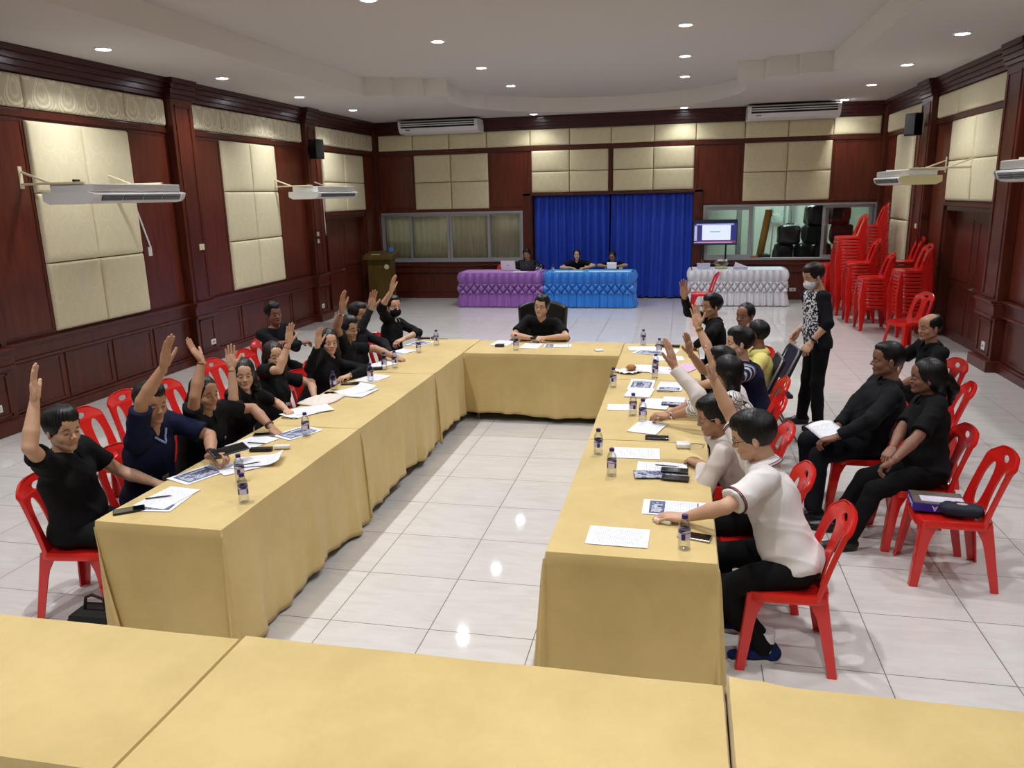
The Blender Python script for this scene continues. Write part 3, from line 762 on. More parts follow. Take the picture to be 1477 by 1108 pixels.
# ---- red plastic chair
M['red'] = simple('red_plastic', '#cc1f1a', .22, coat=.35, spec=.6)
M['red_dark'] = simple('deep_red_plastic', '#a90f16', .3, coat=.2)
def chair_parts():
    """chair faces +x; origin on the floor under the seat centre"""
    parts = []
    SH = .43
    # seat: shallow dished pan with a rolled rim
    def W(x): return .205+.012*(x+.2)/.4            # half width
    def seat(u, v):
        a = 2*PI*u; n = 5.0; c, s = math.cos(a), math.sin(a); r = v
        cx = .205*(abs(c)**(2/n))*(1 if c > 0 else -1); cy = .212*(abs(s)**(2/n))*(1 if s > 0 else -1)
        return (cx*r, cy*r, SH-.014*(1-r**4)+(-.02*max(0, r*c)**3 if c > 0 else 0))
    b = MB(); N = 40
    rings = [.02, .3, .6, .8, .92, .98, 1.0]
    vs = [seat(k/N, r) for r in rings for k in range(N)]
    # rim going down and back in
    def off(k, r, z):
        x, y, _ = seat(k/N, 1.0); return (x*r, y*r, _+z)
    vs += [off(k, 1.02, -.008) for k in range(N)]+[off(k, 1.025, -.045) for k in range(N)]+[off(k, 1.0, -.045) for k in range(N)]+[off(k, .985, -.014) for k in range(N)]+[off(k, .5, -.026) for k in range(N)]+[off(k, .02, -.03) for k in range(N)]
    R = len(rings)+6
    b.add(vs, [(j*N+k, j*N+(k+1) % N, (j+1)*N+(k+1) % N, (j+1)*N+k) for j in range(R-1) for k in range(N)])
    b.f.append(tuple(range(N))); b.f.append(tuple((R-1)*N+k for k in range(N))); b.m += [0, 0]
    parts.append(('seat', b))
    # backrest
    def back(x, t):  # t 0..1 up; x half-width coordinate -> 3d
        z = SH-.03+t*.43; y = x
        lean = -.165-.10*t-.035*t*t
        curve = .035*(abs(x)/.2)**2*(1 if t > .1 else 1)      # wraps forward at the sides
        return (lean+curve, y, z-(.0 if t < .8 else .055*(abs(x)/.2)**2.4*((t-.8)/.2)))
    def cols(t):
        Wt = .205-.018*t if t < .86 else (.1895)*(1-((t-.86)/.14)**2.6*.42)
        m = .098
        def hw(t, t0, t1, H, n=3):
            if t <= t0 or t >= t1: return 0
            s = (t-t0)/(t1-t0)*2-1; return H*(1-abs(s)**n)**(1/2.0)
        h = hw(t, .09, .76, .047, 2.6); e = hw(t, .82, .92, .045, 2.4)
        m = .098-.006*t
        return [-Wt, -Wt*.985, -(m+h), -(m-h), -e, e, m-h, m+h, Wt*.985, Wt], h, e
    ts = sorted(set([0, .03, .06, .09, .095, .11, .14]+[.18+.04*i for i in range(14)]+[.72, .745, .755, .76, .79, .82, .822, .83, .85, .87, .89, .91, .918, .92, .94, .96, .98, 1.0]))
    b = MB(); idx = {}
    rows = []
    for t in ts:
        c, h, e = cols(t); rows.append([back(x, t) for x in c])
    th = .011
    nC = 10; nR = len(ts)
    front = [p for r in rows for p in r]; rear = [(p[0]-th, p[1]*1.0, p[2]) for p in front]
    b.v += front+rear; o = len(front)
    solid = {}
    for j in range(nR-1):
        tm = (ts[j]+ts[j+1])/2; _, h, e = cols(tm)
        for i in range(nC-1):
            if (i in (2, 6)) and h > 0: continue
            if i == 4 and e > 0: continue
            solid[(i, j)] = 1
    for (i, j) in solid:
        q = (j*nC+i, j*nC+i+1, (j+1)*nC+i+1, (j+1)*nC+i)
        b.f.append(q); b.f.append(tuple(k+o for k in q[::-1])); b.m += [0, 0]
        for (di, dj, a, c) in ((0, -1, 0, 1), (1, 0, 1, 2), (0, 1, 2, 3), (-1, 0, 3, 0)):
            if (i+di, j+dj) not in solid: b.f.append((q[a], q[c], q[c]+o, q[a]+o)); b.m.append(0)
    bm = bmesh.new(); vv = [bm.verts.new(v) for v in b.v]
    for f in b.f:
        try: bm.faces.new([vv[i] for i in f])
        except ValueError: pass
    bmesh.ops.remove_doubles(bm, verts=bm.verts[:], dist=.0004)
    b = MB(); b.bm(bm)
    # rolled rim round the outline
    rim = [back(-cols(t)[0][-1], t) for t in ts]+[back(cols(1)[0][9]*k, 1.0) for k in (-.8, -.5, -.2, .1, .4, .7)]+[back(cols(t)[0][-1], t) for t in ts[::-1]]
    rim = [(p[0]-.012, p[1], p[2]) for p in rim]
    b.tube(rim, .010, 6, squash=(.6, 1.6))
    parts.append(('backrest', b))
    # legs: channel section, wide at the top, splayed
    def leg(sx, sy):
        b = MB(); pts = []
        top = (sx*.175, sy*.18); bot = (sx*.225+(-.02 if sx < 0 else 0), sy*.222)
        z1 = SH-.012
        for k in range(9):
            q = k/8; z = z1*(1-q); x = top[0]+(bot[0]-top[0])*q; y = top[1]+(bot[1]-top[1])*q
            flare = .045*max(0, 1-q*3.2)**1.6
            wx = .034-.011*q; wy = .032-.010*q
            # L-shaped thick channel: outer corner kept, extends inward
            ox, oy = x+sx*wx*.5, y+sy*wy*.5
            a = [(ox, oy), (ox-sx*(2*wx+flare), oy), (ox-sx*(2*wx+flare), oy-sy*.010), (ox-sx*.012, oy-sy*.012), (ox-sx*.010, oy-sy*(2*wy+flare)), (ox, oy-sy*(2*wy+flare))]
            # rounded outer corner
            a[0] = (ox-sx*.006, oy-sy*.0); a.append((ox-sx*.0, oy-sy*.006))
            pts.append([(p[0], p[1], z) for p in a])
        n = 7
        b.add([p for r in pts for p in r], [(j*n+i, j*n+(i+1) % n, (j+1)*n+(i+1) % n, (j+1)*n+i) for j in range(8) for i in range(n)]+[tuple(range(n)), tuple(8*n+i for i in range(n))])
        return b
    for sx in (1, -1):
        for sy in (1, -1): parts.append(('leg', leg(sx, sy)))
    return parts
CP = chair_parts()
def plastic_chair(label, group, loc=(0, 0, 0), rz=0):
    t = thing('plastic_chair', label, 'chair', loc, rz, group)
    for n, b in CP: b.build(n, M['red'], t, smooth=True)
    return t
chair0 = None; KIDC = []
def red_chair(x, y, rz_deg, label, group, z=0, tilt=0):
    global chair0
    if chair0 is None:
        chair0 = plastic_chair(label, group, (x, y, z), math.radians(rz_deg)); bpy.context.view_layer.update(); return chair0
    r = chair0.copy(); COL.objects.link(r); r.location = (x, y, z); r.rotation_euler = (0, math.radians(tilt), math.radians(rz_deg)); r['label'] = label; r['group'] = group
    for ch in chair0.children:
        c = ch.copy(); COL.objects.link(c); c.parent = r
    return r
GRC = 'empty red chairs'
# empty chairs of the second row, left (backs toward the wall)
red_chair(-4.30, 5.06, 4, 'empty red chair in the left back row, behind the man in the black polo', GRC)
red_chair(-4.36, 5.58, -3, 'empty red chair in the left back row, behind the man in the navy shirt', GRC)
red_chair(-4.24, 6.04, 6, 'empty red chair in the left back row, behind the person with the bent arm', GRC)
red_chair(-4.36, 6.92, 0, 'empty red chair in the left back row, behind the woman with the open palm', GRC)
red_chair(-4.30, 7.44, 4, 'empty red chair in the left back row, behind the brown-haired woman', GRC)
# stacks near the right corner
stacks = [  # x, y, rz, count, lift-tilt, where
 (3.20, 14.20, 182, 9, 'front middle'), (3.16, 15.05, 178, 12, 'second-row middle'),
 (3.12, 15.9, 182, 19, 'tall storage-window'), (3.62, 16.5, 176, 22, 'tallest, wall-panel-side'),
 (3.62, 13.62, 184, 12, 'front right, door-side'), (3.74, 14.55, 180, 13, 'second-row right'),
 (2.98, 16.75, 200, 9, 'low, white-table-side')]
for x, y, rz, n, wh in stacks:
    for k in range(n):
        h = 'topmost chair' if k == n-1 else ('bottom chair' if k == 0 else 'chair, level %d from the floor,' % (k+1))
        red_chair(x-.004*k, y+.0*k, rz+random.uniform(-1.0, 1.0), 'red %s in the %s stack' % (h, wh), 'red chairs of the %s stack' % wh, z=.0585*k)
red_chair(3.32, 12.45, 205, 'single red chair standing in front of the chair stacks near the right door', GRC)
red_chair(.42, 15.7, 184, 'single red chair standing in front of the white skirted table', GRC)
red_chair(-4.05, 17.62, 262, 'red chair behind the purple skirted table, left of the silver laptop', GRC)

# ---- folding chairs with dark blue padding
M['navy_vinyl'] = simple('navy_vinyl', '#14182c', .4, bump=.2, bscale=90)
def folding_chair(x, y, rz, label):
    t = thing('folding_chair', label, 'chair', (x, y, 0), math.radians(rz), 'navy padded folding chairs')
    for sy in (-1, 1):
        b = MB(); b.tube([(.26, sy*.215, .0), (.02, sy*.215, .42), (-.10, sy*.205, .64), (-.20, sy*.20, .86), (-.22, sy*.17, .90)], .011, 8); b.build('frame_tube', M['steel'], t, smooth=True)
        b = MB(); b.tube([(-.25, sy*.19, .0), (-.02, sy*.19, .38), (.14, sy*.19, .435)], .011, 8); b.build('rear_leg', M['steel'], t, smooth=True)
    b = MB(); b.tube([(-.22, -.17, .90), (-.225, -.1, .905), (-.225, .1, .905), (-.22, .17, .90)], .011, 8); b.build('top_tube', M['steel'], t, smooth=True)
    b = MB(); b.tube([(.2, -.215, .1), (.2, .215, .1)], .009, 8); b.build('stretcher', M['steel'], t, smooth=True)
    b = MB(); b.tube([(-.2, -.19, .08), (-.2, .19, .08)], .009, 8); b.build('stretcher', M['steel'], t, smooth=True)
    b = MB(); b.box(-.19, .20, -.195, .195, .425, .465, .02); b.build('seat', M['navy_vinyl'], t, smooth=True)
    b = MB(); b.box(-.02, .02, -.185, .185, -.17, .17, .018); b.xf(Matrix.Translation((-.175, 0, .74)) @ Matrix.Rotation(math.radians(-22), 4, 'Y')); b.build('backrest', M['navy_vinyl'], t, smooth=True)
    return t
folding_chair(.87, 7.74, 187, 'empty navy padded folding chair, open in the aisle beside the masked standing man')
folding_chair(.68, 7.28, 181, 'navy padded folding chair the man in yellow sits on, rows of slots along its back')

# ---- executive chair
M['leather'] = simple('black_leather', '#0d0e11', .38, bump=.25, bscale=50, spec=.5)
def exec_chair(x, y, rz):
    t = thing('office_chair', 'large black high-backed office chair at the middle of the cross table', 'chair', (x, y, 0), math.radians(rz))
    def back(u, v):
        a = (u-.5)*2; z = .46+.64*v; w = .305-.03*(1-v)-.10*max(0, v-.82)/.18*0
        zz = z-.07*abs(a)**3.2*max(0, (v-.5)*2)
        return (-.235-.05*v-.05*math.sin(PI*v)*.3+.06*a*a, a*w, zz)
    b = MB(); b.grid(back, 22, 18); o = b.build('backrest', M['leather'], t, smooth='all', recalc=False)
    md = o.modifiers.new('th', 'SOLIDIFY'); md.thickness = .10; md.offset = 0; bv = o.modifiers.new('bv', 'BEVEL'); bv.width = .035; bv.segments = 4; bv.limit_method = 'ANGLE'; bv.angle_limit = math.radians(50)
    b = MB(); b.box(-.27, .26, -.26, .26, .38, .47, .04); b.build('seat', M['leather'], t, smooth=True)
    for sy in (-1, 1):
        b = MB(); b.tube([(-.22, sy*.30, .45), (-.2, sy*.315, .62), (.05, sy*.32, .65), (.14, sy*.315, .62), (.12, sy*.29, .42)], .018, 8); b.box(-.18, .10, sy*.32-.035, sy*.32+.035, .64, .675, .014); b.build('armrest', M['black_plastic'], t, smooth=True)
    b = MB(); b.cyl((0, 0, .10), (0, 0, .39), .03); 
    b.build('column', M['black_plastic'], t, smooth=True)
    for k in range(5):
        a = 2*PI*k/5; b = MB(); b.tube([(0, 0, .11), (.16*math.cos(a), .16*math.sin(a), .10), (.30*math.cos(a), .30*math.sin(a), .07)], [.03, .025, .018], 8)
        b.cyl((.30*math.cos(a)-.02*math.sin(a), .30*math.sin(a)+.02*math.cos(a), .028), (.30*math.cos(a)+.02*math.sin(a), .30*math.sin(a)-.02*math.cos(a), .028), .028); b.build('caster_arm', M['black_plastic'], t, smooth=True)
    return t
exec_chair(-1.66, 9.18, -90)

# ---- air conditioners on brackets
def hung_ac(x0, x1, y0, L, face, label, casing='white_plastic', end='white_plastic', wallx=XL):
    """unit runs along +y for L, x0..x1 wide; face=+1: air outlet on the +x side"""
    cx, cy = (x0+x1)/2, y0+L/2; w = (x1-x0)/2
    t = thing('hanging_air_conditioner', label, 'air conditioner', (cx, cy, 2.39), 0, 'air conditioners hung on side wall brackets')
    # profile in (x,z): deep flat body, nose curving up on the outlet side
    pr = [(-w, .04), (-w, .13), (w*.75, .13), (w*.98, .115), (w, .10), (w*.93, .045), (w*.78, .012), (w*.55, 0), (-w+.08, 0)]
    if face < 0: pr = [(-x, z) for x, z in pr][::-1]
    b = MB(); b.prism(pr, -L/2+.0, -L/2+.035, 'xz'); b.build('end_cap', M[end], t)
    b = MB(); b.prism([(x*.985, z*.98+.001) for x, z in pr], -L/2+.035, L/2-.035, 'xz'); b.build('casing', M['white_plastic'], t)
    b = MB(); b.prism(pr, L/2-.035, L/2, 'xz'); b.build('end_cap', M[end], t)
    # upper body set back
    b = MB(); b.box(-w*.8 if face > 0 else -w*.88, w*.88 if face > 0 else w*.8, -L/2+.05, L/2-.05, .128, .215, .01); b.build('upper_body', M['white_plastic'], t)
    # outlet grille cells on the nose
    s = face; nc = 4; cell = (L-.22)/nc
    for k in range(nc):
        ya = -L/2+.12+cell*k
        g = MB(); P0 = (s*w*.995, .098); P1 = (s*w*.90, .035)
        nxv = (P1[1]-P0[1], -(P1[0]-P0[0])); ln = math.hypot(*nxv); nx_, nz_ = -nxv[0]/ln*0+s*abs(nxv[0])/ln, -abs(nxv[1])/ln
        q = [(P0[0], P0[1]), (P1[0], P1[1]), (P1[0]+nx_*.008, P1[1]+nz_*.008), (P0[0]+nx_*.008, P0[1]+nz_*.008)]
        g.prism(q, ya+.012, ya+cell-.012, 'xz', 0)
        for j in range(3):
            f = (j+.5)/3; px, pz = P0[0]+(P1[0]-P0[0])*f, P0[1]+(P1[1]-P0[1])*f
            g.cyl((px+nx_*.011, ya+.012, pz+nz_*.011), (px+nx_*.011, ya+cell-.012, pz+nz_*.011), .004, n=6, mi=1)
        g.build('outlet_grille', [M['dark_grille'], M['grey_plastic']], t)
    # brackets
    wx = wallx-cx
    for yy in (-L/2+.05, L/2-.25):
        b = MB(); sg = 1 if wx < 0 else -1
        b.box(wx, s*w*.55, yy-.02, yy+.02, .215, .24, .004)
        b.tube([(wx+sg*.02, yy, .36), (wx+sg*.36, yy, .235)], .013, 6); b.box(wx, wx+sg*.012, yy-.025, yy+.025, .18, .42, .003)
        b.build('bracket', M['cream_plastic'], t)
    b = MB(); b.box(s*w*.1, s*w*.1+.03, -L/2+.05, -L/2+.14, .24, .265, .006); b.build('clip', M['black_plastic'], t)
    return t
hung_ac(-6.86, -6.20, 7.50, 1.62, 1, 'white air conditioner hanging from brackets on the left wall, nearest the camera')
hung_ac(-6.82, -6.24, 13.02, 1.72, 1, 'white air conditioner hanging on the left wall near the far door')
hung_ac(3.06, 3.64, 12.62, 1.62, -1, 'air conditioner with yellowed end casing hanging on the right wall', end='yellow_plastic', wallx=XR)
hung_ac(3.12, 3.72, 7.55, 1.62, -1, 'air conditioner cut by the right edge of the photo', end='grey_plastic', wallx=XR)
def cable(pts, label, name='cable', mat='white_plastic', r=.012):
    b = MB(); c = pts[0]; b.tube([(p[0]-c[0], p[1]-c[1], p[2]-c[2]) for p in pts], r, 6); return tag(b.build(name, M[mat], None, smooth=True, loc=c), label, 'cable')
cable([(XL+.02, 9.33, 2.40), (XL+.02, 9.44, 2.1), (XL+.02, 9.55, 1.80)], 'thin white conduit dropping from the nearest left air conditioner to a remote holder')
cable([(XL+.02, 15.05, 2.40), (XL+.02, 15.05, 2.0), (XL+.02, 15.07, 1.62)], 'thin white cable dropping beside the left wall door', r=.009)
# ceiling units on the back wall
def wall_ac(x0, x1, label, flip):
    cx = (x0+x1)/2; w = (x1-x0)/2
    t = thing('ceiling_air_conditioner', label, 'air conditioner', (cx, 17.62, 3.76), 0, 'back wall air conditioners')
    pr = [(.30, 0), (.30, .27), (-.26, .27), (-.29, .24), (-.27, .12), (-.20, .03), (-.10, 0)]     # (y,z)
    b = MB(); b.prism(pr, -w, -w+.03, 'yz'); b.build('end_cap', M['white_plastic'], t)
    b = MB(); b.prism(pr, w-.03, w, 'yz'); b.build('end_cap', M['white_plastic'], t)
    b = MB(); b.prism([(y*.98, z*.985+.002) for y, z in pr], -w+.03, w-.03, 'yz'); b.build('casing', M['white_plastic'], t)
    b = MB(); b.prism([(-.292, .235), (-.275, .115), (-.285, .112), (-.302, .235)], -w+.07, w-.07, 'yz'); b.build('outlet', M['black_matte'], t)
    for z in (.205, .165):
        b = MB(); b.prism([(-.300, z), (-.296, z-.016), (-.31, z-.012), (-.313, z+.002)], -w+.07, w-.07, 'yz'); b.build('louvre', M['white_plastic'], t)
    b = MB(); b.box(-w*.82, -w*.7, -.262, -.25, .06, .075, .003); b.build('badge', M['dark_grille'], t)
    return t
wall_ac(-6.28, -4.45, 'white ceiling air conditioner on the back wall above the curtained window', 0)
wall_ac(1.24, 3.03, 'white ceiling air conditioner on the back wall above the storage window', 1)

# ---- loudspeakers
def speaker(x, y, z, rz, label):
    t = thing('loudspeaker', label, 'loudspeaker', (x, y, z), math.radians(rz), 'black wall loudspeakers')
    b = MB(); b.prism([(-.09, -.10), (-.09, .10), (.07, .13), (.07, -.13)], -.18, .18, 'xy'); b.build('cabinet', M['black_plastic'], t)
    b = MB(); b.box(.072, .085, -.12, .12, -.165, .165, .006); b.build('grille', M['black_matte'], t)
    b = MB(); b.box(-.14, -.09, -.02, .02, -.03, .03, .004); b.tube([(-.14, 0, -.08), (-.14, 0, .08)], .012); b.build('bracket', M['black_plastic'], t)
    return t
speaker(-6.86, 14.36, 3.31, -12, 'black loudspeaker on the farther left pilaster')
speaker(3.78, 14.95, 3.38, 205, 'black loudspeaker on the right pilaster above the hanging air conditioner')

# ---- lectern
M['lectern'] = wood_mat('olive_brown_veneer', '#4a3a17', '#66521f', rough=.4)
t = thing('lectern', 'olive-brown wooden lectern with a round emblem in the far left corner', 'lectern', (-6.72, 16.98, 0), 0)
b = MB(); b.prism([(-.18, 0), (-.18, 1.02), (.16, 1.02), (.10, 0)], -.27, .27, 'yz'); b.build('body', M['lectern'], t)
b = MB(); b.box(-.22, .22, -.33, .33, 0, .09, .01) ; b.v = [(y, x, z) for x, y, z in b.v]; b.build('plinth', M['lectern'], t)
b = MB(); b.prism([(-.25, 1.02), (-.25, 1.10), (.22, 1.19), (.22, 1.02)], -.36, .36, 'yz'); b.build('reading_top', M['lectern'], t)
b = MB(); b.lathe([(.055, 0), (.055, .012), (.045, .016)], (0, 0, 0), 24, axis='y'); b.v = [(x+.19, y-.20, z+.86) for x, y, z in b.v]; b.build('emblem', simple('pale_emblem', '#c8c2a8', .5), t)
t = tag((lambda b: b.build('blue_sign', simple('blue_card', '#3f7fd0', .5)))(MB().box(-6.56, -6.46, 17.08, 17.10, 1.175, 1.27, .003)), 'small blue card standing on the lectern top', 'card')
tag((lambda b: b.build('document', simple('sheet', '#e8e8ea', .7)))(MB().box(-6.92, -6.72, 16.86, 16.98, 1.128, 1.136)), 'white sheet lying on the lectern top', 'document')

# ---- television on a stand
t = thing('television', 'television on a floor stand right of the blue curtain, blue screen with white window', 'television', (.70, 17.84, 0), 0)
b = MB(); b.box(-.47, .47, -.025, .025, 1.215, 1.755, .008); b.build('housing', M['black_plastic'], t)
def screen_mat():
    m, nt, b = new_mat('tv_picture'); tc = nt.nodes.new('ShaderNodeTexCoord'); sp = nt.nodes.new('ShaderNodeSeparateXYZ'); nt.links.new(tc.outputs['Generated'], sp.inputs[0])
    X, Z = sp.outputs[0], sp.outputs[2]
    def rect(a, c, d, e):
        r = mth(nt, 'GREATER_THAN', X, bv=a); r = mth(nt, 'MULTIPLY', r, mth(nt, 'LESS_THAN', X, bv=c)); r = mth(nt, 'MULTIPLY', r, mth(nt, 'GREATER_THAN', Z, bv=d)); return mth(nt, 'MULTIPLY', r, mth(nt, 'LESS_THAN', Z, bv=e))
    col = None
    def mix(prev, fac, c):
        mx = nt.nodes.new('ShaderNodeMix'); mx.data_type = 'RGBA'; nt.links.new(fac, mx.inputs['Factor'])
        if prev is None: mx.inputs['A'].default_value = hexc('#262a66')
        else: nt.links.new(prev, mx.inputs['A'])
        mx.inputs['B'].default_value = hexc(c); return mx.outputs['Result']
    col = mix(None, rect(0, 1, .88, 1), '#0d0f2a'); 
    chk = nt.nodes.new('ShaderNodeTexChecker'); chk.inputs['Scale'].default_value = 46; nt.links.new(tc.outputs['Generated'], chk.inputs['Vector'])
    ck = mth(nt, 'MULTIPLY', chk.outputs['Fac'], rect(.06, .93, .80, .86)); col = mix(col, ck, '#b9c0ee')
    ck = mth(nt, 'MULTIPLY', chk.outputs['Fac'], rect(.02, .08, .14, .78)); col = mix(col, ck, '#d5d9f0')
    col = mix(col, rect(.20, .86, .17, .80), '#c9d2f4')
    col = mix(col, rect(.38, .62, .50, .53), '#5b6190')
    col = mix(col, rect(.1, .98, .06, .13), '#8f2a44'); ck = mth(nt, 'MULTIPLY', chk.outputs['Fac'], rect(.02, .9, .05, .09)); col = mix(col, ck, '#c9cbe6')
    nt.links.new(col, b.inputs['Emission Color']); b.inputs['Emission Strength'].default_value = 1.3; b.inputs['Base Color'].default_value = (.02, .02, .03, 1); b.inputs['Roughness'].default_value = .2
    return m
b = MB(); b.box(-.455, .455, -.029, -.0255, 1.235, 1.74); b.build('screen', screen_mat(), t)
for sx in (-1, 1):
    b = MB(); b.cyl((sx*.24, .0, 0.0), (sx*.24, .0, 1.25), .018); b.box(sx*.24-.02, sx*.24+.02, -.13, .13, 0, .03, .006); b.build('stand_post', M['black_plastic'], t)
b = MB(); b.box(-.24, .24, -.012, .012, .60, .63); b.build('crossbar', M['black_plastic'], t)

# ---- storage room contents
rr = random.Random(5)
bagm = [M['black_matte'], simple('charcoal_nylon', '#15171a', .55), simple('dark_vinyl', '#1b1d20', .35)]
spots = []
for row, (zz, n, xa, xb) in enumerate(((0.0, 4, 1.98, 3.7), (.58, 4, 2.0, 3.72), (1.14, 3, 2.1, 3.7), (1.56, 2, 2.62, 3.6))):
    for k in range(n): spots.append((xa+(xb-xa)*(k+.5)/n+rr.uniform(-.03, .03), YB+.72+rr.uniform(-.05, .08), zz, (xb-xa)/n))
names = ['bottom', 'second', 'third', 'top']; li = 0
for i, (x, y, z, w) in enumerate(spots):
    row = 0 if i < 4 else (1 if i < 8 else (2 if i < 11 else 3)); k = i-[0, 4, 8, 11][row]
    t = thing('duffel_bag', 'black bag in the storage room heap, %s layer, %s' % (names[row], ['leftmost', 'second from the left', 'second from the right', 'rightmost'][k] if row < 2 else (['left', 'middle', 'right'][k] if row == 2 else ['left', 'right'][k])), 'bag', (x, y, z), rr.uniform(-.2, .2), 'black bags heaped behind the storage window')
    hh = .60 if row < 2 else .46
    b = MB(); sx = w*.5-.005
    def fn(u, v, sx=sx, hh=hh):
        a = 2*PI*u; bb = PI*(v*.996+.002)-PI/2; e = .45
        f = lambda c: abs(c)**e*(1 if c > 0 else -1)
        nz_ = .9+.12*math.sin(5*a+i)*math.cos(3*bb+i)
        return (sx*f(math.cos(bb))*f(math.cos(a))*nz_, .24*f(math.cos(bb))*f(math.sin(a))*nz_, hh*.5+hh*.49*f(math.sin(bb)))
    b.grid(fn, 26, 16, close_u=True); b.build('bag_body', bagm[i % 3], t, smooth=True)
    b = MB(); b.tube([(-.09, -.1, hh*.9), (-.07, -.13, hh*1.05), (.07, -.13, hh*1.05), (.09, -.1, hh*.9)], .010, 6); b.build('handle', bagm[(i+1) % 3], t, smooth=True)
for k, (xa, xb, w) in enumerate(((1.56, 1.86, .05), (1.64, 1.93, .045))):
    b = MB(); b.box(-w, w, -.02, .02, 0, 1.95, .01); o = b.build('golden_board', simple('gilded_wood_%d' % k, ('#a8842f', '#8b6a22')[k], .4), None, loc=(xa, YB+.6+.1*k, 0)); o.rotation_euler = (0, math.atan2(xb-xa, 1.95), 0)
    tag(o, ('golden wooden plank leaning in the storage room, front of the pair', 'golden wooden plank leaning in the storage room, behind the other')[k], 'plank', 'golden planks in the storage room')
b = MB(); b.cyl((0, 0, 0), (.10, 0, 1.62), .018); tag(b.build('white_pole', M['white_plastic'], None, smooth=True, loc=(1.88, YB+.45, 0)), 'thin white pole leaning beside the golden planks', 'pole')
b = MB(); b.box(-.12, .12, -.1, .1, 0, .07, .01); tag(b.build('orange_box', simple('orange_card', '#a85a38', .6), None, loc=(1.52, YB+.17, .905-.03)), 'small orange box on the storage window sill', 'box')
b = MB(); b.ell((0, 0, .06), (.14, .08, .07)); tag(b.build('dark_pouch', bagm[1], None, smooth=True, loc=(1.78, YB+.16, .872)), 'dark pouch on the storage window sill beside the orange box', 'pouch')
b = MB(); b.box(1.3, 3.9, YB+.09, YB+.27, .80, .872, .005); struct(b.build('trim_34', M['wood']))
t = thing('wall_fan', 'round caged fan on the storage room wall seen through the open window', 'fan', (2.25, YB+2.9, 1.75), 0)
b = MB()
for r in (.05, .12, .18, .22): b.tube([(r*math.cos(2*PI*k/24), -.06, r*math.sin(2*PI*k/24)) for k in range(24)], .004, 5, closed=True)
for k in range(12): b.tube([(.04*math.cos(PI*k/6), -.07, .04*math.sin(PI*k/6)), (.22*math.cos(PI*k/6), -.05, .22*math.sin(PI*k/6))], .003, 5)
b.build('cage', simple('pale_green_metal', '#9fb8ae', .5), t)
b = MB(); b.cyl((0, -.05, 0), (0, .24, 0), .045); b.build('motor', M['white_plastic'], t, smooth=True)
for k in range(3):
    a = 2*PI*k/3; b = MB(); b.grid(lambda u, v, a=a: ((.04+.15*v)*math.cos(a+.7*(u-.5)), -.045+.02*(u-.5), (.04+.15*v)*math.sin(a+.7*(u-.5))), 6, 5); b.build('blade', simple('fan_blade', '#a9c3bb', .4), t, solid=.003)
# ================================================================== SKELETON MATHS
import numpy as np, math
def V3(*a): return np.array(a[0] if len(a) == 1 else a, float)
def unit(v): v = np.asarray(v, float); return v/(np.linalg.norm(v)+1e-12)
def torso(hip, head, face, s=1.0, hpitch=0.0, raise_r=0, raise_l=0, bodyyaw=None, sw=.175):
    """hip, head: world points; face: yaw (deg) the chest faces; returns the torso frame and joints"""
    hip, head = V3(hip), V3(head); a = math.radians(face)
    f0 = V3(math.cos(a), math.sin(a), 0); upv = V3(0, 0, 1)
    nb = head-V3(0, 0, .150*s)-f0*.030*s                     # base of the neck sits under and behind the head
    sp = unit(nb-hip); L = np.linalg.norm(nb-hip)
    left = unit(np.cross(sp, f0))
    left = unit(np.cross(V3(0, 0, 1), f0)*.5+left*.5)
    left = unit(left-sp*np.dot(left, sp)); fwd = unit(np.cross(left, sp))
    J = dict(hip=hip, nb=nb, head=head, up=sp, left=left, fwd=fwd, L=L, s=s)
    for sd, q, r in (('R', -1, raise_r), ('L', 1, raise_l)):
        J['S'+sd] = nb+left*q*(sw-.02*r)*s-sp*(.050-.060*r)*s+fwd*(.0+.02*r)
        J['H'+sd] = hip+left*q*.09*s-sp*.01
    return J
UA, FA = .275, .245
def two_bone(S, W, l1, l2, pole):
    S, W = V3(S), V3(W); d = W-S; n = np.linalg.norm(d); n2 = min(n, (l1+l2)*.995)
    W = S+d/n*n2; u = d/n; a = (l1*l1-l2*l2+n2*n2)/(2*n2); h = math.sqrt(max(1e-6, l1*l1-a*a))
    p = V3(pole); p = p-u*np.dot(p, u); p = unit(p); return S+u*a+p*h, W
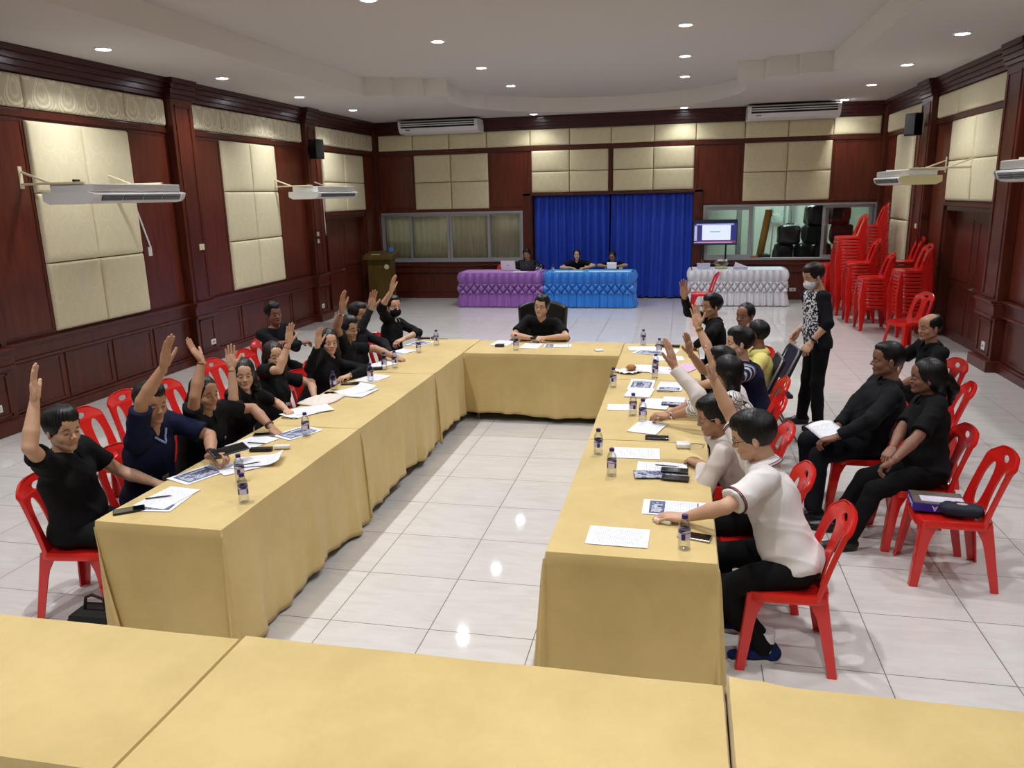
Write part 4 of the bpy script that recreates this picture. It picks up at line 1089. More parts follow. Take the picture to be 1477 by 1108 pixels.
# ================================================================== SCULPTING WITH DISTANCE FIELDS
class Field:
    """distance field on a grid; shapes are blended softly, then skinned with surface nets"""
    def __init__(s, lo, hi, h):
        s.lo = np.asarray(lo, float); s.h = h; s.n = np.ceil((np.asarray(hi)-s.lo)/h).astype(int)+1
        s.D = np.full(s.n, .2, dtype=np.float32)
        s.ax = [s.lo[i]+h*np.arange(s.n[i]) for i in range(3)]
    def win(s, bl, bh, m):
        a = np.clip(np.floor((np.asarray(bl)-m-s.lo)/s.h).astype(int), 0, s.n); b = np.clip(np.ceil((np.asarray(bh)+m-s.lo)/s.h).astype(int)+1, 0, s.n)
        sl = tuple(slice(a[i], b[i]) for i in range(3))
        X = s.ax[0][sl[0]][:, None, None]; Y = s.ax[1][sl[1]][None, :, None]; Z = s.ax[2][sl[2]][None, None, :]
        return sl, X, Y, Z
    def put(s, sl, d, k, op='u'):
        D = s.D[sl]
        if D.size == 0: return
        d = d.astype(np.float32)
        if op == 'u':
            if k > 0: hh = np.clip(.5+.5*(D-d)/k, 0, 1); r = D*(1-hh)+d*hh-k*hh*(1-hh)
            else: r = np.minimum(D, d)
        else:
            if k > 0: hh = np.clip(.5-.5*(D+d)/k, 0, 1); r = D*(1-hh)-d*hh+k*hh*(1-hh)
            else: r = np.maximum(D, -d)
        s.D[sl] = r
    def cone(s, a, b, ra, rb, k=.02, op='u', cap=False, capa=False, flat=None):
        a, b = V3(a), V3(b); r = max(ra, rb); sl, X, Y, Z = s.win(np.minimum(a, b)-r, np.maximum(a, b)+r, .05+k)
        ab = b-a; L2 = ab@ab+1e-12; L = math.sqrt(L2)
        t = ((X-a[0])*ab[0]+(Y-a[1])*ab[1]+(Z-a[2])*ab[2])/L2; tc = np.clip(t, 0, 1)
        dx, dy, dz = X-a[0]-ab[0]*tc, Y-a[1]-ab[1]*tc, Z-a[2]-ab[2]*tc
        if flat is not None:      # squash along a direction: (dir, factor)
            n, q = flat; c = dx*n[0]+dy*n[1]+dz*n[2]; e = c*(1/q-1); dx, dy, dz = dx+e*n[0], dy+e*n[1], dz+e*n[2]
        d = np.sqrt(dx*dx+dy*dy+dz*dz)-(ra+(rb-ra)*tc)
        if cap: d = np.maximum(d, (t-1)*L)
        if capa: d = np.maximum(d, -t*L)
        s.put(sl, d, k, op); return s
    def ell(s, c, r, k=.02, op='u', fr=None):
        c, r = V3(c), V3(r); R = max(r); sl, X, Y, Z = s.win(c-R, c+R, .05+k)
        dx, dy, dz = X-c[0], Y-c[1], Z-c[2]
        if fr is not None: f, l, u = fr; dx, dy, dz = (dx*f[0]+dy*f[1]+dz*f[2]), (dx*l[0]+dy*l[1]+dz*l[2]), (dx*u[0]+dy*u[1]+dz*u[2])
        k0 = np.sqrt((dx/r[0])**2+(dy/r[1])**2+(dz/r[2])**2); k1 = np.sqrt((dx/r[0]**2)**2+(dy/r[1]**2)**2+(dz/r[2]**2)**2)
        s.put(sl, k0*(k0-1)/np.maximum(k1, 1e-6), k, op); return s
    def plane(s, p, n):       # keep the side where (x-p).n < 0
        n = unit(n); X, Y, Z = s.ax[0][:, None, None], s.ax[1][None, :, None], s.ax[2][None, None, :]
        s.D = np.maximum(s.D, ((X-p[0])*n[0]+(Y-p[1])*n[1]+(Z-p[2])*n[2]).astype(np.float32)); return s
    def wrinkle(s, amp, freq, seed):
        X, Y, Z = s.ax[0][:, None, None], s.ax[1][None, :, None], s.ax[2][None, None, :]; q = seed*1.7
        w = np.sin(freq*X+2.2*np.sin(freq*.45*Z+q)+1.3*q)*np.sin(freq*.8*Y+2.0*np.sin(freq*.5*X+2*q)+q)+.6*np.sin(freq*1.3*Z+2.5*np.sin(freq*.6*(X+Y)+q))
        r = 1-np.abs(np.sin(freq*.62*(.55*X+.35*Y+.75*Z)+1.9*np.sin(freq*.31*(X-Y)+q)+q)); r2 = 1-np.abs(np.sin(freq*.55*(.6*Y-.5*X+.6*Z)+1.7*np.sin(freq*.27*(X+Y+Z)+2*q)))
        s.D = s.D+(amp*w*.6-amp*1.3*r**3-amp*1.1*r2**4).astype(np.float32); return s
    def mesh(s):
        D = s.D; S = D < 0
        nx, ny, nz = [m-1 for m in D.shape]
        cnt = np.zeros((nx, ny, nz), np.int8)
        for i in (0, 1):
            for j in (0, 1):
                for k in (0, 1): cnt += S[i:i+nx, j:j+ny, k:k+nz]
        act = (cnt > 0) & (cnt < 8); idx = -np.ones((nx, ny, nz), np.int64); A = np.argwhere(act); idx[act] = np.arange(len(A))
        acc = np.zeros((len(A), 3)); num = np.zeros(len(A))
        cor = [(i, j, k) for i in (0, 1) for j in (0, 1) for k in (0, 1)]
        for a in cor:
            for ax in range(3):
                if a[ax]: continue
                b = list(a); b[ax] = 1
                da = D[A[:, 0]+a[0], A[:, 1]+a[1], A[:, 2]+a[2]]; db = D[A[:, 0]+b[0], A[:, 1]+b[1], A[:, 2]+b[2]]
                m = (da < 0) != (db < 0); t = np.where(m, da/np.where(m, da-db, 1), 0)
                p = np.tile(np.array(a, float), (len(A), 1)); p[:, ax] += t
                acc[m] += p[m]; num[m] += 1
        V = (A+acc/num[:, None])*s.h+s.lo
        F = []
        for ax in range(3):
            o = [0, 1, 2]; o.remove(ax); u, v = o
            sl0 = [slice(1, -1)]*3; sl0[ax] = slice(0, -1); sl1 = [slice(1, -1)]*3; sl1[ax] = slice(1, None)
            a, b = S[tuple(sl0)], S[tuple(sl1)]; E = np.argwhere(a != b)
            if not len(E): continue
            base = E.copy(); base[:, u] += 1; base[:, v] += 1
            ins = a[E[:, 0], E[:, 1], E[:, 2]]
            def g(du, dv): q = base.copy(); q[:, u] += du; q[:, v] += dv; return idx[q[:, 0], q[:, 1], q[:, 2]]
            q = np.stack([g(-1, -1), g(0, -1), g(0, 0), g(-1, 0)], 1)
            fl = ins if ax != 1 else ~ins
            q = np.where(fl[:, None], q, q[:, ::-1]); F.append(q)
        F = np.concatenate(F); F = F[(F >= 0).all(1)]
        return V, F

class Soup:
    """numpy verts/faces with a material index; joined into one object"""
    def __init__(s): s.V = []; s.F = []; s.M = []; s.n = 0
    def add(s, V, F, m=0):
        s.V.append(np.asarray(V, float)); s.F.append([tuple(int(i)+s.n for i in f) for f in F]); s.M.append(np.full(len(F), m) if np.isscalar(m) else np.asarray(m)); s.n += len(V)
    def build(s, name, mats, parent=None):
        V = np.concatenate(s.V); F = [f for q in s.F for f in q]; me = bpy.data.meshes.new(name); me.from_pydata(V.tolist(), [], F)
        for m in mats: me.materials.append(m)
        me.polygons.foreach_set('material_index', np.concatenate(s.M).astype(np.int32)); me.polygons.foreach_set('use_smooth', [True]*len(F)); me.update()
        o = bpy.data.objects.new(name, me); COL.objects.link(o)
        if parent is not None: o.parent = parent
        return o

# ------------------------------------------------------------------ canonical head (x forward, y left, z up)
def make_head(kind):
    fat = 1.05 if kind == 'full' else 1.0; fem = kind == 'woman'
    f = Field((-.16, -.12, -.24), (.15, .12, .16), .0042 if not QUICK else .007)
    f.ell((-.014, 0, .035), (.097, .075*fat, .090), .02)
    f.ell((.024, 0, -.022), (.064, .060*fat, .082), .025)
    jw = .046*fat if not fem else .040
    for sy in (-1, 1):
        f.cone((-.004, sy*jw, -.052), (.060, sy*.012, -.092), .024*fat, .018, .022)
        f.ell((.052, sy*.034, -.030), (.028, .026*fat, .024), .018)
        f.cone((.080, sy*.012, .024), (.066, sy*.046, .020), .011, .009, .016)
    f.ell((.070, 0, -.090), (.018, .020, .017), .015)
    f.ell((.064, 0, .055), (.030, .050, .040), .03)
    for sy in (-1, 1): f.ell((.100, sy*.031, .001), (.020, .019, .012), .012, 'c')
    f.cone((.084, 0, .010), (.104, 0, -.026), .0075, .0105, .012)
    for sy in (-1, 1): f.ell((.096, sy*.012, -.030), (.011, .008, .008), .006)
    f.ell((.078, 0, -.060), (.014, .027, .014), .012)
    f.ell((.0880, 0, -.0570), (.0075, .019, .0042), .004); f.ell((.0872, 0, -.0665), (.0075, .016, .0050), .004)
    f.cone((.0975, -.020, -.0618), (.0975, .020, -.0618), .0035, .0035, .003, 'c')
    for sy in (-1, 1):
        f.ell((-.008, sy*(.076*fat), -.008), (.018, .008, .031), .006, fr=(unit((1, sy*.35, 0)), unit((-sy*.35, 1, 0)), V3(0, 0, 1)))
        f.ell((-.002, sy*(.086*fat), -.004), (.008, .006, .015), .004, 'c')
    f.cone((-.020, 0, -.06), (-.042, 0, -.185), .047*(.88 if fem else 1)*fat, .051*(.86 if fem else 1.05)*fat, .022)
    f.plane((0, 0, -.205), (0, 0, -1))
    V, F = f.mesh()
    C = V[F].mean(1); m = np.zeros(len(F), int)
    lip = (C[:, 0] > .080) & (np.abs(C[:, 1]) < .0200-.3*np.abs(C[:, 2]+.062)) & (np.abs(C[:, 2]+.0618) < .0085)
    m[lip] = 1
    S = Soup(); S.add(V, F, m)
    def sphere(c, r, n=14, k=10, z0=-1.0, z1=1.0, rot=None):
        vs = []; fs = []
        for j in range(k+1):
            th = PI*(j/k)
            for i in range(n): a = 2*PI*i/n; vs.append((r[0]*math.cos(th), r[1]*math.sin(th)*math.cos(a), r[2]*math.sin(th)*math.sin(a)))
        for j in range(k):
            for i in range(n): fs.append((j*n+i, j*n+(i+1) % n, (j+1)*n+(i+1) % n, (j+1)*n+i))
        vs = np.array(vs)
        if rot is not None: vs = vs@np.array(rot).T
        return vs+np.array(c), fs
    for sy in (-1, 1):
        c = (.0765, sy*.0305, .002)
        V, F = sphere(c, (.0125, .0145, .0118), 16, 16); M_ = np.array([3 if k//16 >= 3 else 4 for k in range(len(F))]); S.add(V, F, M_)
        # eyelids: a skin shell that leaves a narrow slit
        vs = []; fs = []
        for (za, zb) in ((.20, 1.5), (-.30, -1.5)):
            o = len(vs); n = 12
            for j in range(5):
                e = za+(zb-za)*j/4
                for i in range(n+1):
                    a = -1.35+2.7*i/n; e2 = e*(1-.55*(abs(a)/1.35)**2) if j == 0 else e
                    vs.append((c[0]+.0140*math.cos(e2)*math.cos(a), c[1]+.0165*math.cos(e2)*math.sin(a), c[2]+.0130*math.sin(e2)))
            for j in range(4):
                for i in range(n): fs.append((o+j*(n+1)+i, o+j*(n+1)+i+1, o+(j+1)*(n+1)+i+1, o+(j+1)*(n+1)+i))
        S.add(vs, fs, 0)
        b = MB(); pts = [(.0935-.0*abs(t)-.40*(t-.0)**2*0, 0, 0) for t in (0,)]
        pts = [(.094-.22*(y-.008)**1*0-8.0*(y-.014)**2, sy*y, .024+.004*math.sin((y-.012)/.036*PI)-(.003 if y > .04 else 0)) for y in (.013, .021, .029, .037, .046)]
        b.tube(pts, [.0022, .0030, .0030, .0026, .0012], 6, squash=(1.0, 1.0)); S.add(b.v, b.f, 2)
    return S

# ------------------------------------------------------------------ canonical right hand (x fingers, -z palm, +y thumb)
def make_hand(pose):
    f = Field((-.05, -.075, -.10), (.20, .11, .05), .0030 if not QUICK else .005)
    f.cone((-.035, 0, 0), (.005, 0, 0), .026, .027, .0, flat=((0, 0, 1), .78))
    f.ell((.040, .004, 0), (.052, .038, .0155), .015); f.ell((.070, 0, .001), (.034, .041, .0135), .012)
    f.ell((.028, .024, -.010), (.034, .017, .015), .012)
    f.ell((.030, -.026, -.007), (.036, .013, .014), .012)
    curls = dict(open=((4, 6, 4),)*4, flat=((18, 26, 14),)*4, relax=((28, 40, 24), (32, 44, 26), (36, 46, 28), (40, 48, 30)), grip=((45, 62, 40), (52, 66, 42), (56, 68, 44), (60, 70, 44)))[pose]
    spread = dict(open=(4, 1.5, -2, -6), flat=(6, 1, -4, -10), relax=(4, 1, -2, -6), grip=(2, 0, -1, -3))[pose]
    base = [(.088, .029, .001), (.093, .0095, .002), (.090, -.0105, .001), (.082, -.029, -.001)]; Ls = [(.040, .024, .020), (.044, .028, .021), (.041, .026, .020), (.032, .019, .018)]
    for i in range(4):
        p = V3(base[i]); yaw = math.radians(spread[i]); a = 0; r = [.0096, .0099, .0093, .0082][i]
        prev = p-V3(.02, 0, 0)
        f.cone(prev, p, r, r, .008)
        for j in range(3):
            a += math.radians(curls[i][j]); d = V3(math.cos(a)*math.cos(yaw), math.cos(a)*math.sin(yaw), -math.sin(a)); q = p+d*Ls[i][j]
            f.cone(p, q, r*(1-.06*j), r*(.95-.08*j), .003); p = q
    ta = dict(open=(38, 0), flat=(34, 10), relax=(26, 30), grip=(12, 50))[pose]
    p = V3(.020, .026, -.006); yaw = math.radians(ta[0]+8); dn = math.radians(ta[1])
    for j, (L, r) in enumerate(((.036, .0125), (.032, .0108), (.026, .0098))):
        d = V3(math.cos(yaw)*math.cos(dn), math.sin(yaw)*math.cos(dn), -math.sin(dn)); q = p+d*L; f.cone(p, q, r, r*.93, .006); p = q; yaw -= math.radians(10 if pose == 'open' else 18)
    V, F = f.mesh(); return V, F
QUICK = False
HEADS = {}; HANDS = {}
def head_of(k):
    if k not in HEADS: HEADS[k] = make_head(k)
    return HEADS[k]
def hand_of(k):
    if k not in HANDS: HANDS[k] = make_hand(k)
    return HANDS[k]
def rotz(a): c, s = math.cos(a), math.sin(a); return np.array([[c, -s, 0], [s, c, 0], [0, 0, 1.]])
def head_frame(yaw, pitch=0, roll=0):
    y, p, r = map(math.radians, (yaw, pitch, roll)); cp, sp = math.cos(p), math.sin(p); cr, sr = math.cos(r), math.sin(r)
    Ry = np.array([[cp, 0, sp], [0, 1, 0], [-sp, 0, cp]]); Rx = np.array([[1, 0, 0], [0, cr, -sr], [0, sr, cr]])
    return rotz(y)@Ry@Rx      # positive pitch looks down

# ------------------------------------------------------------------ hair
def make_hair(style, h=.005):
    if QUICK: h *= 1.5
    f = Field((-.24, -.15, -.50), (.15, .15, .20), h) if style in ('long', 'longback', 'pony', 'bob') else Field((-.16, -.12, -.16), (.15, .12, .20), h)
    if style in ('short', 'quiff', 'crop', 'fade', 'recede'):
        t = dict(short=.013, quiff=.016, crop=.0065, fade=.007, recede=.006)[style]
        f.ell((-.017, 0, .040), (.097+t, .0765+t*.8, .090+t), .0)
        if style in ('short', 'quiff'):
            f.ell((.020, .01, .108), (.070, .058, .030 if style == 'short' else .038), .03)
            f.ell((.066, .012, .086), (.030, .045, .018), .02); f.ell((-.07, 0, .05), (.045, .07, .06), .03)
        f.ell((.098, 0, -.042), (.072, .098, .104 if style != 'recede' else .125), .012, 'c')
        f.ell((.045, 0, -.075), (.055, .12, .075), .012, 'c')
        f.ell((.0, 0, -.115), (.12, .12, .072), .01, 'c')
        if style == 'recede': f.ell((.05, 0, .115), (.105, .062, .050), .02, 'c')
        if style == 'fade': f.ell((.01, 0, .10), (.08, .058, .032), .03)
    else:
        f.ell((-.018, 0, .040), (.113, .090, .103), 0)
        f.ell((-.05, 0, -.02), (.078, .086, .09), .03)
        if style == 'pony':
            f.ell((.098, 0, -.040), (.072, .098, .110), .012, 'c'); f.ell((.040, 0, -.085), (.075, .12, .080), .012, 'c'); f.ell((-.02, 0, -.15), (.12, .12, .075), .01, 'c')
            f.ell((-.125, 0, .0), (.030, .034, .034), .02); f.cone((-.14, 0, -.005), (-.175, 0, -.075), .036, .040, .02); f.cone((-.175, 0, -.075), (-.165, .005, -.19), .040, .012, .02)
        else:
            bl = dict(long=.26, longback=.40, bob=.15)[style]
            for sy in (-1, 1):
                f.cone((-.03, sy*.068, -.01), (-.02 if style != 'longback' else -.06, sy*.085, -.12), .034, .034, .03)
                f.cone((-.02 if style != 'longback' else -.06, sy*.085, -.12), (-.03 if style != 'longback' else -.10, sy*.080, -bl), .036, .020, .03)
            f.cone((-.07, 0, .0), (-.09, 0, -bl+.03), .062, .045, .03, flat=((1, 0, 0), .6))
            f.ell((.108, 0, -.046), (.078, .066, .118), .014, 'c'); f.ell((.075, 0, -.12), (.085, .060, .13), .014, 'c')
            f.cone((-.03, 0, -.11), (-.03, 0, -.5), .050, .056, .01, 'c')
    # strands
    X, Y, Z = f.ax[0][:, None, None], f.ax[1][None, :, None], f.ax[2][None, None, :]
    a = np.arctan2(Y, X+.02)
    f.D = f.D+(.0016*np.sin(34*a+9*np.sin(18*Z))+.0012*np.sin(90*Y+40*X)).astype(np.float32)
    V, F = f.mesh(); return V, F
HAIRS = {}
def hair_of(k):
    if k not in HAIRS: HAIRS[k] = make_hair(k)
    return HAIRS[k]

def hair_mat(name, col):
    m = simple(name, col, .42, spec=.35); nt = m.node_tree; b = nt.nodes['Principled BSDF']; tc = nt.nodes.new('ShaderNodeTexCoord'); mp = nt.nodes.new('ShaderNodeMapping'); mp.inputs['Scale'].default_value = (1, 1, .18); nt.links.new(tc.outputs['Object'], mp.inputs['Vector'])
    n = nt.nodes.new('ShaderNodeTexNoise'); n.inputs['Scale'].default_value = 260; n.inputs['Detail'].default_value = 2; nt.links.new(mp.outputs[0], n.inputs['Vector']); bp = nt.nodes.new('ShaderNodeBump'); bp.inputs['Strength'].default_value = .35; bp.inputs['Distance'].default_value = .002
    nt.links.new(n.outputs['Fac'], bp.inputs['Height']); nt.links.new(bp.outputs['Normal'], b.inputs['Normal']); return m
M['hair'] = hair_mat('black_hair', '#060505'); M['hair_brown'] = hair_mat('dark_brown_hair', '#1d110b'); M['hair_grey'] = hair_mat('greying_hair', '#1a1817')
def skin_mat(name, col):
    m = simple(name, col, .55, bump=.06, bscale=200, var=.05, vscale=14); b = m.node_tree.nodes['Principled BSDF']; b.inputs['Subsurface Weight'].default_value = .12; b.inputs['Subsurface Radius'].default_value = (.012, .005, .003); b.inputs['Subsurface Scale'].default_value = .4; return m
SK = dict(light=skin_mat('light_skin', '#c0987c'), mid=skin_mat('tan_skin', '#a67c60'), dark=skin_mat('brown_skin', '#815a46'))
LIP = dict(light=simple('rose_lips', '#a76c5d', .5), mid=simple('brown_lips', '#8b5a49', .5), dark=simple('dark_lips', '#6b443a', .5))
M['eye_white'] = simple('eye_white', '#b3aaa2', .3); M['iris'] = simple('dark_iris', '#120b08', .15)

# ------------------------------------------------------------------ fabrics
def fab(name, col, rough=.85, var=.08): return simple(name, col, rough, bump=.08, bscale=320, var=var, vscale=9, sheen=.0, spec=.2)
FB = dict(black=fab('black_cotton', '#0b0b0d'), soft_black=fab('washed_black_cotton', '#121317'), navy=fab('navy_cotton', '#0d1330'), deepnavy=fab('deep_navy', '#0e1524'), white=fab('white_pique', '#d6d2d0', var=.02),
          offwhite=fab('off_white_cotton', '#c9c1bb', var=.03), yellow=fab('pale_yellow_cotton', '#d9cf7c', var=.03), charcoal=fab('charcoal_jacket', '#17181d'), trousers=fab('black_trousers', '#08080a'), darktrousers=fab('navy_black_trousers', '#0c0e16'),
          socks=fab('white_sock', '#cfcfd3'), maskw=fab('white_face_mask', '#d8dce4', var=.02), maskb=fab('black_face_mask', '#0a0a0c'))
def check_mat():
    m, nt, b = new_mat('black_white_grid_check'); tc = nt.nodes.new('ShaderNodeTexCoord'); mp = nt.nodes.new('ShaderNodeMapping'); mp.inputs['Rotation'].default_value = (0, 0, .5); nt.links.new(tc.outputs['Object'], mp.inputs['Vector']); sp = nt.nodes.new('ShaderNodeSeparateXYZ'); nt.links.new(mp.outputs[0], sp.inputs[0])
    g = None
    for o in (0, 1):
        x = mth(nt, 'MULTIPLY_ADD', sp.outputs[2], bv=.75*(1 if o == 0 else -1)); nt.links.new(sp.outputs[o], x.node.inputs[2]); x = mth(nt, 'DIVIDE', x, bv=.024); x = mth(nt, 'ADD', x, bv=200); f_ = mth(nt, 'FRACT', x); k = mth(nt, 'LESS_THAN', f_, bv=.17); g = k if g is None else mth(nt, 'MAXIMUM', g, k)
    mx = nt.nodes.new('ShaderNodeMix'); mx.data_type = 'RGBA'; mx.inputs['A'].default_value = hexc('#d2cdc8'); mx.inputs['B'].default_value = hexc('#16161a'); nt.links.new(g, mx.inputs['Factor']); nt.links.new(mx.outputs['Result'], b.inputs['Base Color']); b.inputs['Roughness'].default_value = .85; return m
def stripe_mat(name, c1, c2, axis, w, frac):
    m, nt, b = new_mat(name); tc = nt.nodes.new('ShaderNodeTexCoord'); sp = nt.nodes.new('ShaderNodeSeparateXYZ'); nt.links.new(tc.outputs['Object'], sp.inputs[0])
    x = mth(nt, 'DIVIDE', sp.outputs[axis], bv=w); x = mth(nt, 'ADD', x, bv=300); f_ = mth(nt, 'FRACT', x); k = mth(nt, 'LESS_THAN', f_, bv=frac)
    mx = nt.nodes.new('ShaderNodeMix'); mx.data_type = 'RGBA'; mx.inputs['A'].default_value = hexc(c1); mx.inputs['B'].default_value = hexc(c2); nt.links.new(k, mx.inputs['Factor']); nt.links.new(mx.outputs['Result'], b.inputs['Base Color']); b.inputs['Roughness'].default_value = .85; return m
def print_mat():
    m, nt, b = new_mat('black_white_print'); tc = nt.nodes.new('ShaderNodeTexCoord'); v = nt.nodes.new('ShaderNodeTexVoronoi'); v.inputs['Scale'].default_value = 44; nt.links.new(tc.outputs['Object'], v.inputs['Vector']); n = nt.nodes.new('ShaderNodeTexNoise'); n.inputs['Scale'].default_value = 55; nt.links.new(tc.outputs['Object'], n.inputs['Vector'])
    s = mth(nt, 'ADD', v.outputs['Distance'], n.outputs['Fac']); k = mth(nt, 'GREATER_THAN', s, bv=.98)
    mx = nt.nodes.new('ShaderNodeMix'); mx.data_type = 'RGBA'; mx.inputs['A'].default_value = hexc('#cfd0d8'); mx.inputs['B'].default_value = hexc('#15151c'); nt.links.new(k, mx.inputs['Factor']); nt.links.new(mx.outputs['Result'], b.inputs['Base Color']); b.inputs['Roughness'].default_value = .85; return m
FB['check'] = check_mat(); FB['stripe'] = stripe_mat('navy_white_stripe', '#0e1530', '#b9bccb', 1, .030, .42); FB['print'] = print_mat()

# ------------------------------------------------------------------ a whole person
def shoe_mesh(A, toe, mat_up, mat_sole, parent, sneaker=False, s=1.0):
    """A: ankle, toe: horizontal direction"""
    d = unit((toe[0], toe[1], 0)); l = V3(-d[1], d[0], 0); base = V3(A[0], A[1], A[2]-.085*s)
    f = Field(base-V3(.25, .25, .01), base+V3(.25, .25, .16), .006)
    P = lambda x, y, z: base+d*x*s+l*y*s+V3(0, 0, z*s)
    f.cone(P(-.045, 0, .045), P(.06, 0, .045), .038, .040, .02); f.cone(P(.06, 0, .042), P(.165, .004, .034), .040, .030, .02, flat=((0, 0, 1), .85)); f.cone(P(-.03, 0, .04), P(-.025, 0, .085), .037, .036, .02)
    f.plane(P(0, 0, .012), (0, 0, -1)); f.plane(P(0, 0, .098), (0, 0, 1))
    V, F = f.mesh(); S = Soup(); S.add(V, F, 0); o = S.build('shoe', [mat_up], parent)
    b = MB(); out = []
    for k in range(28):
        a = 2*PI*k/28; x = .055+.135*math.cos(a); w = (.040+.008*math.cos(a-.4))*math.sin(a); out.append((base+d*x*s+l*w*s))
    b.v = [tuple(p+V3(0, 0, .001)) for p in out]+[tuple(p*1.0+V3(0, 0, .024*s)) for p in out]; n = 28
    b.f = [tuple(range(n))[::-1], tuple(range(n, 2*n))]+[(i, (i+1) % n, n+(i+1) % n, n+i) for i in range(n)]; b.m = [0]*len(b.f)
    so = b.build('sole', mat_sole, o)
    return o
M['sole_white'] = simple('white_sole', '#cfcdc8', .6); M['sole_black'] = simple('black_sole', '#0d0d0e', .6); M['shoe_black'] = simple('black_shoe', '#0a0a0b', .4); M['shoe_blue'] = fab('blue_knit_shoe', '#10214e')

def person(key, label, spec, headyaw, hp=0, hr=0, skin='mid', hair='short', hairmat='hair', shirt='black', sleeve='short', pants='trousers', kind='man', girth=1.0,
           handR='flat', handL='flat', palmR=None, palmL=None, fdirR=None, fdirL=None, feet=None, legs='under', collar=None, glasses=None, mask=None, front=None, res=.0105,
           sleeve_mat=None, trim=None, standing=False, shoes='black', neck='crew', logo=None, group=None, cat='person', crossed=False, sleeve_frac=.62):
    sp = spec; s = sp['s']; J = torso(sp['hip'], sp['head'], sp['face'], s, raise_r=sp.get('rr', 0), raise_l=0)
    hip, nb, head, upv, left, fwd, L = (J[k] for k in ('hip', 'nb', 'head', 'up', 'left', 'fwd', 'L'))
    base = V3(hip[0], hip[1], 0); fr = (fwd, left, upv); LL = L/.5
    t = thing('person', label, cat, tuple(base), 0, group)
    O = base
    def loc(p): return V3(p)-O
    hip, nb, head = loc(hip), loc(nb), loc(head); SR, SL = loc(J['SR']), loc(J['SL'])
    ER, WR = loc(sp['R'][0]), loc(sp['R'][1]); EL, WL = loc(sp['L'][0]), loc(sp['L'][1])
    Rh = head_frame(headyaw, hp, hr); hs = s*.985+.015; NB = head+Rh@(V3(-.040, 0, -.165)*hs)*.6+(nb-head)*.4*1.08; nax = unit(unit(head+Rh@V3(-.02, 0, -.06)-NB)+upv*.5)
    # ---- legs
    hz = math.radians(sp['face']); f0 = V3(math.cos(hz), math.sin(hz), 0); l0 = V3(-f0[1], f0[0], 0)
    TL, SLn = .40*s, .385*s
    K = {}; A = {}; toes = {}
    for sd, q in (('R', -1), ('L', 1)):
        H = hip+l0*q*.085*s-V3(0, 0, .0)
        if standing: kn = H+f0*.03+V3(0, 0, -.41*s)+l0*q*.01; an = V3(H[0], H[1], 0)+f0*(.0 if q > 0 else .06)+l0*q*.03+V3(0, 0, .085)
        elif feet: 
            an = loc(V3(feet[0 if sd == 'R' else 1])); kn, an = two_bone(H, an, TL, SLn, f0*.6+V3(0, 0, 1.2))
        else:
            an = V3(H[0], H[1], 0)+f0*(.34*s)+l0*q*.03+V3(0, 0, .085); kn, an = two_bone(H, an, TL, SLn, f0*.7+V3(0, 0, 1.0))
        K[sd], A[sd] = (H, kn), an; toes[sd] = f0+l0*q*.15
    # ---- skin body
    P = [hip, nb, SR, SL, ER, WR, EL, WL]+[K['R'][1], K['L'][1], A['R'], A['L']]
    lo = np.min(P, 0)-.16; hi = np.max(P, 0)+.16
    f = Field(lo, hi, .012 if not QUICK else .016)
    g = girth*s
    C = lambda u, fo=0, la=0: hip+(nb-hip)*u+fwd*fo+left*la
    f.ell(C(.02), (.095*g, .140*g, .10*s), .03, fr=fr); f.ell(C(.33), (.085*g, .118*g, .13*LL), .04, fr=fr); f.ell(C(.66), (.094*g, .138*g, .14*LL), .05, fr=fr)
    f.cone(SR, SL, .044*s, .044*s, .04); f.cone(C(.85), NB, .050*s, .044*s, .03)
    for S_, E_, W_ in ((SR, ER, WR), (SL, EL, WL)):
        f.cone(C(.95), S_, .04*s, .044*s, .03); f.cone(S_, E_, .045*s*math.sqrt(girth), .037*s, .012); f.cone(E_, E_+(W_-E_)*.35, .037*s, .037*s*math.sqrt(girth), .01); f.cone(E_+(W_-E_)*.35, W_, .037*s*math.sqrt(girth), .0255*s, .008)
    for sd in 'RL':
        H, kn = K[sd]; f.cone(H, kn, .07*s, .048*s, .03); f.cone(kn, A[sd], .046*s, .036*s, .02); f.cone(A[sd], A[sd]+unit(toes[sd])*.12*s-V3(0, 0, .045*s), .030*s, .022*s, .02)
    V, F = f.mesh(); B = Soup(); B.add(V, F, 0)
    # head
    R = head_frame(headyaw, hp, hr); hs = s*.985+.015
    HS = head_of('woman' if kind == 'woman' else ('full' if girth > 1.12 else 'man'))
    for V, F, m in zip(HS.V, HS.F, HS.M): B.V.append((V*hs)@R.T+head); B.F.append([tuple(i+B.n for i in q) for q in F]); B.M.append(m)
    B.n += HS.n
    # hands
    def hand(W_, E_, pose, sd, fd, pn):
        ad = unit(W_-E_); x = unit(fd) if fd is not None else ad
        pn = unit(pn if pn is not None else (0, 0, -1)); z = -(pn-x*np.dot(pn, x)); z = unit(z); y = np.cross(z, x)
        V, F = hand_of(pose); V = V*(s*(.93 if kind == 'woman' else 1.0))
        if sd == 'L': V = V*np.array([1, -1, 1]); F = F[:, ::-1]
        V = V@np.stack([x, y, z]) + W_ + x*.012
        B.add(V, F, 0); return x, y, z
    # left hand: mirrored so that its thumb points to -y of the frame
    xR = hand(WR, ER, handR, 'R', fdirR, palmR); xL = hand(WL, EL, handL, 'L', fdirL, palmL)
    body = B.build('body', [SK[skin], LIP[skin], M[hairmat], M['eye_white'], M['iris']], t)
    # ---- shirt
    f = Field(lo-.02, hi+.02, res if not QUICK else .015)
    i_ = .018*s
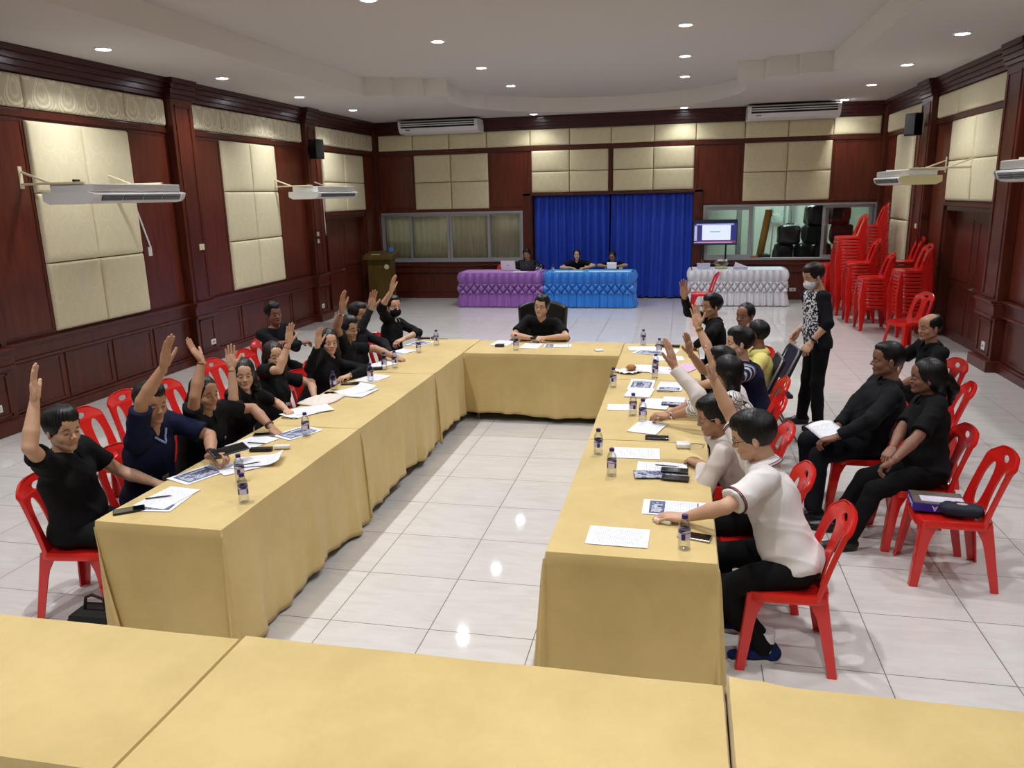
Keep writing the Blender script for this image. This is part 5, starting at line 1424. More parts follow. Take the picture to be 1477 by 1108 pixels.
    f.ell(C(.0, -.005), (.112*g+i_*.5, .150*g+i_*.6, .105*s), .04, fr=fr); f.ell(C(.20, .012+.05*(girth-1)), (.108*g+.4*(girth-1)*.12+i_*.5, .135*g+i_, .12*LL), .05, fr=fr); f.ell(C(.42, .01), (.102*g+i_*.5, .128*g+i_, .14*LL), .05, fr=fr); f.ell(C(.68, .0), (.108*g+i_*.4, .146*g+i_*.6, .14*LL), .06, fr=fr)
    if kind == 'woman': 
        for q in (-1, 1): f.ell(C(.60, .075, q*.062), (.050, .055, .055), .04, fr=fr)
    f.cone(SR*.9+SL*.1, SL*.9+SR*.1, .054*s, .054*s, .05); f.cone(C(.82), NB-nax*.035, .066*s, .056*s, .04)
    if standing: f.cone(C(.02, 0, -.04), C(-.16, 0, -.05), .13*s, .125*s, .04, flat=(tuple(fwd), .8)); f.cone(C(.02, 0, .04), C(-.16, 0, .05), .13*s, .125*s, .04, flat=(tuple(fwd), .8))
    f.wrinkle(.0048, 21, hash_key(key)); 
    fs = Field(lo-.02, hi+.02, res if not QUICK else .015)     # sleeves
    for q, (S_, E_, W_) in enumerate(((SR, ER, WR), (SL, EL, WL))):
        gg = math.sqrt(girth)
        fs.cone(C(.90), S_, .05*s, .056*s*gg, .02)
        if sleeve == 'short':
            e = S_+(E_-S_)*sleeve_frac; fs.cone(S_-(E_-S_)*.1, e, .056*s*gg, .060*s*gg, .02, cap=True)
        elif sleeve == 'elbow':
            fs.cone(S_, E_, .056*s*gg, .052*s*gg, .02); fs.cone(E_, E_+(W_-E_)*.28, .052*s*gg, .050*s, .02, cap=True)
        else:
            fs.cone(S_, E_, .056*s*gg, .049*s*gg, .02); fs.cone(E_, E_+(W_-E_)*.93, .049*s*gg, .038*s, .02, cap=True)
    fs.wrinkle(.0042, 30, hash_key(key)+.5)
    if sleeve_mat is None:
        f.D = smin(f.D, fs.D, .03)
    cutn = [(C(.99), C(1.4), .056*s)]
    for fld in (f, fs):
        fld.cone(NB-nax*.012, NB+nax*.25, .0545*s, .10*s, .006, 'c')
        if neck == 'v': fld.cone(C(.90, .09), C(1.15, .05), .018*s, .045*s, .006, 'c')
        fld.plane(C(-.17 if not standing else -.12), -upv)
    V, F = f.mesh(); S_ = Soup()
    mi = np.zeros(len(F), int)
    mats = [FB[shirt]]
    if front is not None:      # front panel in another fabric
        Cc = V[F].mean(1)-hip; fx = Cc@fwd; ly = Cc@left; mats.append(FB[front]); uz = Cc@upv; mi[(fx > .015) & (np.abs(ly) < .145*s+.12*(.34-uz)*.0-.10*np.clip(uz-.34*s, 0, 1)) ] = 1
    S_.add(V, F, mi); shirt_o = S_.build('shirt', mats, t)
    if sleeve_mat is not None:
        V, F = fs.mesh(); S2 = Soup(); S2.add(V, F, 0); S2.build('sleeves', [FB[sleeve_mat]], t)
    # cuffs trim, collar
    if trim:
        for (S1, E_, W_) in ((SR, ER, WR), (SL, EL, WL)):
            e = S1+(E_-S1)*sleeve_frac; d = unit(E_-S1); gg = math.sqrt(girth)
            for k, mname in ((-.012, trim[0]), (-.022, trim[1])):
                b = MB(); ring_tube(b, e+d*k, d, .0650*s*gg, .0030); b.build('cuff_stripe', FBX(mname), shirt_o, smooth=True)
    if collar:
        b = MB(); n = 30; up_ = nax; c0 = NB+nax*.020; rows = []
        for (rr_, hh) in ((.056, -.030), (.0555, .000), (.0565, .020), (.0640, .023), (.0780, .006), (.0960, -.022)):
            row = []
            for k in range(n):
                a = .30+(2*PI-.60)*k/(n-1); open_ = max(0, 1-min(a, 2*PI-a)/1.0)
                p = c0+fwd*math.cos(a)*(rr_*s+.012*open_)+left*math.sin(a)*(rr_*s)+up_*(hh*s-.030*s*open_-(0.012 if hh < .0 and rr_ > .07 else 0)*open_); row.append(p)
            rows.append(row)
        b.v = [tuple(p) for r in rows for p in r]; b.f = [(j*n+k, j*n+k+1, (j+1)*n+k+1, (j+1)*n+k) for j in range(len(rows)-1) for k in range(n-1)]; b.m = [0]*len(b.f)
        co_ = b.build('collar', FB[collar] if collar in FB else FBX(collar), shirt_o, smooth='all', solid=.002)
        if trim:
            b = MB(); c = [rows[5][k] + up_*.004*s - V3(0,0,0) for k in range(n)]; b.tube([tuple(p) for p in c], .0024, 5); b.build('collar_stripe', FBX(trim[0]), co_, smooth=True)
            b = MB(); c = [rows[5][k]*.45 + rows[4][k]*.55+ (rows[5][k]-c0)*.012 for k in range(n)]; b.tube([tuple(p) for p in c], .0022, 5); b.build('collar_stripe', FBX(trim[1]), co_, smooth=True)
    if logo:
        p = C(.66, 0, (.075 if logo[0] == 'L' else -.075)*s); d = fwd
        px_ = surf_depth(V, p, d)
        b = MB(); b.ell((0, 0, 0), (.004, logo[2], logo[3]), 10, m=6); m3 = np.stack([fwd, left, upv], 1)
        b.v = [tuple(px_+m3@V3(v)) for v in b.v]; b.build('chest_badge', FBX(logo[1]), shirt_o, smooth=True)
    # ---- trousers
    f = Field(np.array([lo[0], lo[1], 0.0])-.03, np.array([hi[0], hi[1], hip[2]+.30]), .012 if not QUICK else .018)
    f.ell(hip-V3(0, 0, .01), (.104*g, .143*g, .098*s), .03, fr=fr)
    for sd in 'RL':
        H, kn = K[sd]; f.cone(H, kn, .088*s*math.sqrt(girth), .064*s, .045); f.cone(kn, A[sd]+V3(0, 0, -.015), .064*s, .058*s, .03, cap=True)
    f.wrinkle(.0042, 20, hash_key(key)+2); f.plane(hip+V3(0, 0, .15 if not standing else .06), (0, 0, 1))
    V, F = f.mesh(); S3 = Soup(); S3.add(V, F, 0); S3.build('trousers', [FB[pants]], t)
    for sd in 'RL':
        shoe_mesh(A[sd], toes[sd], M['shoe_black'] if shoes == 'black' else M['shoe_blue'], M['sole_black'] if shoes == 'black' else M['sole_white'], t, s=s)
        if shoes == 'blue':
            b = MB(); b.cyl(tuple(A[sd]+V3(0, 0, -.02)), tuple(A[sd]+V3(0, 0, .09)), .043*s, .045*s, 14); b.build('sock', FB['socks'], t, smooth=True)
    # ---- hair, glasses, mask
    if hair:
        V, F = hair_of(hair); S4 = Soup(); S4.add((V*hs)@R.T+head, F, 0); S4.build('hair', [M[hairmat]], t)
    def HP(p): return tuple(R@(V3(p)*hs)+head)
    if glasses:
        b = MB(); gm = M['black_plastic'] if glasses == 'black' else M['steel']; r0 = .0016 if glasses == 'black' else .0011
        for sy in (-1, 1):
            b.tube([HP((.101-.012*(abs(math.cos(a)+.0)*0)-.25*(max(0, .026*math.cos(a)))**1*.35, sy*(.033+.023*math.cos(a)), .0+.018*math.sin(a))) for a in [2*PI*k/20 for k in range(20)]], r0, 6, closed=True)
            b.tube([HP((.097, sy*.056, .006)), HP((.06, sy*.074, .008)), HP((-.01, sy*.082, .006)), HP((-.022, sy*.082, -.010))], r0, 6)
        b.tube([HP((.102, -.010, .004)), HP((.105, 0, .007)), HP((.102, .010, .004))], r0, 6)
        go = b.build('glasses', gm, t, smooth=True)
    if mask:
        f = Field((.0, -.09, -.13), (.14, .09, .02), .005)
        f.ell((.046, 0, -.062), (.068, .070, .060), 0); f.cone((.090, 0, -.022), (.104, 0, -.05), .014, .012, .02)
        f.plane((0.03, 0, 0), (-1, 0, 0)); f.plane((0, 0, -.010), (-.25, 0, 1))
        X, Y, Z = f.ax[0][:, None, None], f.ax[1][None, :, None], f.ax[2][None, None, :]; f.D = f.D+(.0008*np.sin(420*Z)+0*X+0*Y).astype(np.float32)
        V, F = f.mesh(); S5 = Soup(); S5.add((V*hs)@R.T+head, F, 0); mo = S5.build('face_mask', [FB[mask]], t)
        b = MB()
        for sy in (-1, 1):
            b.tube([HP((.035, sy*.058, -.025)), HP((.0, sy*.083, .0)), HP((-.018, sy*.086, .012))], .0015, 5); b.tube([HP((.035, sy*.055, -.085)), HP((.0, sy*.080, -.045)), HP((-.02, sy*.086, -.030))], .0015, 5)
        b.build('ear_loops', FB[mask], mo, smooth=True)
    J.update(WR=WR+O, WL=WL+O, ER=ER+O, EL=EL+O, obj=t, O=O, K=K, A=A, fr=fr)
    return J
def smin(a, b, k): h = np.clip(.5+.5*(a-b)/k, 0, 1); return a*(1-h)+b*h-k*h*(1-h)
def hash_key(k): return (sum((i+1)*ord(c) for i, c in enumerate(k)) % 97)/9.7
def ring_tube(b, c, d, R_, r):
    d = unit(d); a = unit(np.cross(d, V3(.31, .2, .9))); e = np.cross(d, a); b.tube([tuple(c+a*R_*math.cos(2*PI*k/24)+e*R_*math.sin(2*PI*k/24)) for k in range(24)], r, 6, closed=True)
def surf_depth(V, p, d):
    q = V-p; t = q@d; r = np.linalg.norm(q-t[:, None]*d, axis=1); m = (r < .02) & (t > 0); return p+d*(t[m].max() if m.any() else .11)
_fbx = {}
def FBX(c):
    if c not in _fbx: _fbx[c] = simple('accent_'+c.strip('#'), c, .7)
    return _fbx[c]
def band(J, sd, frac, r, mat, label_name, h=.014):
    """watch or bracelet round the wrist: a part of the person's outfit"""
    E_, W_ = J['E'+sd]-J['O'], J['W'+sd]-J['O']; d = unit(W_-E_); c = E_+(W_-E_)*frac; b = MB()
    a = unit(np.cross(d, V3(.31, .2, .9))); e = np.cross(d, a)
    for k in (-1, 1): pass
    n = 20; b.v = [tuple(c+d*z+(a*math.cos(2*PI*k/n)+e*math.sin(2*PI*k/n))*rr_) for z, rr_ in ((-h/2, r), (-h/2, r+.004), (h/2, r+.004), (h/2, r)) for k in range(n)]
    b.f = [(j*n+k, j*n+(k+1) % n, ((j+1) % 4)*n+(k+1) % n, ((j+1) % 4)*n+k) for j in range(4) for k in range(n)]; b.m = [0]*len(b.f)
    b.build(label_name, mat, J['obj'], smooth=True)
SPEC={
 'L1': dict(hip=(-3.5, 3.7, 0.52), head=(-3.422, 3.619, 1.14), face=8, s=1.0, R=((-3.324, 3.277, 1.149), (-3.323, 3.358, 1.381)), L=((-3.372, 3.951, 0.775), (-3.14, 3.97, 0.7))),
 'L2': dict(hip=(-3.42, 4.22, 0.52), head=(-3.2, 4.098, 1.17), face=0, s=1.02, R=((-3.11, 3.906, 1.242), (-2.968, 3.951, 1.442)), L=((-3.005, 4.373, 0.888), (-2.874, 4.172, 0.82))),
 'L3': dict(hip=(-3.36, 4.7, 0.52), head=(-3.147, 4.581, 1.11), face=-8, s=0.94, R=((-3.067, 4.354, 1.161), (-3.037, 4.427, 1.377)), L=((-3.039, 4.976, 0.908), (-2.857, 4.897, 0.79))),
 'L4': dict(hip=(-3.4, 5.22, 0.52), head=(-3.224, 5.204, 1.1), face=-12, s=0.92, R=((-3.115, 4.86, 1.003), (-3.12, 4.887, 1.227)), L=((-3.181, 5.577, 0.778), (-3.02, 5.42, 0.77))),
 'L5': dict(hip=(-3.38, 5.8, 0.52), head=(-3.354, 5.895, 1.1), face=-5, s=0.92, R=((-3.165, 5.624, 1.046), (-3.099, 5.693, 1.25)), L=((-3.187, 6.201, 0.801), (-3.08, 6.02, 0.72))),
 'L6': dict(hip=(-3.3, 6.42, 0.52), head=(-3.151, 6.547, 1.1), face=-25, s=0.92, R=((-3.183, 6.194, 0.937), (-3.086, 6.177, 1.14)), L=((-2.891, 6.751, 0.802), (-2.983, 6.545, 0.79))),
 'L7': dict(hip=(-3.36, 7.0, 0.52), head=(-3.2, 7.086, 1.13), face=0, s=1.0, R=((-3.16, 6.744, 1.204), (-3.041, 6.628, 1.385)), L=((-3.079, 7.463, 0.862), (-2.85, 7.413, 0.79))),
 'L8': dict(hip=(-3.48, 7.84, 0.52), head=(-3.457, 7.955, 1.14), face=0, s=1.0, R=((-3.287, 7.6, 1.04), (-3.192, 7.68, 1.251)), L=((-3.232, 8.092, 0.796), (-3.1, 7.9, 0.72))),
 'L9': dict(hip=(-3.3, 8.45, 0.52), head=(-3.273, 8.542, 1.15), face=-15, s=0.98, R=((-3.276, 8.177, 1.183), (-3.132, 8.136, 1.37)), L=((-3.016, 8.628, 0.827), (-3.12, 8.415, 0.79))),
 'L10': dict(hip=(-4.55, 8.05, 0.52), head=(-4.47, 7.946, 1.14), face=-25, s=1.0, R=((-4.34, 7.819, 0.782), (-4.2, 8.02, 0.8)), L=((-4.287, 8.044, 0.741), (-4.28, 7.82, 0.84))),
 'C1': dict(hip=(-1.6, 9.02, 0.54), head=(-1.557, 8.766, 1.13), face=-90, s=1.0, R=((-1.856, 8.608, 0.816), (-1.624, 8.532, 0.8)), L=((-1.248, 8.612, 0.811), (-1.483, 8.544, 0.8))),
 'B1': dict(hip=(-3.38, 17.55, 0.5), head=(-3.39, 17.322, 1.075), face=-90, s=0.95, R=((-3.682, 17.17, 0.778), (-3.45, 17.15, 0.79)), L=((-3.033, 17.212, 0.808), (-3.25, 17.13, 0.79))),
 'B2': dict(hip=(-2.24, 17.52, 0.5), head=(-2.261, 17.283, 1.055), face=-90, s=0.9, R=((-2.596, 17.183, 0.791), (-2.38, 17.14, 0.79)), L=((-1.874, 17.252, 0.827), (-2.06, 17.14, 0.79))),
 'B3': dict(hip=(-1.48, 17.5, 0.48), head=(-1.494, 17.405, 1.01), face=-90, s=0.88, R=((-1.781, 17.238, 0.83), (-1.58, 17.16, 0.82)), L=((-1.171, 17.264, 0.833), (-1.36, 17.16, 0.82))),
 'R1': dict(hip=(0.62, 3.9, 0.52), head=(0.384, 3.984, 1.15), face=180, s=1.0, R=((0.301, 4.33, 1.148), (0.194, 4.308, 1.368)), L=((0.239, 3.619, 0.906), (0.06, 3.739, 0.79))),
 'R2': dict(hip=(0.52, 4.5, 0.52), head=(0.217, 4.546, 1.09), face=180, s=0.96, R=((0.122, 4.767, 1.16), (-0.023, 4.881, 1.307)), L=((0.149, 4.347, 0.687), (0.152, 4.558, 0.79))),
 'R3': dict(hip=(0.52, 5.34, 0.52), head=(0.323, 5.449, 1.15), face=180, s=0.92, R=((0.137, 5.662, 0.865), (-0.073, 5.628, 0.79)), L=((0.135, 5.345, 0.906), (-0.051, 5.444, 0.824))),
 'R4': dict(hip=(0.56, 6.1, 0.52), head=(0.324, 6.145, 1.08), face=180, s=0.9, R=((0.187, 6.105, 1.021), (0.088, 5.982, 1.175)), L=((0.278, 5.755, 0.896), (0.15, 5.9, 0.79))),
 'RB': dict(hip=(0.66, 6.72, 0.52), head=(0.492, 6.681, 1.13), face=180, s=1.02, R=((0.265, 6.688, 1.032), (0.155, 6.732, 1.253)), L=((0.314, 6.347, 0.867), (0.15, 6.52, 0.79))),
 'RA': dict(hip=(0.42, 8.52, 0.52), head=(0.328, 8.575, 1.17), face=190, s=1.02, R=((0.089, 8.597, 1.107), (0.04, 8.436, 1.291)), L=((0.314, 8.134, 0.953), (0.168, 8.255, 0.79))),
 'RC': dict(hip=(0.66, 8.0, 0.52), head=(0.643, 8.076, 1.145), face=200, s=1.0, R=((0.513, 8.29, 0.666), (0.5, 8.05, 0.62)), L=((0.608, 7.734, 0.807), (0.5, 7.85, 0.62))),
 'RD': dict(hip=(0.73, 7.28, 0.52), head=(0.68, 7.241, 1.11), face=180, s=1.0, R=((0.584, 7.589, 0.751), (0.5, 7.4, 0.62)), L=((0.579, 6.892, 0.735), (0.52, 7.1, 0.62))),
 'Q1': dict(hip=(1.4, 6.05, 0.52), head=(1.485, 5.986, 1.15), face=180, s=1.02, R=((1.315, 6.053, 0.803), (1.166, 5.906, 0.665)), L=((1.329, 5.636, 0.795), (1.119, 5.647, 0.66))),
 'Q2': dict(hip=(1.66, 5.44, 0.52), head=(1.624, 5.535, 1.13), face=180, s=0.96, R=((1.503, 5.506, 0.791), (1.401, 5.312, 0.706)), L=((1.514, 5.192, 0.825), (1.356, 5.075, 0.696))),
 'Q3': dict(hip=(2.28, 7.62, 0.52), head=(2.207, 7.575, 1.13), face=190, s=1.0, R=((2.089, 7.927, 0.764), (2.0, 7.75, 0.62)), L=((2.089, 7.307, 0.742), (2.0, 7.5, 0.62))),
 'S1': dict(hip=(1.36, 8.15, 0.88), head=(1.277, 8.17, 1.53), face=200, s=0.97, R=((1.322, 8.402, 1.072), (1.173, 8.25, 0.967)), L=((1.406, 7.937, 1.101), (1.265, 7.95, 0.91))),
}
# ================================================================== THE PEOPLE
UP = (0, 0, 1)
def P(key, label, yaw, **k):
    global POSED
    sp = dict(SPEC[key]); sp['rr'] = 1 if k.pop('raise_', False) else 0
    if sp['rr']:
        fz = math.radians(sp['face']); W_, E_ = V3(sp['R'][1]), V3(sp['R'][0]); d = unit(W_-E_)
        k.setdefault('fdirR', d*.55+V3(0, 0, .75)); k.setdefault('palmR', (math.cos(fz), math.sin(fz), 0)); k.setdefault('handR', 'open')
    POSED[key] = person(key, label, sp, yaw, **k); return POSED[key]
POSED = {}
GL, GR_, GB = 'people seated along the left row of tables', 'people seated along the right row of tables', 'people at the back skirted tables'
chp = lambda *a: V3(*a)
P('L1', 'person in a black polo raising a straight arm, seated nearest the camera on the left', -18, raise_=True, hair='quiff', skin='light', collar='black', girth=1.2, logo=('L', '#c9c9cc', .010, .012), handL='relax', group=GL, hp=4, res=.009, palmR=(1, .5, 0), fdirL=(.9, .2, -.3))
P('L2', 'person in a navy V-neck scrub shirt raising one arm and holding a tablet', -25, raise_=True, hair='short', skin='mid', shirt='navy', neck='v', collar=None, handL='grip', palmR=(1, 0, 0), fdirL=(.8, -.1, .15), palmL=(-.2, -.3, -1), group=GL, hp=6, res=.009, girth=1.16, sleeve_frac=.8)
P('L3', 'person in a black shirt, arm bent up beside dark tied hair, beaded wrist on papers', -20, raise_=True, hair='pony', kind='woman', skin='mid', girth=1.3, collar='black', handL='relax', palmR=(.9, .1, .3), fdirR=(-.55, 0, .8), group=GL, res=.009, logo=('L', '#8f8f94', .010, .016))
P('L4', 'person with shoulder-length dark hair looking at the camera, open palm raised, black zip shirt', -56, raise_=True, hair='bob', kind='woman', skin='light', collar='black', palmR=(.6, -.7, 0), handL='relax', group=GL)
P('L5', 'person with long brown hair in a black shirt, forearm raised in front of the face', -42, raise_=True, hair='long', hairmat='hair_brown', kind='woman', skin='light', palmR=(.8, -.5, 0), handL='relax', group=GL, girth=1.16)
P('L6', 'person with long straight black hair and long black sleeves, one hand up, other on table', -50, raise_=True, hair='longback', kind='woman', skin='light', sleeve='long', girth=1.1, palmR=(.8, -.4, 0), handL='relax', group=GL)
P('L7', 'person in glasses and a black shirt with a grey chest band, wearing a wristwatch', -18, raise_=True, hair='short', skin='mid', glasses='steel', girth=1.15, collar='black', handL='relax', palmR=(.9, -.2, 0), group=GL, hp=4)
P('L8', 'person in a charcoal jacket partly hidden behind the man in glasses, raised hand', -22, raise_=True, hair='short', skin='mid', shirt='charcoal', sleeve='long', palmR=(.6, -.7, 0), handL='relax', group=GL)
P('L9', 'person in a black face mask raising a hand, far end of the left row', -38, raise_=True, hair='fade', skin='light', mask='maskb', sleeve='elbow', palmR=(.9, -.2, 0), handL='relax', collar='offwhite', group=GL)
P('L10', 'person in long black sleeves leaning back with folded arms near the left wall', -38, hair='short', skin='dark', sleeve='long', shirt='soft_black', handR='relax', handL='relax', hr=6, fdirR=(.3, .9, .0), fdirL=(-.1, -.9, .2), feet=((-4.05, 7.80, .085), (-4.08, 8.02, .085)))
P('C1', 'person in glasses and a black collared shirt, hands clasped, in the big black office chair', -97, hair='short', skin='light', glasses='black', collar='black', handR='grip', handL='grip', fdirR=(.9, -.3, 0), fdirL=(-.9, -.3, 0), hr=-5, palmR=(.3, .3, -.9), palmL=(-.3, .3, -.9), sleeve_frac=.75)
P('B1', 'person with tousled dark hair in a black jacket behind the silver and black laptops', -86, hair='quiff', skin='mid', sleeve='long', handR='relax', handL='relax', fdirR=(0, -1, 0), fdirL=(0, -1, 0), group=GB, hr=8, hp=10)
P('B2', 'person in a black shirt with a yellow badge, forearms resting on the blue skirted table', -85, hair='pony', kind='woman', skin='light', collar='black', logo=('L', '#c79a3a', .02, .022), handR='flat', handL='flat', fdirR=(.6, -.5, 0), fdirL=(-.5, -.6, 0), group=GB)
P('B3', 'person looking down at white paper at the right end of the blue skirted table', -92, hair='pony', kind='woman', skin='mid', handR='grip', handL='grip', hp=22, fdirR=(.6, -.7, 0), fdirL=(-.6, -.7, 0), group=GB)
P('R1', 'person in a white polo and glasses, arm raised, seated nearest the camera on the right', 178, raise_=True, hair='quiff', skin='light', shirt='white', collar='white', trim=('#16162a', '#8a1420'), glasses='black', handL='flat', fdirL=(-1, .12, -.05), palmR=(-.9, .2, 0), hp=16, girth=1.18, shoes='blue', feet=((.34, 4.05, .085), (.48, 3.78, .085)), group=GR_, res=.0085, sleeve_frac=.82)
P('R2', 'person in an off-white long-sleeved shirt and glasses beside the man in the white polo', 184, raise_=True, hair='short', skin='mid', shirt='offwhite', sleeve='long', collar='offwhite', glasses='steel', handL='relax', fdirL=(-.6, .7, 0), palmR=(-.8, .5, 0), hp=14, girth=1.12, group=GR_, res=.009)
P('R3', 'person with very long black hair in a black and white grid-check shirt, hands clasped', 168, hair='longback', kind='woman', skin='mid', shirt='check', sleeve='elbow', handR='relax', handL='relax', fdirR=(-.8, -.3, 0), fdirL=(-.8, .3, 0), girth=1.18, group=GR_, res=.009)
P('R4', 'person in a white short-sleeved shirt with a raised hand, mostly hidden by long black hair', 180, raise_=True, hair='short', skin='mid', shirt='white', handL='relax', palmR=(-.7, .5, 0), group=GR_)
P('RB', 'person in a navy vest with striped sleeves and a wristwatch, palm raised', 188, raise_=True, hair='short', skin='light', shirt='navy', sleeve_mat='stripe', girth=1.25, handL='relax', palmR=(-.4, -.9, 0), group=GR_, sleeve_frac=.85)
P('RA', 'person in black long sleeves with a white badge, far end of the right row', 212, raise_=True, hair='short', skin='mid', sleeve='long', collar='black', logo=('L', '#bfc3c8', .015, .014), handL='relax', palmR=(-.4, -.9, 0), group=GR_)
P('RC', 'person with cropped dark hair in a pale shirt, sitting behind the man in yellow', 232, hair='crop', skin='dark', shirt='offwhite', handR='relax', handL='relax', group=GR_)
P('RD', 'person in a pale yellow shirt seen from behind on a padded folding chair', 160, hair='crop', skin='dark', shirt='yellow', collar='yellow', handR='relax', handL='relax', girth=1.08, group=GR_)
P('Q1', 'person in a black jacket leaning back with papers on the lap, right side', 180, hair='fade', skin='dark', sleeve='long', girth=1.34, collar='soft_black', shirt='soft_black', handR='relax', handL='relax', pants='darktrousers', feet=((1.02, 6.10, .085), (1.00, 5.70, .085)), res=.009, fdirR=(-.7, -.5, -.4), fdirL=(-.8, .2, -.3))
P('Q2', 'person with a black ponytail and black shirt, hands joined on the lap, right side', 178, hair='pony', kind='woman', skin='dark', sleeve_frac=.9, collar='black', girth=1.2, handR='relax', handL='relax', feet=((1.12, 5.50, .085), (1.14, 5.20, .085)), res=.009, fdirR=(-.5, -.6, -.45), fdirL=(-.65, .3, -.6))
P('Q3', 'balding person in a black collared shirt seated near the right-hand door', 202, hair='recede', skin='mid', collar='black', handR='relax', handL='relax', sleeve_frac=.8)
P('S1', 'standing person in a white face mask and patterned front top with black sleeves', 206, hair='short', hairmat='hair_brown', skin='light', shirt='soft_black', front='print', sleeve='elbow', mask='maskw', standing=True, handR='relax', handL='relax', hp=16, girth=1.04, fdirR=(-.5, -.3, -.8), fdirL=(-.5, -.2, -.85), palmR=(.3, -.8, 0), palmL=(.4, .8, 0))
# watches and bracelets
band(POSED['L2'], 'L', .86, .030, M['black_plastic'], 'wristband', .02); band(POSED['L3'], 'R', .93, .026, M['brass'], 'bracelet', .006); band(POSED['L3'], 'L', .86, .030, simple('wood_beads', '#4a1e18', .5), 'bracelet', .014)
band(POSED['L4'], 'R', .92, .025, M['chrome'], 'bracelet', .005); band(POSED['L5'], 'R', .85, .027, simple('red_string', '#b0302a', .6), 'bracelet', .006)
band(POSED['L7'], 'R', .88, .029, M['chrome'], 'wristwatch', .02); band(POSED['RB'], 'R', .9, .029, M['brass'], 'wristwatch', .02); band(POSED['R3'], 'L', .88, .026, M['chrome'], 'wristwatch', .012); band(POSED['S1'], 'L', .86, .028, M['black_plastic'], 'wristwatch', .022)
band(POSED['L6'], 'L', .95, .027, M['chrome'], 'wristwatch', .012)
# printed band on the shirt of the man in glasses, trim of the scrub neck, lanyard
def on_chest(J, u, la, w, h, mat, name, th=.004, curve=.10):
    """a printed area that follows the chest"""
    sh = [c for c in J['obj'].children if c.name.startswith('shirt')][0]; V = np.array([v.co[:] for v in sh.data.vertices]); fwd, left, upv = J['fr']; hip, nb = J['hip']-J['O'], J['nb']-J['O']
    b = MB(); n, m = 9, 5; 
    for j in range(m):
        for i in range(n):
            p = hip+(nb-hip)*u+left*(la+w*(i/(n-1)-.5))+upv*h*(j/(m-1)-.5); q = surf_depth(V, p, fwd)+fwd*.003; b.v.append(tuple(q))
    b.f = [(j*n+i, j*n+i+1, (j+1)*n+i+1, (j+1)*n+i) for j in range(m-1) for i in range(n-1)]; b.m = [0]*len(b.f)
    b.build(name, mat, sh, smooth='all', solid=.0015)
on_chest(POSED['L7'], .56, -.01, .24, .045, FBX('#6d6f74'), 'chest_print')
on_chest(POSED['L5'], .40, .05, .12, .03, FBX('#8e8f94'), 'chest_print')
on_chest(POSED['L2'], .40, -.03, .05, .06, FBX('#6b5a4a'), 'chest_print')
def v_trim(J, col, r=.004):
    sh = [c for c in J['obj'].children if c.name.startswith('shirt')][0]; V = np.array([v.co[:] for v in sh.data.vertices]); fwd, left, upv = J['fr']; hip, nb = J['hip']-J['O'], J['nb']-J['O']
    b = MB(); pts = []
    for k in range(-6, 7):
        u = .865+.125*abs(k)/6; p = hip+(nb-hip)*u+left*(.058*k/6); pts.append(tuple(surf_depth(V, p, fwd)+fwd*.001))
    b.tube(pts, r, 6); b.build('neck_trim', FBX(col), sh, smooth=True)
v_trim(POSED['L2'], '#8fa0c8', .007)
for kk, col in (('L1', '#d8d8da'),):
    J = POSED[kk]; 
# chairs the people sit on
def chair_for(key, label, rz=None, off=.06, group='red chairs with people on them'):
    sp = SPEC[key]; a = math.radians(sp['face']); red_chair(sp['hip'][0]+off*math.cos(a), sp['hip'][1]+off*math.sin(a), sp['face'] if rz is None else rz, label, group)
for k, l in (('L1', 'red chair under the person in the black polo nearest the camera on the left'), ('L2', 'red chair under the person in the navy scrub shirt'), ('L3', 'red chair under the person bending an arm beside tied hair'), ('L4', 'red chair under the person with shoulder-length hair and open palm'),
             ('L5', 'red chair under the brown-haired person'), ('L6', 'red chair under the person with long straight black hair'), ('L7', 'red chair under the person in glasses with the grey chest band'), ('L8', 'red chair under the person in the charcoal jacket'), ('L9', 'red chair under the person in the black mask'),
             ('L10', 'red chair under the person leaning back by the left wall'), ('R1', 'red chair under the person in the white polo, nearest the camera on the right'), ('R2', 'red chair under the person in the off-white shirt'), ('R3', 'red chair under the person in the check shirt'), ('R4', 'red chair under the hidden person in white'),
             ('RB', 'red chair under the person in the navy vest with striped sleeves'), ('RA', 'red chair under the person in black at the far end of the right row'), ('RC', 'red chair under the person in the pale shirt behind the man in yellow'), ('Q1', 'red chair under the person leaning back with papers'), ('Q2', 'red chair under the person with the ponytail'), ('Q3', 'red chair under the balding person'),
             ('B1', 'red chair under the person behind the laptops'), ('B2', 'red chair under the person with the yellow badge')):
    chair_for(k, l)
J = SPEC['B3']; t = plastic_chair('white-backed plastic chair under the person reading at the blue table', 'red chairs with people on them', (J['hip'][0], J['hip'][1]-.06, 0), -PI/2)
del t['group']
for c in t.children: c.data.materials[0] = M['white_plastic']
red_chair(1.66, 4.96, 178, 'nearest red chair on the right, carrying a blue paper box and a dark pouch', GRC)
red_chair(2.02, 6.75, 170, 'empty red chair between the ponytailed person and the balding person', GRC)
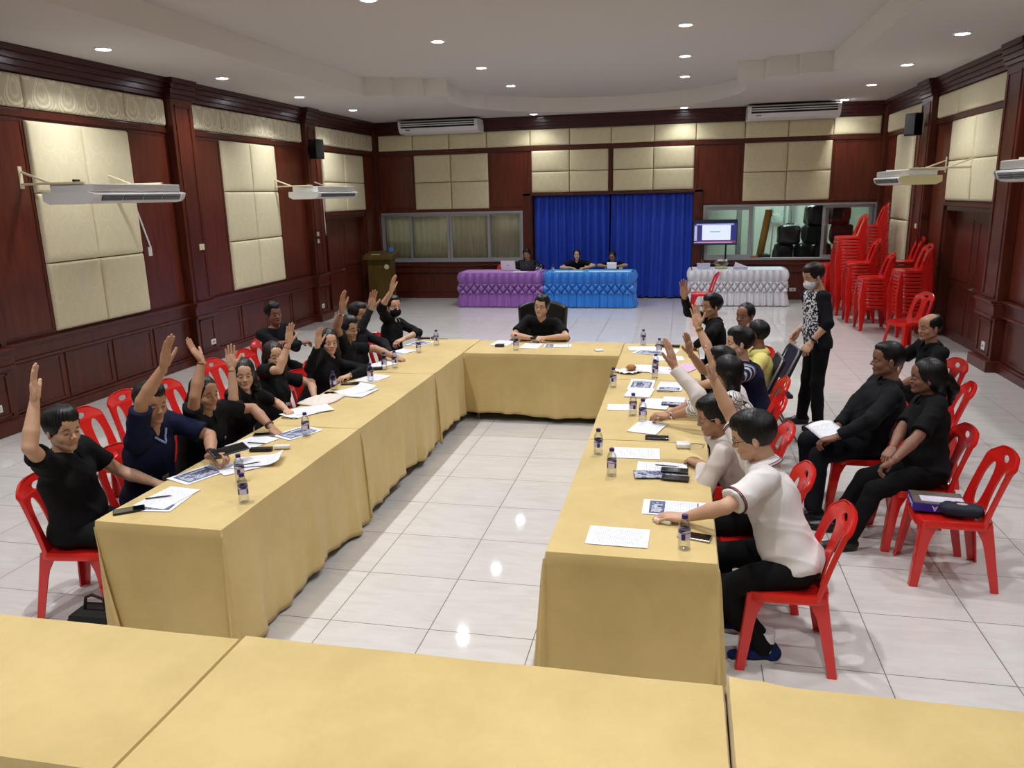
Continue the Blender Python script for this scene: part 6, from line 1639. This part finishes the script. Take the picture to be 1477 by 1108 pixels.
# ================================================================== THINGS ON THE TABLES
def paper_mat(name, kind):
    m, nt, b = new_mat(name); tc = nt.nodes.new('ShaderNodeTexCoord'); sp = nt.nodes.new('ShaderNodeSeparateXYZ'); nt.links.new(tc.outputs['Object'], sp.inputs[0]); X, Y = sp.outputs[0], sp.outputs[1]
    b.inputs['Roughness'].default_value = .7
    def rect(a, c, d, e):
        r = mth(nt, 'GREATER_THAN', X, bv=a); r = mth(nt, 'MULTIPLY', r, mth(nt, 'LESS_THAN', X, bv=c)); r = mth(nt, 'MULTIPLY', r, mth(nt, 'GREATER_THAN', Y, bv=d)); return mth(nt, 'MULTIPLY', r, mth(nt, 'LESS_THAN', Y, bv=e))
    prev = [None]
    def mix(fac, c):
        mx = nt.nodes.new('ShaderNodeMix'); mx.data_type = 'RGBA'; nt.links.new(fac, mx.inputs['Factor'])
        if prev[0] is None: mx.inputs['A'].default_value = hexc('#dfe0e6')
        else: nt.links.new(prev[0], mx.inputs['A'])
        mx.inputs['B'].default_value = hexc(c); prev[0] = mx.outputs['Result']
    f = mth(nt, 'DIVIDE', X, bv=.0095); f = mth(nt, 'ADD', f, bv=100.0); fl = mth(nt, 'FLOOR', f); f = mth(nt, 'FRACT', f); line = mth(nt, 'LESS_THAN', f, bv=.38)
    cb = nt.nodes.new('ShaderNodeCombineXYZ'); nt.links.new(fl, cb.inputs[0]); yy = mth(nt, 'MULTIPLY', Y, bv=90.0); nt.links.new(yy, cb.inputs[1])
    n = nt.nodes.new('ShaderNodeTexNoise'); n.inputs['Scale'].default_value = 1.3; nt.links.new(cb.outputs[0], n.inputs['Vector']); w = mth(nt, 'GREATER_THAN', n.outputs['Fac'], bv=.47)
    ink = mth(nt, 'MULTIPLY', line, w)
    if kind in ('text', 'mixed'):
        k = mth(nt, 'MULTIPLY', ink, rect(-.115, .12, -.082, .082)); k = mth(nt, 'MULTIPLY', k, bv=.55); mix(k, '#5d6072')
    if kind in ('photo', 'mixed'):
        a, c = (-.13, -.05) if kind == 'mixed' else (-.12, .11)
        mix(rect(a, c, -.085, .085), '#4b5478')
        mp = nt.nodes.new('ShaderNodeMapping'); mp.inputs['Scale'].default_value = (1, .8, 1); nt.links.new(tc.outputs['Object'], mp.inputs['Vector']); v = nt.nodes.new('ShaderNodeTexBrick'); v.inputs['Scale'].default_value = 14; v.inputs['Mortar Size'].default_value = .03; v.inputs['Color1'].default_value = (0, 0, 0, 1); v.inputs['Color2'].default_value = (1, 1, 1, 1); v.inputs['Mortar'].default_value = (.5, .5, .5, 1); nt.links.new(mp.outputs[0], v.inputs['Vector'])
        n5 = nt.nodes.new('ShaderNodeTexNoise'); n5.inputs['Scale'].default_value = 70; nt.links.new(tc.outputs['Object'], n5.inputs['Vector'])
        q = mth(nt, 'ADD', v.outputs['Color'], n5.outputs['Fac']); q1 = mth(nt, 'GREATER_THAN', q, bv=1.02); mix(mth(nt, 'MULTIPLY', q1, rect(a+.012, c-.012, -.072, .072)), '#aeb2bd'); q2 = mth(nt, 'LESS_THAN', q, bv=.62); mix(mth(nt, 'MULTIPLY', q2, rect(a+.012, c-.012, -.072, .072)), '#272c40')
        mix(rect(.118, .124, -.085, .085), '#2e4fa0')
    if prev[0] is None: b.inputs['Base Color'].default_value = hexc('#dfe0e6')
    else: nt.links.new(prev[0], b.inputs['Base Color'])
    return m
PM = dict(text=paper_mat('printed_text_sheet', 'text'), photo=paper_mat('printed_photo_sheet', 'photo'), mixed=paper_mat('mixed_print_sheet', 'mixed'), plain=paper_mat('blank_sheet', 'plain'), pink=simple('pink_paper', '#c9a9c6', .7))
PLACED = []
def sheet(x, y, deg, kind='text', label='', n=1, size=(.297, .21), curl=0.0, lift=0.0, group='papers on the tables', name='document', wob=0.0):
    """a sheet or a loose stack, its long side along the local x axis"""
    lvl = max([0]+[z for (px_, py_, z) in PLACED if abs(px_-x) < .15 and abs(py_-y) < .16])
    b = MB(); W, H = size; th = .0012+.0011*(n-1); top = []
    def fn(u, v): 
        a, c = (u-.5)*W, (v-.5)*H
        return (a, c, th+curl*(max(0, u-.6)/.4)**2*.05+wob*.006*math.sin(9*u+3)*math.sin(7*v+1)+wob*.006)
    nu, nv = 13, 9; b.grid(fn, nu, nv); k = len(b.v); b.v += [(p[0], p[1], max(0, p[2]-th) if (curl or wob) else 0) for p in b.v[:k]]
    b.f += [tuple(i+k for i in q[::-1]) for q in b.f[:]]; b.m = [0]*len(b.f)
    bd = [i for i in range(nu)]+[j*nu+nu-1 for j in range(1, nv)]+[(nv-1)*nu+i for i in range(nu-2, -1, -1)]+[j*nu for j in range(nv-2, 0, -1)]
    b.f += [(bd[i], bd[i]+k, bd[(i+1) % len(bd)]+k, bd[(i+1) % len(bd)]) for i in range(len(bd))]; b.m = [0]*len(b.f)
    o = b.build(name, PM[kind], None, smooth=True, loc=(x, y, .7528+lvl+lift)); o.rotation_euler = (0, 0, math.radians(deg))
    PLACED.append((x, y, lvl+lift+th+.0006+(.012*wob)))
    return tag(o, label, 'paper', group)
def block(name, x, y, z, deg, sx, sy, sz, mat, label, cat, bev=.002, group=None, parts=()):
    t = thing(name, label, cat, (x, y, z), math.radians(deg), group)
    b = MB(); b.box(-sx/2, sx/2, -sy/2, sy/2, 0, sz, bev); b.build('case', mat, t)
    for n, (x0, x1, y0, y1, z0, z1), m in parts: q = MB(); q.box(x0, x1, y0, y1, z0, z1, .0008); q.build(n, m, t)
    return t
M['phone_glass'] = simple('phone_glass', '#08090b', .08, spec=.8); M['silver'] = simple('silver_edge', '#a9a9ac', .3, metal=.8)
def phone(x, y, deg, label, lift=0, z=.7535, case='black_plastic', L=.158, W=.076):
    lvl = max([0]+[q for (px_, py_, q) in PLACED if abs(px_-x) < .13 and abs(py_-y) < .10]) if lift is None else lift
    return block('mobile_phone', x, y, z+lvl, deg, L, W, .009, M[case], label, 'phone', .003, 'mobile phones', [('screen', (-L/2+.004, L/2-.004, -W/2+.004, W/2-.004, .0088, .0096), M['phone_glass'])])
def pen(x, y, deg, label, z=.7545, mat='black_plastic', L=.14):
    b = MB(); b.tube([(-L/2, 0, .0045), (L/2-.02, 0, .0045), (L/2, 0, .0045)], [.0042, .0042, .0012], 8); o = b.build('pen', M[mat], None, smooth=True, loc=(x, y, z)); o.rotation_euler = (0, 0, math.radians(deg)); return tag(o, label, 'pen', 'pens')

# ---- water bottles
def bottle_mats():
    g, nt, b = new_mat('clear_bottle_plastic'); out = nt.nodes['Material Output']
    t = nt.nodes.new('ShaderNodeBsdfTransparent'); t.inputs['Color'].default_value = (.90, .93, .96, 1); gl = nt.nodes.new('ShaderNodeBsdfGlossy'); gl.inputs['Roughness'].default_value = .08
    lw = nt.nodes.new('ShaderNodeLayerWeight'); lw.inputs['Blend'].default_value = .35; mx = nt.nodes.new('ShaderNodeMixShader'); nt.links.new(lw.outputs['Facing'], mx.inputs[0]); nt.links.new(t.outputs[0], mx.inputs[1]); nt.links.new(gl.outputs[0], mx.inputs[2]); nt.links.new(mx.outputs[0], out.inputs['Surface']); nt.nodes.remove(b)
    l, nt, b = new_mat('bottle_label_print'); tc = nt.nodes.new('ShaderNodeTexCoord'); sp = nt.nodes.new('ShaderNodeSeparateXYZ'); nt.links.new(tc.outputs['Object'], sp.inputs[0])
    at = mth(nt, 'ARCTAN2', sp.outputs[1], sp.outputs[0]); s = mth(nt, 'MULTIPLY', at, bv=2.0); s = mth(nt, 'SINE', s); s = mth(nt, 'MULTIPLY', s, bv=.007)
    z = mth(nt, 'SUBTRACT', sp.outputs[2], s); a = mth(nt, 'GREATER_THAN', z, bv=.093)
    z2 = mth(nt, 'LESS_THAN', z, bv=.058); cx = mth(nt, 'COSINE', mth(nt, 'MULTIPLY', at, bv=3.0)); c2 = mth(nt, 'GREATER_THAN', cx, bv=.55); c2 = mth(nt, 'MULTIPLY', c2, mth(nt, 'LESS_THAN', sp.outputs[2], bv=.082)); a = mth(nt, 'MAXIMUM', a, c2)
    z3 = mth(nt, 'MULTIPLY', mth(nt, 'GREATER_THAN', sp.outputs[2], bv=.084), mth(nt, 'LESS_THAN', sp.outputs[2], bv=.088)); a = mth(nt, 'MAXIMUM', a, z3)
    mx = nt.nodes.new('ShaderNodeMix'); mx.data_type = 'RGBA'; mx.inputs['A'].default_value = hexc('#cbc3d6'); mx.inputs['B'].default_value = hexc('#2f1d63'); nt.links.new(a, mx.inputs['Factor']); nt.links.new(mx.outputs['Result'], b.inputs['Base Color']); b.inputs['Roughness'].default_value = .35
    return g, l
M['bottle'], M['bottle_label'] = bottle_mats(); M['cap'] = simple('purple_cap', '#2c1560', .35)
bottle0 = None
def bottle(x, y, label, z=.7535, rz=0):
    global bottle0
    if bottle0 is None:
        t = thing('water_bottle', label, 'bottle', (x, y, z), rz, 'small water bottles')
        b = MB(); b.lathe([(.018, .003), (.026, 0), (.0285, .006), (.0285, .022), (.0272, .025), (.0285, .028), (.0280, .05), (.0280, .10), (.0285, .112), (.026, .126), (.019, .140), (.0125, .148), (.0125, .158)], n=28); b.build('bottle_body', M['bottle'], t, smooth=True)
        b = MB(); b.grid(lambda u, v: (.0288*math.cos(2*PI*u), .0288*math.sin(2*PI*u), .052+.050*v), 28, 3, close_u=True); b.build('bottle_label', M['bottle_label'], t, smooth='all')
        b = MB(); b.lathe([(.0148, .152), (.0150, .154), (.0148, .168), (.0135, .170)], n=24); b.build('cap', M['cap'], t, smooth=True)
        bottle0 = t; bpy.context.view_layer.update(); return t
    r = bottle0.copy(); COL.objects.link(r); r.location = (x, y, z); r.rotation_euler = (0, 0, rz); r['label'] = label
    for ch in bottle0.children: c = ch.copy(); COL.objects.link(c); c.parent = r
    return r
for i, (x, y, l) in enumerate([(-2.345, 3.652, 'water bottle nearest the camera on the left row of tables'), (-2.545, 3.95, 'water bottle just behind the nearest one, beside fanned papers on the left row'),
    (-2.573, 4.863, 'water bottle on the left row just before the first cloth seam'), (-2.957, 6.16, 'water bottle on the left row between the white cloth bag and the folded hands'), (-2.75, 6.50, 'water bottle on the left row by the hand of the person with long sleeves'),
    (-2.81, 7.00, 'left bottle of the close pair near the man in glasses'), (-2.735, 7.09, 'right bottle of the close pair near the man in glasses'), (-2.747, 7.853, 'water bottle on the far left table before the printed sheet'), (-2.683, 8.288, 'water bottle at the far left table corner'),
    (-1.72, 8.078, 'water bottle alone on the cross table left of the clasped hands'), (-.384, 8.50, 'farthest water bottle on the right row of tables'), (-.198, 7.978, 'water bottle standing among the papers at the far right table'),
    (-.545, 6.55, 'water bottle at the inner edge of the middle right table'), (-.207, 7.173, 'rear bottle of the pair beside the bread wrapper'), (-.205, 6.93, 'front bottle of the pair beside the bread wrapper'),
    (-.324, 5.69, 'left bottle of the pair by the clasped hands of the check shirt'), (-.245, 5.53, 'right bottle of the pair by the clasped hands of the check shirt'), (-.487, 4.755, 'water bottle at the inner edge just after the seam on the right row'),
    (-.369, 4.377, 'water bottle in front of the lone printed sheet and black wallet pile'), (.049, 3.454, 'water bottle nearest the camera on the right row, beside a phone'),
    (-2.96, 16.66, 'front left bottle where the purple and blue skirts meet'), (-2.70, 16.68, 'front right bottle where the purple and blue skirts meet'), (-3.06, 16.78, 'rear bottle on the purple skirted table')]):
    bottle(x, y, l, rz=i*.9, z=.7535 if y < 16 else .7515)

# ---- papers, left row
sheet(-2.80, 3.60, 96, 'mixed', 'printed sheet under the top sheets beside the phone nearest the left table end'); sheet(-2.82, 3.64, 84, 'text', 'top sheet with a pen on it beside the phone at the left table end', n=3)
pen(-2.86, 3.62, 30, 'black pen lying on the sheets nearest the left table end', z=.760)
phone(-2.915, 3.44, 38, 'black phone lying at the near end of the left row')
sheet(-2.875, 4.02, 68, 'photo', 'printed photo sheet on the left row in front of the navy scrub shirt')
sheet(-2.68, 4.20, 48, 'text', 'fanned text sheet under the tablet of the person in navy', wob=.4); sheet(-2.62, 4.28, 20, 'text', 'curled text sheet on top beside the near pair of bottles', n=2, curl=.7, wob=.5)
pen(-2.62, 4.18, 40, 'pen lying on the curled sheet near the bottle pair', z=.775)
sheet(-2.88, 4.66, 70, 'text', 'text sheets in front of the person with the bent arm', n=2); pen(-2.82, 4.62, 0, 'black pen on the sheets before the bent-armed person', z=.760)
block('glasses_case', -2.72, 4.50, .754, 15, .15, .05, .022, M['black_plastic'], 'black glasses case beside a white tube on the left row', 'case', .008)
block('white_tube', -2.60, 4.56, .754, 15, .11, .032, .028, M['white_plastic'], 'white rolled tube beside the black glasses case', 'tube', .012)
sheet(-2.67, 4.92, 64, 'photo', 'blue printed sheet under the beaded wrist on the left row')
phone(-2.88, 4.83, 20, 'phone with a shiny back by the beaded wrist', case='silver')
sheet(-2.88, 5.42, 60, 'text', 'text sheets beside the first seam on the left row', n=3, wob=.3); sheet(-2.84, 5.50, 40, 'text', 'upper text sheet beside the first seam on the left row')
pen(-2.90, 5.25, 5, 'black pen lying alone beside the first seam')
# soft cloth bag lying flat
b = MB()
def fnb(u, v):
    a = 2*PI*u; r = v; x = .21*r*math.cos(a)*(1+.12*math.sin(3*a+1)); y = .15*r*math.sin(a)*(1+.15*math.sin(2*a)); return (x, y, .004+.022*(1-r**3)*(1+.4*math.sin(9*x*9)*math.sin(70*y)))
b.grid(fnb, 40, 10, close_u=True); o = b.build('cloth_bag', simple('cream_cloth', '#cfc6bc', .9, bump=.3, bscale=90), None, smooth='all', solid=.003, loc=(-2.90, 5.80, .7535)); o.rotation_euler = (0, 0, math.radians(60)); tag(o, 'crumpled cream cloth bag lying flat on the left row of tables', 'cloth bag')
sheet(-2.68, 6.08, 82, 'plain', 'pale booklet pile lying next to the crumpled cloth bag', n=6, wob=.3); sheet(-2.74, 6.12, 60, 'text', 'curled top sheet on the pale pile next to the cloth bag', curl=.6)
phone(-2.90, 6.03, 10, 'dark phone between the cloth bag and the bottle', lift=.0)
phone(-2.90, 6.38, 12, 'phone in front of the person with long black sleeves')
sheet(-2.78, 6.62, 74, 'text', 'sheet beside the bottle in front of the long-sleeved person', n=2)
sheet(-2.93, 7.20, 60, 'text', 'sheet near the close bottle pair on the far left table'); block('black_pouch', -2.90, 6.98, .755, 20, .15, .07, .02, M['black_matte'], 'black pouch beside the close pair of bottles', 'pouch', .009)
sheet(-2.95, 7.86, 66, 'mixed', 'sheet with dark printing on the far left table'); sheet(-2.90, 8.36, 70, 'photo', 'blue printed sheet by the hand of the masked person')
t = thing('microphone', 'black table microphone with a thin cable at the far left table', 'microphone', (-2.84, 8.60, .7535), 0.1)
b = MB(); b.tube([(-.16, 0, .016), (-.02, 0, .018)], .013, 10); b.build('handle', M['black_plastic'], t, smooth=True); b = MB(); b.ell((.02, 0, .02), (.034, .019, .019)); b.build('microphone_head', M['dark_grille'], t, smooth=True); b = MB(); b.tube([(.05, 0, .006), (.12, .02, .004), (.19, .01, .004)], .003, 6); b.build('cord', M['black_plastic'], t, smooth=True)
# ---- cross table
sheet(-1.955, 8.46, 84, 'text', 'sheet at the left of the cross table beside a black case'); block('black_case', -1.945, 8.27, .754, 10, .10, .10, .02, M['black_plastic'], 'small black case on the cross table left of the lone bottle', 'case', .005)
sheet(-1.60, 8.33, 86, 'text', 'sheet directly under the clasped hands on the cross table'); sheet(-1.31, 8.36, 4, 'mixed', 'sheet with a dark printed bar right of the clasped hands', size=(.30, .18))
block('white_adapter', -.83, 8.12, .7535, 20, .085, .085, .012, M['white_plastic'], 'small white square box at the right end of the cross table', 'box', .004)
block('handheld_device', -1.60, 8.50, .80, 70, .10, .05, .025, M['black_plastic'], 'small dark device held in the clasped hands of the seated man', 'phone', .008)
# ---- right row
sheet(-.38, 8.28, 8, 'plain', 'pale sheets nearest the far corner of the right row', n=3); sheet(-.30, 8.08, -20, 'photo', 'dark printed sheet fanned over pale ones at the far right table', wob=.3); sheet(-.12, 8.12, 80, 'text', 'text sheet beside the bottle at the far right table', n=2); sheet(-.10, 7.80, 5, 'text', 'sheet lying crosswise below the far right bottle')
t = block('black_folder', -.12, 8.40, .756, -4, .26, .05, .022, M['black_plastic'], 'long black microphone lying behind the far right papers', 'microphone', .008)
sheet(-.32, 7.30, 84, 'text', 'sheet under the bread wrapper on the right row', n=2, wob=.4); sheet(-.13, 7.25, 80, 'text', 'sheet right of the bottle pair near the bread')
b = MB(); b.grid(lambda u, v: ((.12*v)*math.cos(2*PI*u)*(1+.2*math.sin(3*2*PI*u)), (.09*v)*math.sin(2*PI*u), .003+.016*v*abs(math.sin(11*u*PI))), 36, 8, close_u=True); o = b.build('bread_wrapper', simple('white_wrap', '#d9d7d8', .6), None, smooth='all', solid=.0015, loc=(-.46, 7.12, .757)); tag(o, 'crumpled white wrapper under a round bun on the right row', 'wrapper')
b = MB(); b.ell((0, 0, .028), (.048, .045, .028)); tag(b.build('bread_bun', simple('baked_crust', '#9c6535', .6, var=.2, vscale=30), None, smooth=True, loc=(-.43, 7.16, .766)), 'round brown bun on the white wrapper', 'bread')
sheet(.07, 7.38, 66, 'pink', 'pink and white booklet slanting by the raised sleeves on the right row', n=5, size=(.34, .21))
sheet(-.31, 6.60, 86, 'photo', 'dark picture booklet on the middle right table', n=3, curl=.4, wob=.4); sheet(-.06, 6.62, 84, 'mixed', 'sheets with dark edges right of the picture booklet', n=2, wob=.4); pen(-.10, 6.42, 0, 'dark pen lying below the sheets right of the picture booklet')
sheet(-.31, 6.36, 84, 'text', 'thick pale pile in front of the picture booklet', n=9)
sheet(-.43, 5.90, 4, 'text', 'sheet partly behind the left bottle of the clasped-hands pair', size=(.21, .18)); sheet(-.16, 6.02, 80, 'text', 'loose sheets spread between the bottles and the black booklet', n=3, wob=.6)
sheet(-.03, 6.08, 86, 'mixed', 'thick dark-edged booklet on the loose sheets', n=9, size=(.24, .17)); 
sheet(-.20, 5.38, 74, 'text', 'white sheets under the clasped hands of the person in checks', n=4, wob=.2)
phone(-.13, 5.145, 2, 'dark phone on the seam of the right row'); 
t = thing('white_power_bank', 'white rounded cube with a cable near the seam on the right row', 'charger', (.045, 4.975, .7535), .1); b = MB(); b.box(-.045, .045, -.045, .045, 0, .032, .012); b.build('case', M['white_plastic'], t); b = MB(); b.tube([(.04, .02, .01), (.09, .06, .004), (.14, .03, .004), (.12, -.02, .004)], .0022, 6); b.build('cord', M['black_plastic'], t, smooth=True)
sheet(-.25, 4.81, 2, 'text', 'lone printed sheet just in front of the seam on the right row')
sheet(-.08, 4.53, 0, 'text', 'sheets under the black phones beside the off-white sleeve', n=4, wob=.4); sheet(-.13, 4.41, 8, 'photo', 'folded printed sheet sticking out under the black wallet', n=1, size=(.22, .12))
phone(-.005, 4.47, -4, 'black phone on the sheets, the one farther from the camera', lift=.014); phone(.0, 4.365, -6, 'black wallet phone nearest the camera on the sheets, with a white tag', lift=.004)
pen(-.05, 4.53, -6, 'dark pen lying on the sheets beside the off-white sleeve', z=.772)
sheet(0, 3.93, -1, 'mixed', 'printed sheets under the hand of the person in the white polo', n=2, size=(.33, .20)); sheet(-.265, 3.535, -1, 'text', 'lone printed sheet nearest the camera on the right row')
b = MB(); b.box(-.045, .045, -.02, .02, 0, .022, .010); o = b.build('tissue_pack', simple('tissue', '#d8d0c4', .8), None, smooth=True, loc=(-.055, 3.735, .7535)); o.rotation_euler = (0, 0, -.35); tag(o, 'folded cream tissue under the fingertips of the hand in the white polo', 'tissue')
phone(.10, 3.585, -14, 'black phone with a silver edge nearest the camera on the right row', case='silver')
# tablet in the hand of the person in navy
J = POSED['L2']; W_ = J['WL']; 
t = thing('tablet', 'dark tablet held up in the hand of the person in navy', 'tablet', (float(W_[0]+.11), float(W_[1]+.03), float(W_[2]+.035)), math.radians(60)); t.rotation_euler = (math.radians(20), 0, math.radians(62))
b = MB(); b.box(-.12, .12, -.04, .04, -.005, .005, .003); b.build('case', M['black_plastic'], t); b = MB(); b.box(-.113, .113, -.035, .035, .0048, .0056); b.build('screen', M['phone_glass'], t)
# leaflet on the lap of the person leaning back
b = MB(); b.grid(lambda u, v: ((u-.5)*.21, (v-.5)*.26, .02*math.sin(PI*u)), 8, 8); o = b.build('lap_papers', PM['text'], None, smooth='all', solid=.002, loc=(1.08, 5.80, .655)); o.rotation_euler = (.15, -.15, math.radians(20)); tag(o, 'papers on the lap of the person leaning back', 'paper')

# ---- laptops and papers on the back tables
def laptop(x, y, rz, mat, lid, label, logo):
    t = thing('laptop', label, 'laptop', (x, y, .7515), math.radians(rz)); b = MB(); b.box(-.16, .16, -.11, .11, 0, .014, .004); b.build('keyboard_base', mat, t)
    b = MB(); b.box(-.16, .16, -.004, .004, 0, .225, .003); b.xf(Matrix.Translation((0, .115, .012)) @ Matrix.Rotation(math.radians(-16), 4, 'X')); l = b.build('laptop_lid', mat, t)
    b = MB(); b.lathe([(.013, 0), (.013, .002)], n=18, axis='y'); b.xf(Matrix.Translation((0, .115, .012)) @ Matrix.Rotation(math.radians(-16), 4, 'X') @ Matrix.Translation((0, .004, .115))); b.build('lid_badge', logo, l)
    b = MB(); b.box(-.15, .15, -.0055, -.0042, .012, .215); b.xf(Matrix.Translation((0, .115, .012)) @ Matrix.Rotation(math.radians(-16), 4, 'X')); b.build('screen', simple('laptop_glow', '#c9d6e8', .3, emit='#b8c8e0', estr=.6), l); return t
laptop(-3.72, 16.98, 180, M['white_plastic'], 0, 'open silver laptop with a dark round emblem on the purple skirted table', M['black_plastic'])
laptop(-3.28, 16.95, 176, M['black_plastic'], 0, 'open black laptop in front of the person in the black jacket', M['dark_grille'])
def bsheet(x, y, deg, l, sz=(.297, .21)):
    o = sheet(x, y, deg, 'plain', l, size=sz, group='papers on the back tables'); o.location.z = .7522; return o
bsheet(-3.42, 16.64, 4, 'white sheet at the front edge of the purple skirted table')
for k, (x, d, w) in enumerate(((-2.52, 4, 'first'), (-2.20, -3, 'second'), (-1.78, 6, 'third'), (-1.50, 0, 'fourth'), (-1.20, -5, 'fifth'))): bsheet(x, 16.72, d, '%s white sheet from the left along the front of the blue skirted table' % w)
b = MB(); b.grid(lambda u, v: ((u-.5)*.21, (v-.5)*.02+.03*(u-.5)**2, v*.15), 8, 5); tag(b.build('held_paper', PM['plain'], None, smooth='all', solid=.002, loc=(-1.47, 17.02, .765)), 'white paper held up at the right end of the blue skirted table', 'paper')
# white table things
def whitebox(x, y, l): 
    t = thing('plastic_basket', l, 'box', (x, y, .7515), .05); b = MB(); b.prism([(-.12, 0), (-.135, .12), (.135, .12), (.12, 0)], -.085, .085, 'xz'); b.build('container', simple('cloudy_plastic', '#b9bfd6', .35), t); b = MB(); b.cyl((.0, 0, .12), (-.05, .02, .20), .006); b.build('straw', simple('gold_straw', '#c9933a', .5), t); return t
whitebox(.46, 17.18, 'cloudy plastic container with a straw at the left end of the white skirted table')
t = thing('fruit_tray', 'low tray of wrapped snacks under crumpled clear plastic on the white table', 'tray', (.83, 17.25, .7515)); b = MB(); b.lathe([(.12, 0), (.15, .035), (.145, .038), (.115, .01)], n=24); b.build('tray', simple('pale_gold_tray', '#c4bd84', .5), t, smooth=True)
b = MB(); b.grid(lambda u, v: (.14*math.cos(2*PI*u)*math.sin(PI*(.1+.8*v))*(1+.15*math.sin(7*2*PI*u)), .11*math.sin(2*PI*u)*math.sin(PI*(.1+.8*v)), .03+.17*v+.015*math.sin(5*2*PI*u)), 36, 10, close_u=True); b.build('clear_wrap', M['bottle'], t, smooth='all')
t = thing('tissue_box', 'pale tissue box with a folded white card on the white skirted table', 'box', (1.22, 17.12, .7515), .02); b = MB(); b.box(-.14, .14, -.07, .07, 0, .055, .004); b.build('carton', simple('lilac_carton', '#b9b7d2', .6), t); b = MB(); b.prism([(-.13, .056), (-.11, .15), (.09, .07), (.12, .056)], -.03, .03, 'xz'); b.build('folded_card', PM['plain'], t)

# ---- paper carton and pouch on the red chair, bag on the floor
def text_mesh(txt, size, mat, parent, mtx, name='lettering'):
    c = bpy.data.curves.new(name, 'FONT'); c.body = txt; c.size = size; c.extrude = .0006; c.align_x = 'CENTER'; c.align_y = 'CENTER'
    o = bpy.data.objects.new(name, c); COL.objects.link(o); bpy.context.view_layer.update(); dg = bpy.context.evaluated_depsgraph_get(); me = bpy.data.meshes.new_from_object(o.evaluated_get(dg)); bpy.data.objects.remove(o)
    me.materials.clear(); me.materials.append(mat); q = bpy.data.objects.new(name, me); COL.objects.link(q); q.parent = parent; q.matrix_local = mtx; return q
BX, BY = 1.60, 4.99
t = thing('paper_carton', 'blue and white paper ream carton lying on the nearest red chair on the right', 'box', (BX, BY, .4335), math.radians(-6))
BLUE = simple('deep_blue_carton', '#1d1f86', .4); b = MB(); b.box(-.15, .15, -.11, .11, 0, .052, .002); b.build('carton', BLUE, t)
b = MB(); b.box(-.146, .146, -.106, .106, .052, .054); b.build('carton_lid', simple('brown_board', '#5a5047', .6), t)
b = MB(); b.box(-.10, .14, -.075, .02, .054, .057); b.build('printed_leaflet', simple('white_leaflet', '#c8c4d4', .5, var=.3, vscale=40), t)
WHT = simple('white_lettering', '#d5d5e6', .5)
text_mesh('Double A', .042, WHT, t, Matrix.Translation((-.1508, 0, .026)) @ Matrix.Rotation(-PI/2, 4, 'Z') @ Matrix.Rotation(PI/2, 4, 'X') @ Matrix.Rotation(PI, 4, 'Z'))
text_mesh('A', .05, WHT, t, Matrix.Translation((-.03, -.1108, .026)) @ Matrix.Rotation(PI/2, 4, 'X') @ Matrix.Rotation(PI, 4, 'Z'))
t = thing('pouch', 'dark blue pouch with a pale oval badge drooping over the red chair edge', 'pouch', (BX+.10, BY-.13, .436), math.radians(-8))
b = MB()
def pf(u, v):
    a = 2*PI*u; bb = PI*(.004+.992*v)-PI/2; e = .6; g = lambda c: abs(c)**e*(1 if c > 0 else -1); return (.12*g(math.cos(bb))*g(math.cos(a)), .065*g(math.cos(bb))*g(math.sin(a)), max(-.0, .035+.035*g(math.sin(bb)))+.004*math.sin(9*a)*math.cos(bb))
b.grid(pf, 30, 14, close_u=True); b.build('pouch_body', simple('midnight_cloth', '#0d1426', .8, var=.3, vscale=30), t, smooth=True)
b = MB(); b.lathe([(.03, .068), (.03, .0705), (.024, .072)], n=20, squash=(1.0, .55)); b.build('oval_badge', FBX('#b3a294'), t, smooth=True)
t = thing('laptop_bag', 'black briefcase bag with a loop handle on the floor beside the left table end', 'bag', (-3.235, 3.48, 0), math.radians(4))
b = MB(); b.prism([(-.18, 0), (-.13, .11), (.13, .11), (.18, 0)], -.10, .06, 'xz'); b.build('bag_body', M['black_matte'], t); b = MB(); b.tube([(-.09, -.02, .10), (-.07, -.02, .185), (-.03, -.02, .205), (.04, -.02, .18), (.05, -.02, .10)], .009, 8); b.build('handle', M['black_matte'], t, smooth=True)
# ================================================================== CAMERA, WORLD, COLOUR
cam = bpy.data.cameras.new('camera'); co = bpy.data.objects.new('camera', cam); COL.objects.link(co); sc.camera = co
fpx, yaw, pitch, roll = 1122.98, -.2161, -.2386, -.0236
cam.sensor_fit = 'HORIZONTAL'; cam.sensor_width = 36.0; cam.lens = fpx/1477*36.0; cam.clip_start = .05; cam.clip_end = 100
cy_, sy_ = math.cos(yaw), math.sin(yaw)
fw = Vector((sy_*math.cos(pitch), cy_*math.cos(pitch), math.sin(pitch))); rt = Vector((cy_, -sy_, 0)); up = rt.cross(fw)
r2 = rt*math.cos(roll)+up*math.sin(roll); u2 = -rt*math.sin(roll)+up*math.cos(roll)
mt = Matrix((r2, u2, -fw)).transposed().to_4x4(); mt.translation = (0, 0, 2.3846); co.matrix_world = mt
w = bpy.data.worlds.new('world'); sc.world = w; w.use_nodes = True
w.node_tree.nodes['Background'].inputs[0].default_value = (.8, .85, 1, 1); w.node_tree.nodes['Background'].inputs[1].default_value = .05
sc.view_settings.view_transform = 'Standard'; sc.view_settings.look = 'None'; sc.view_settings.gamma = 1; sc.view_settings.use_curve_mapping = False
sc.view_settings.exposure = 0.0
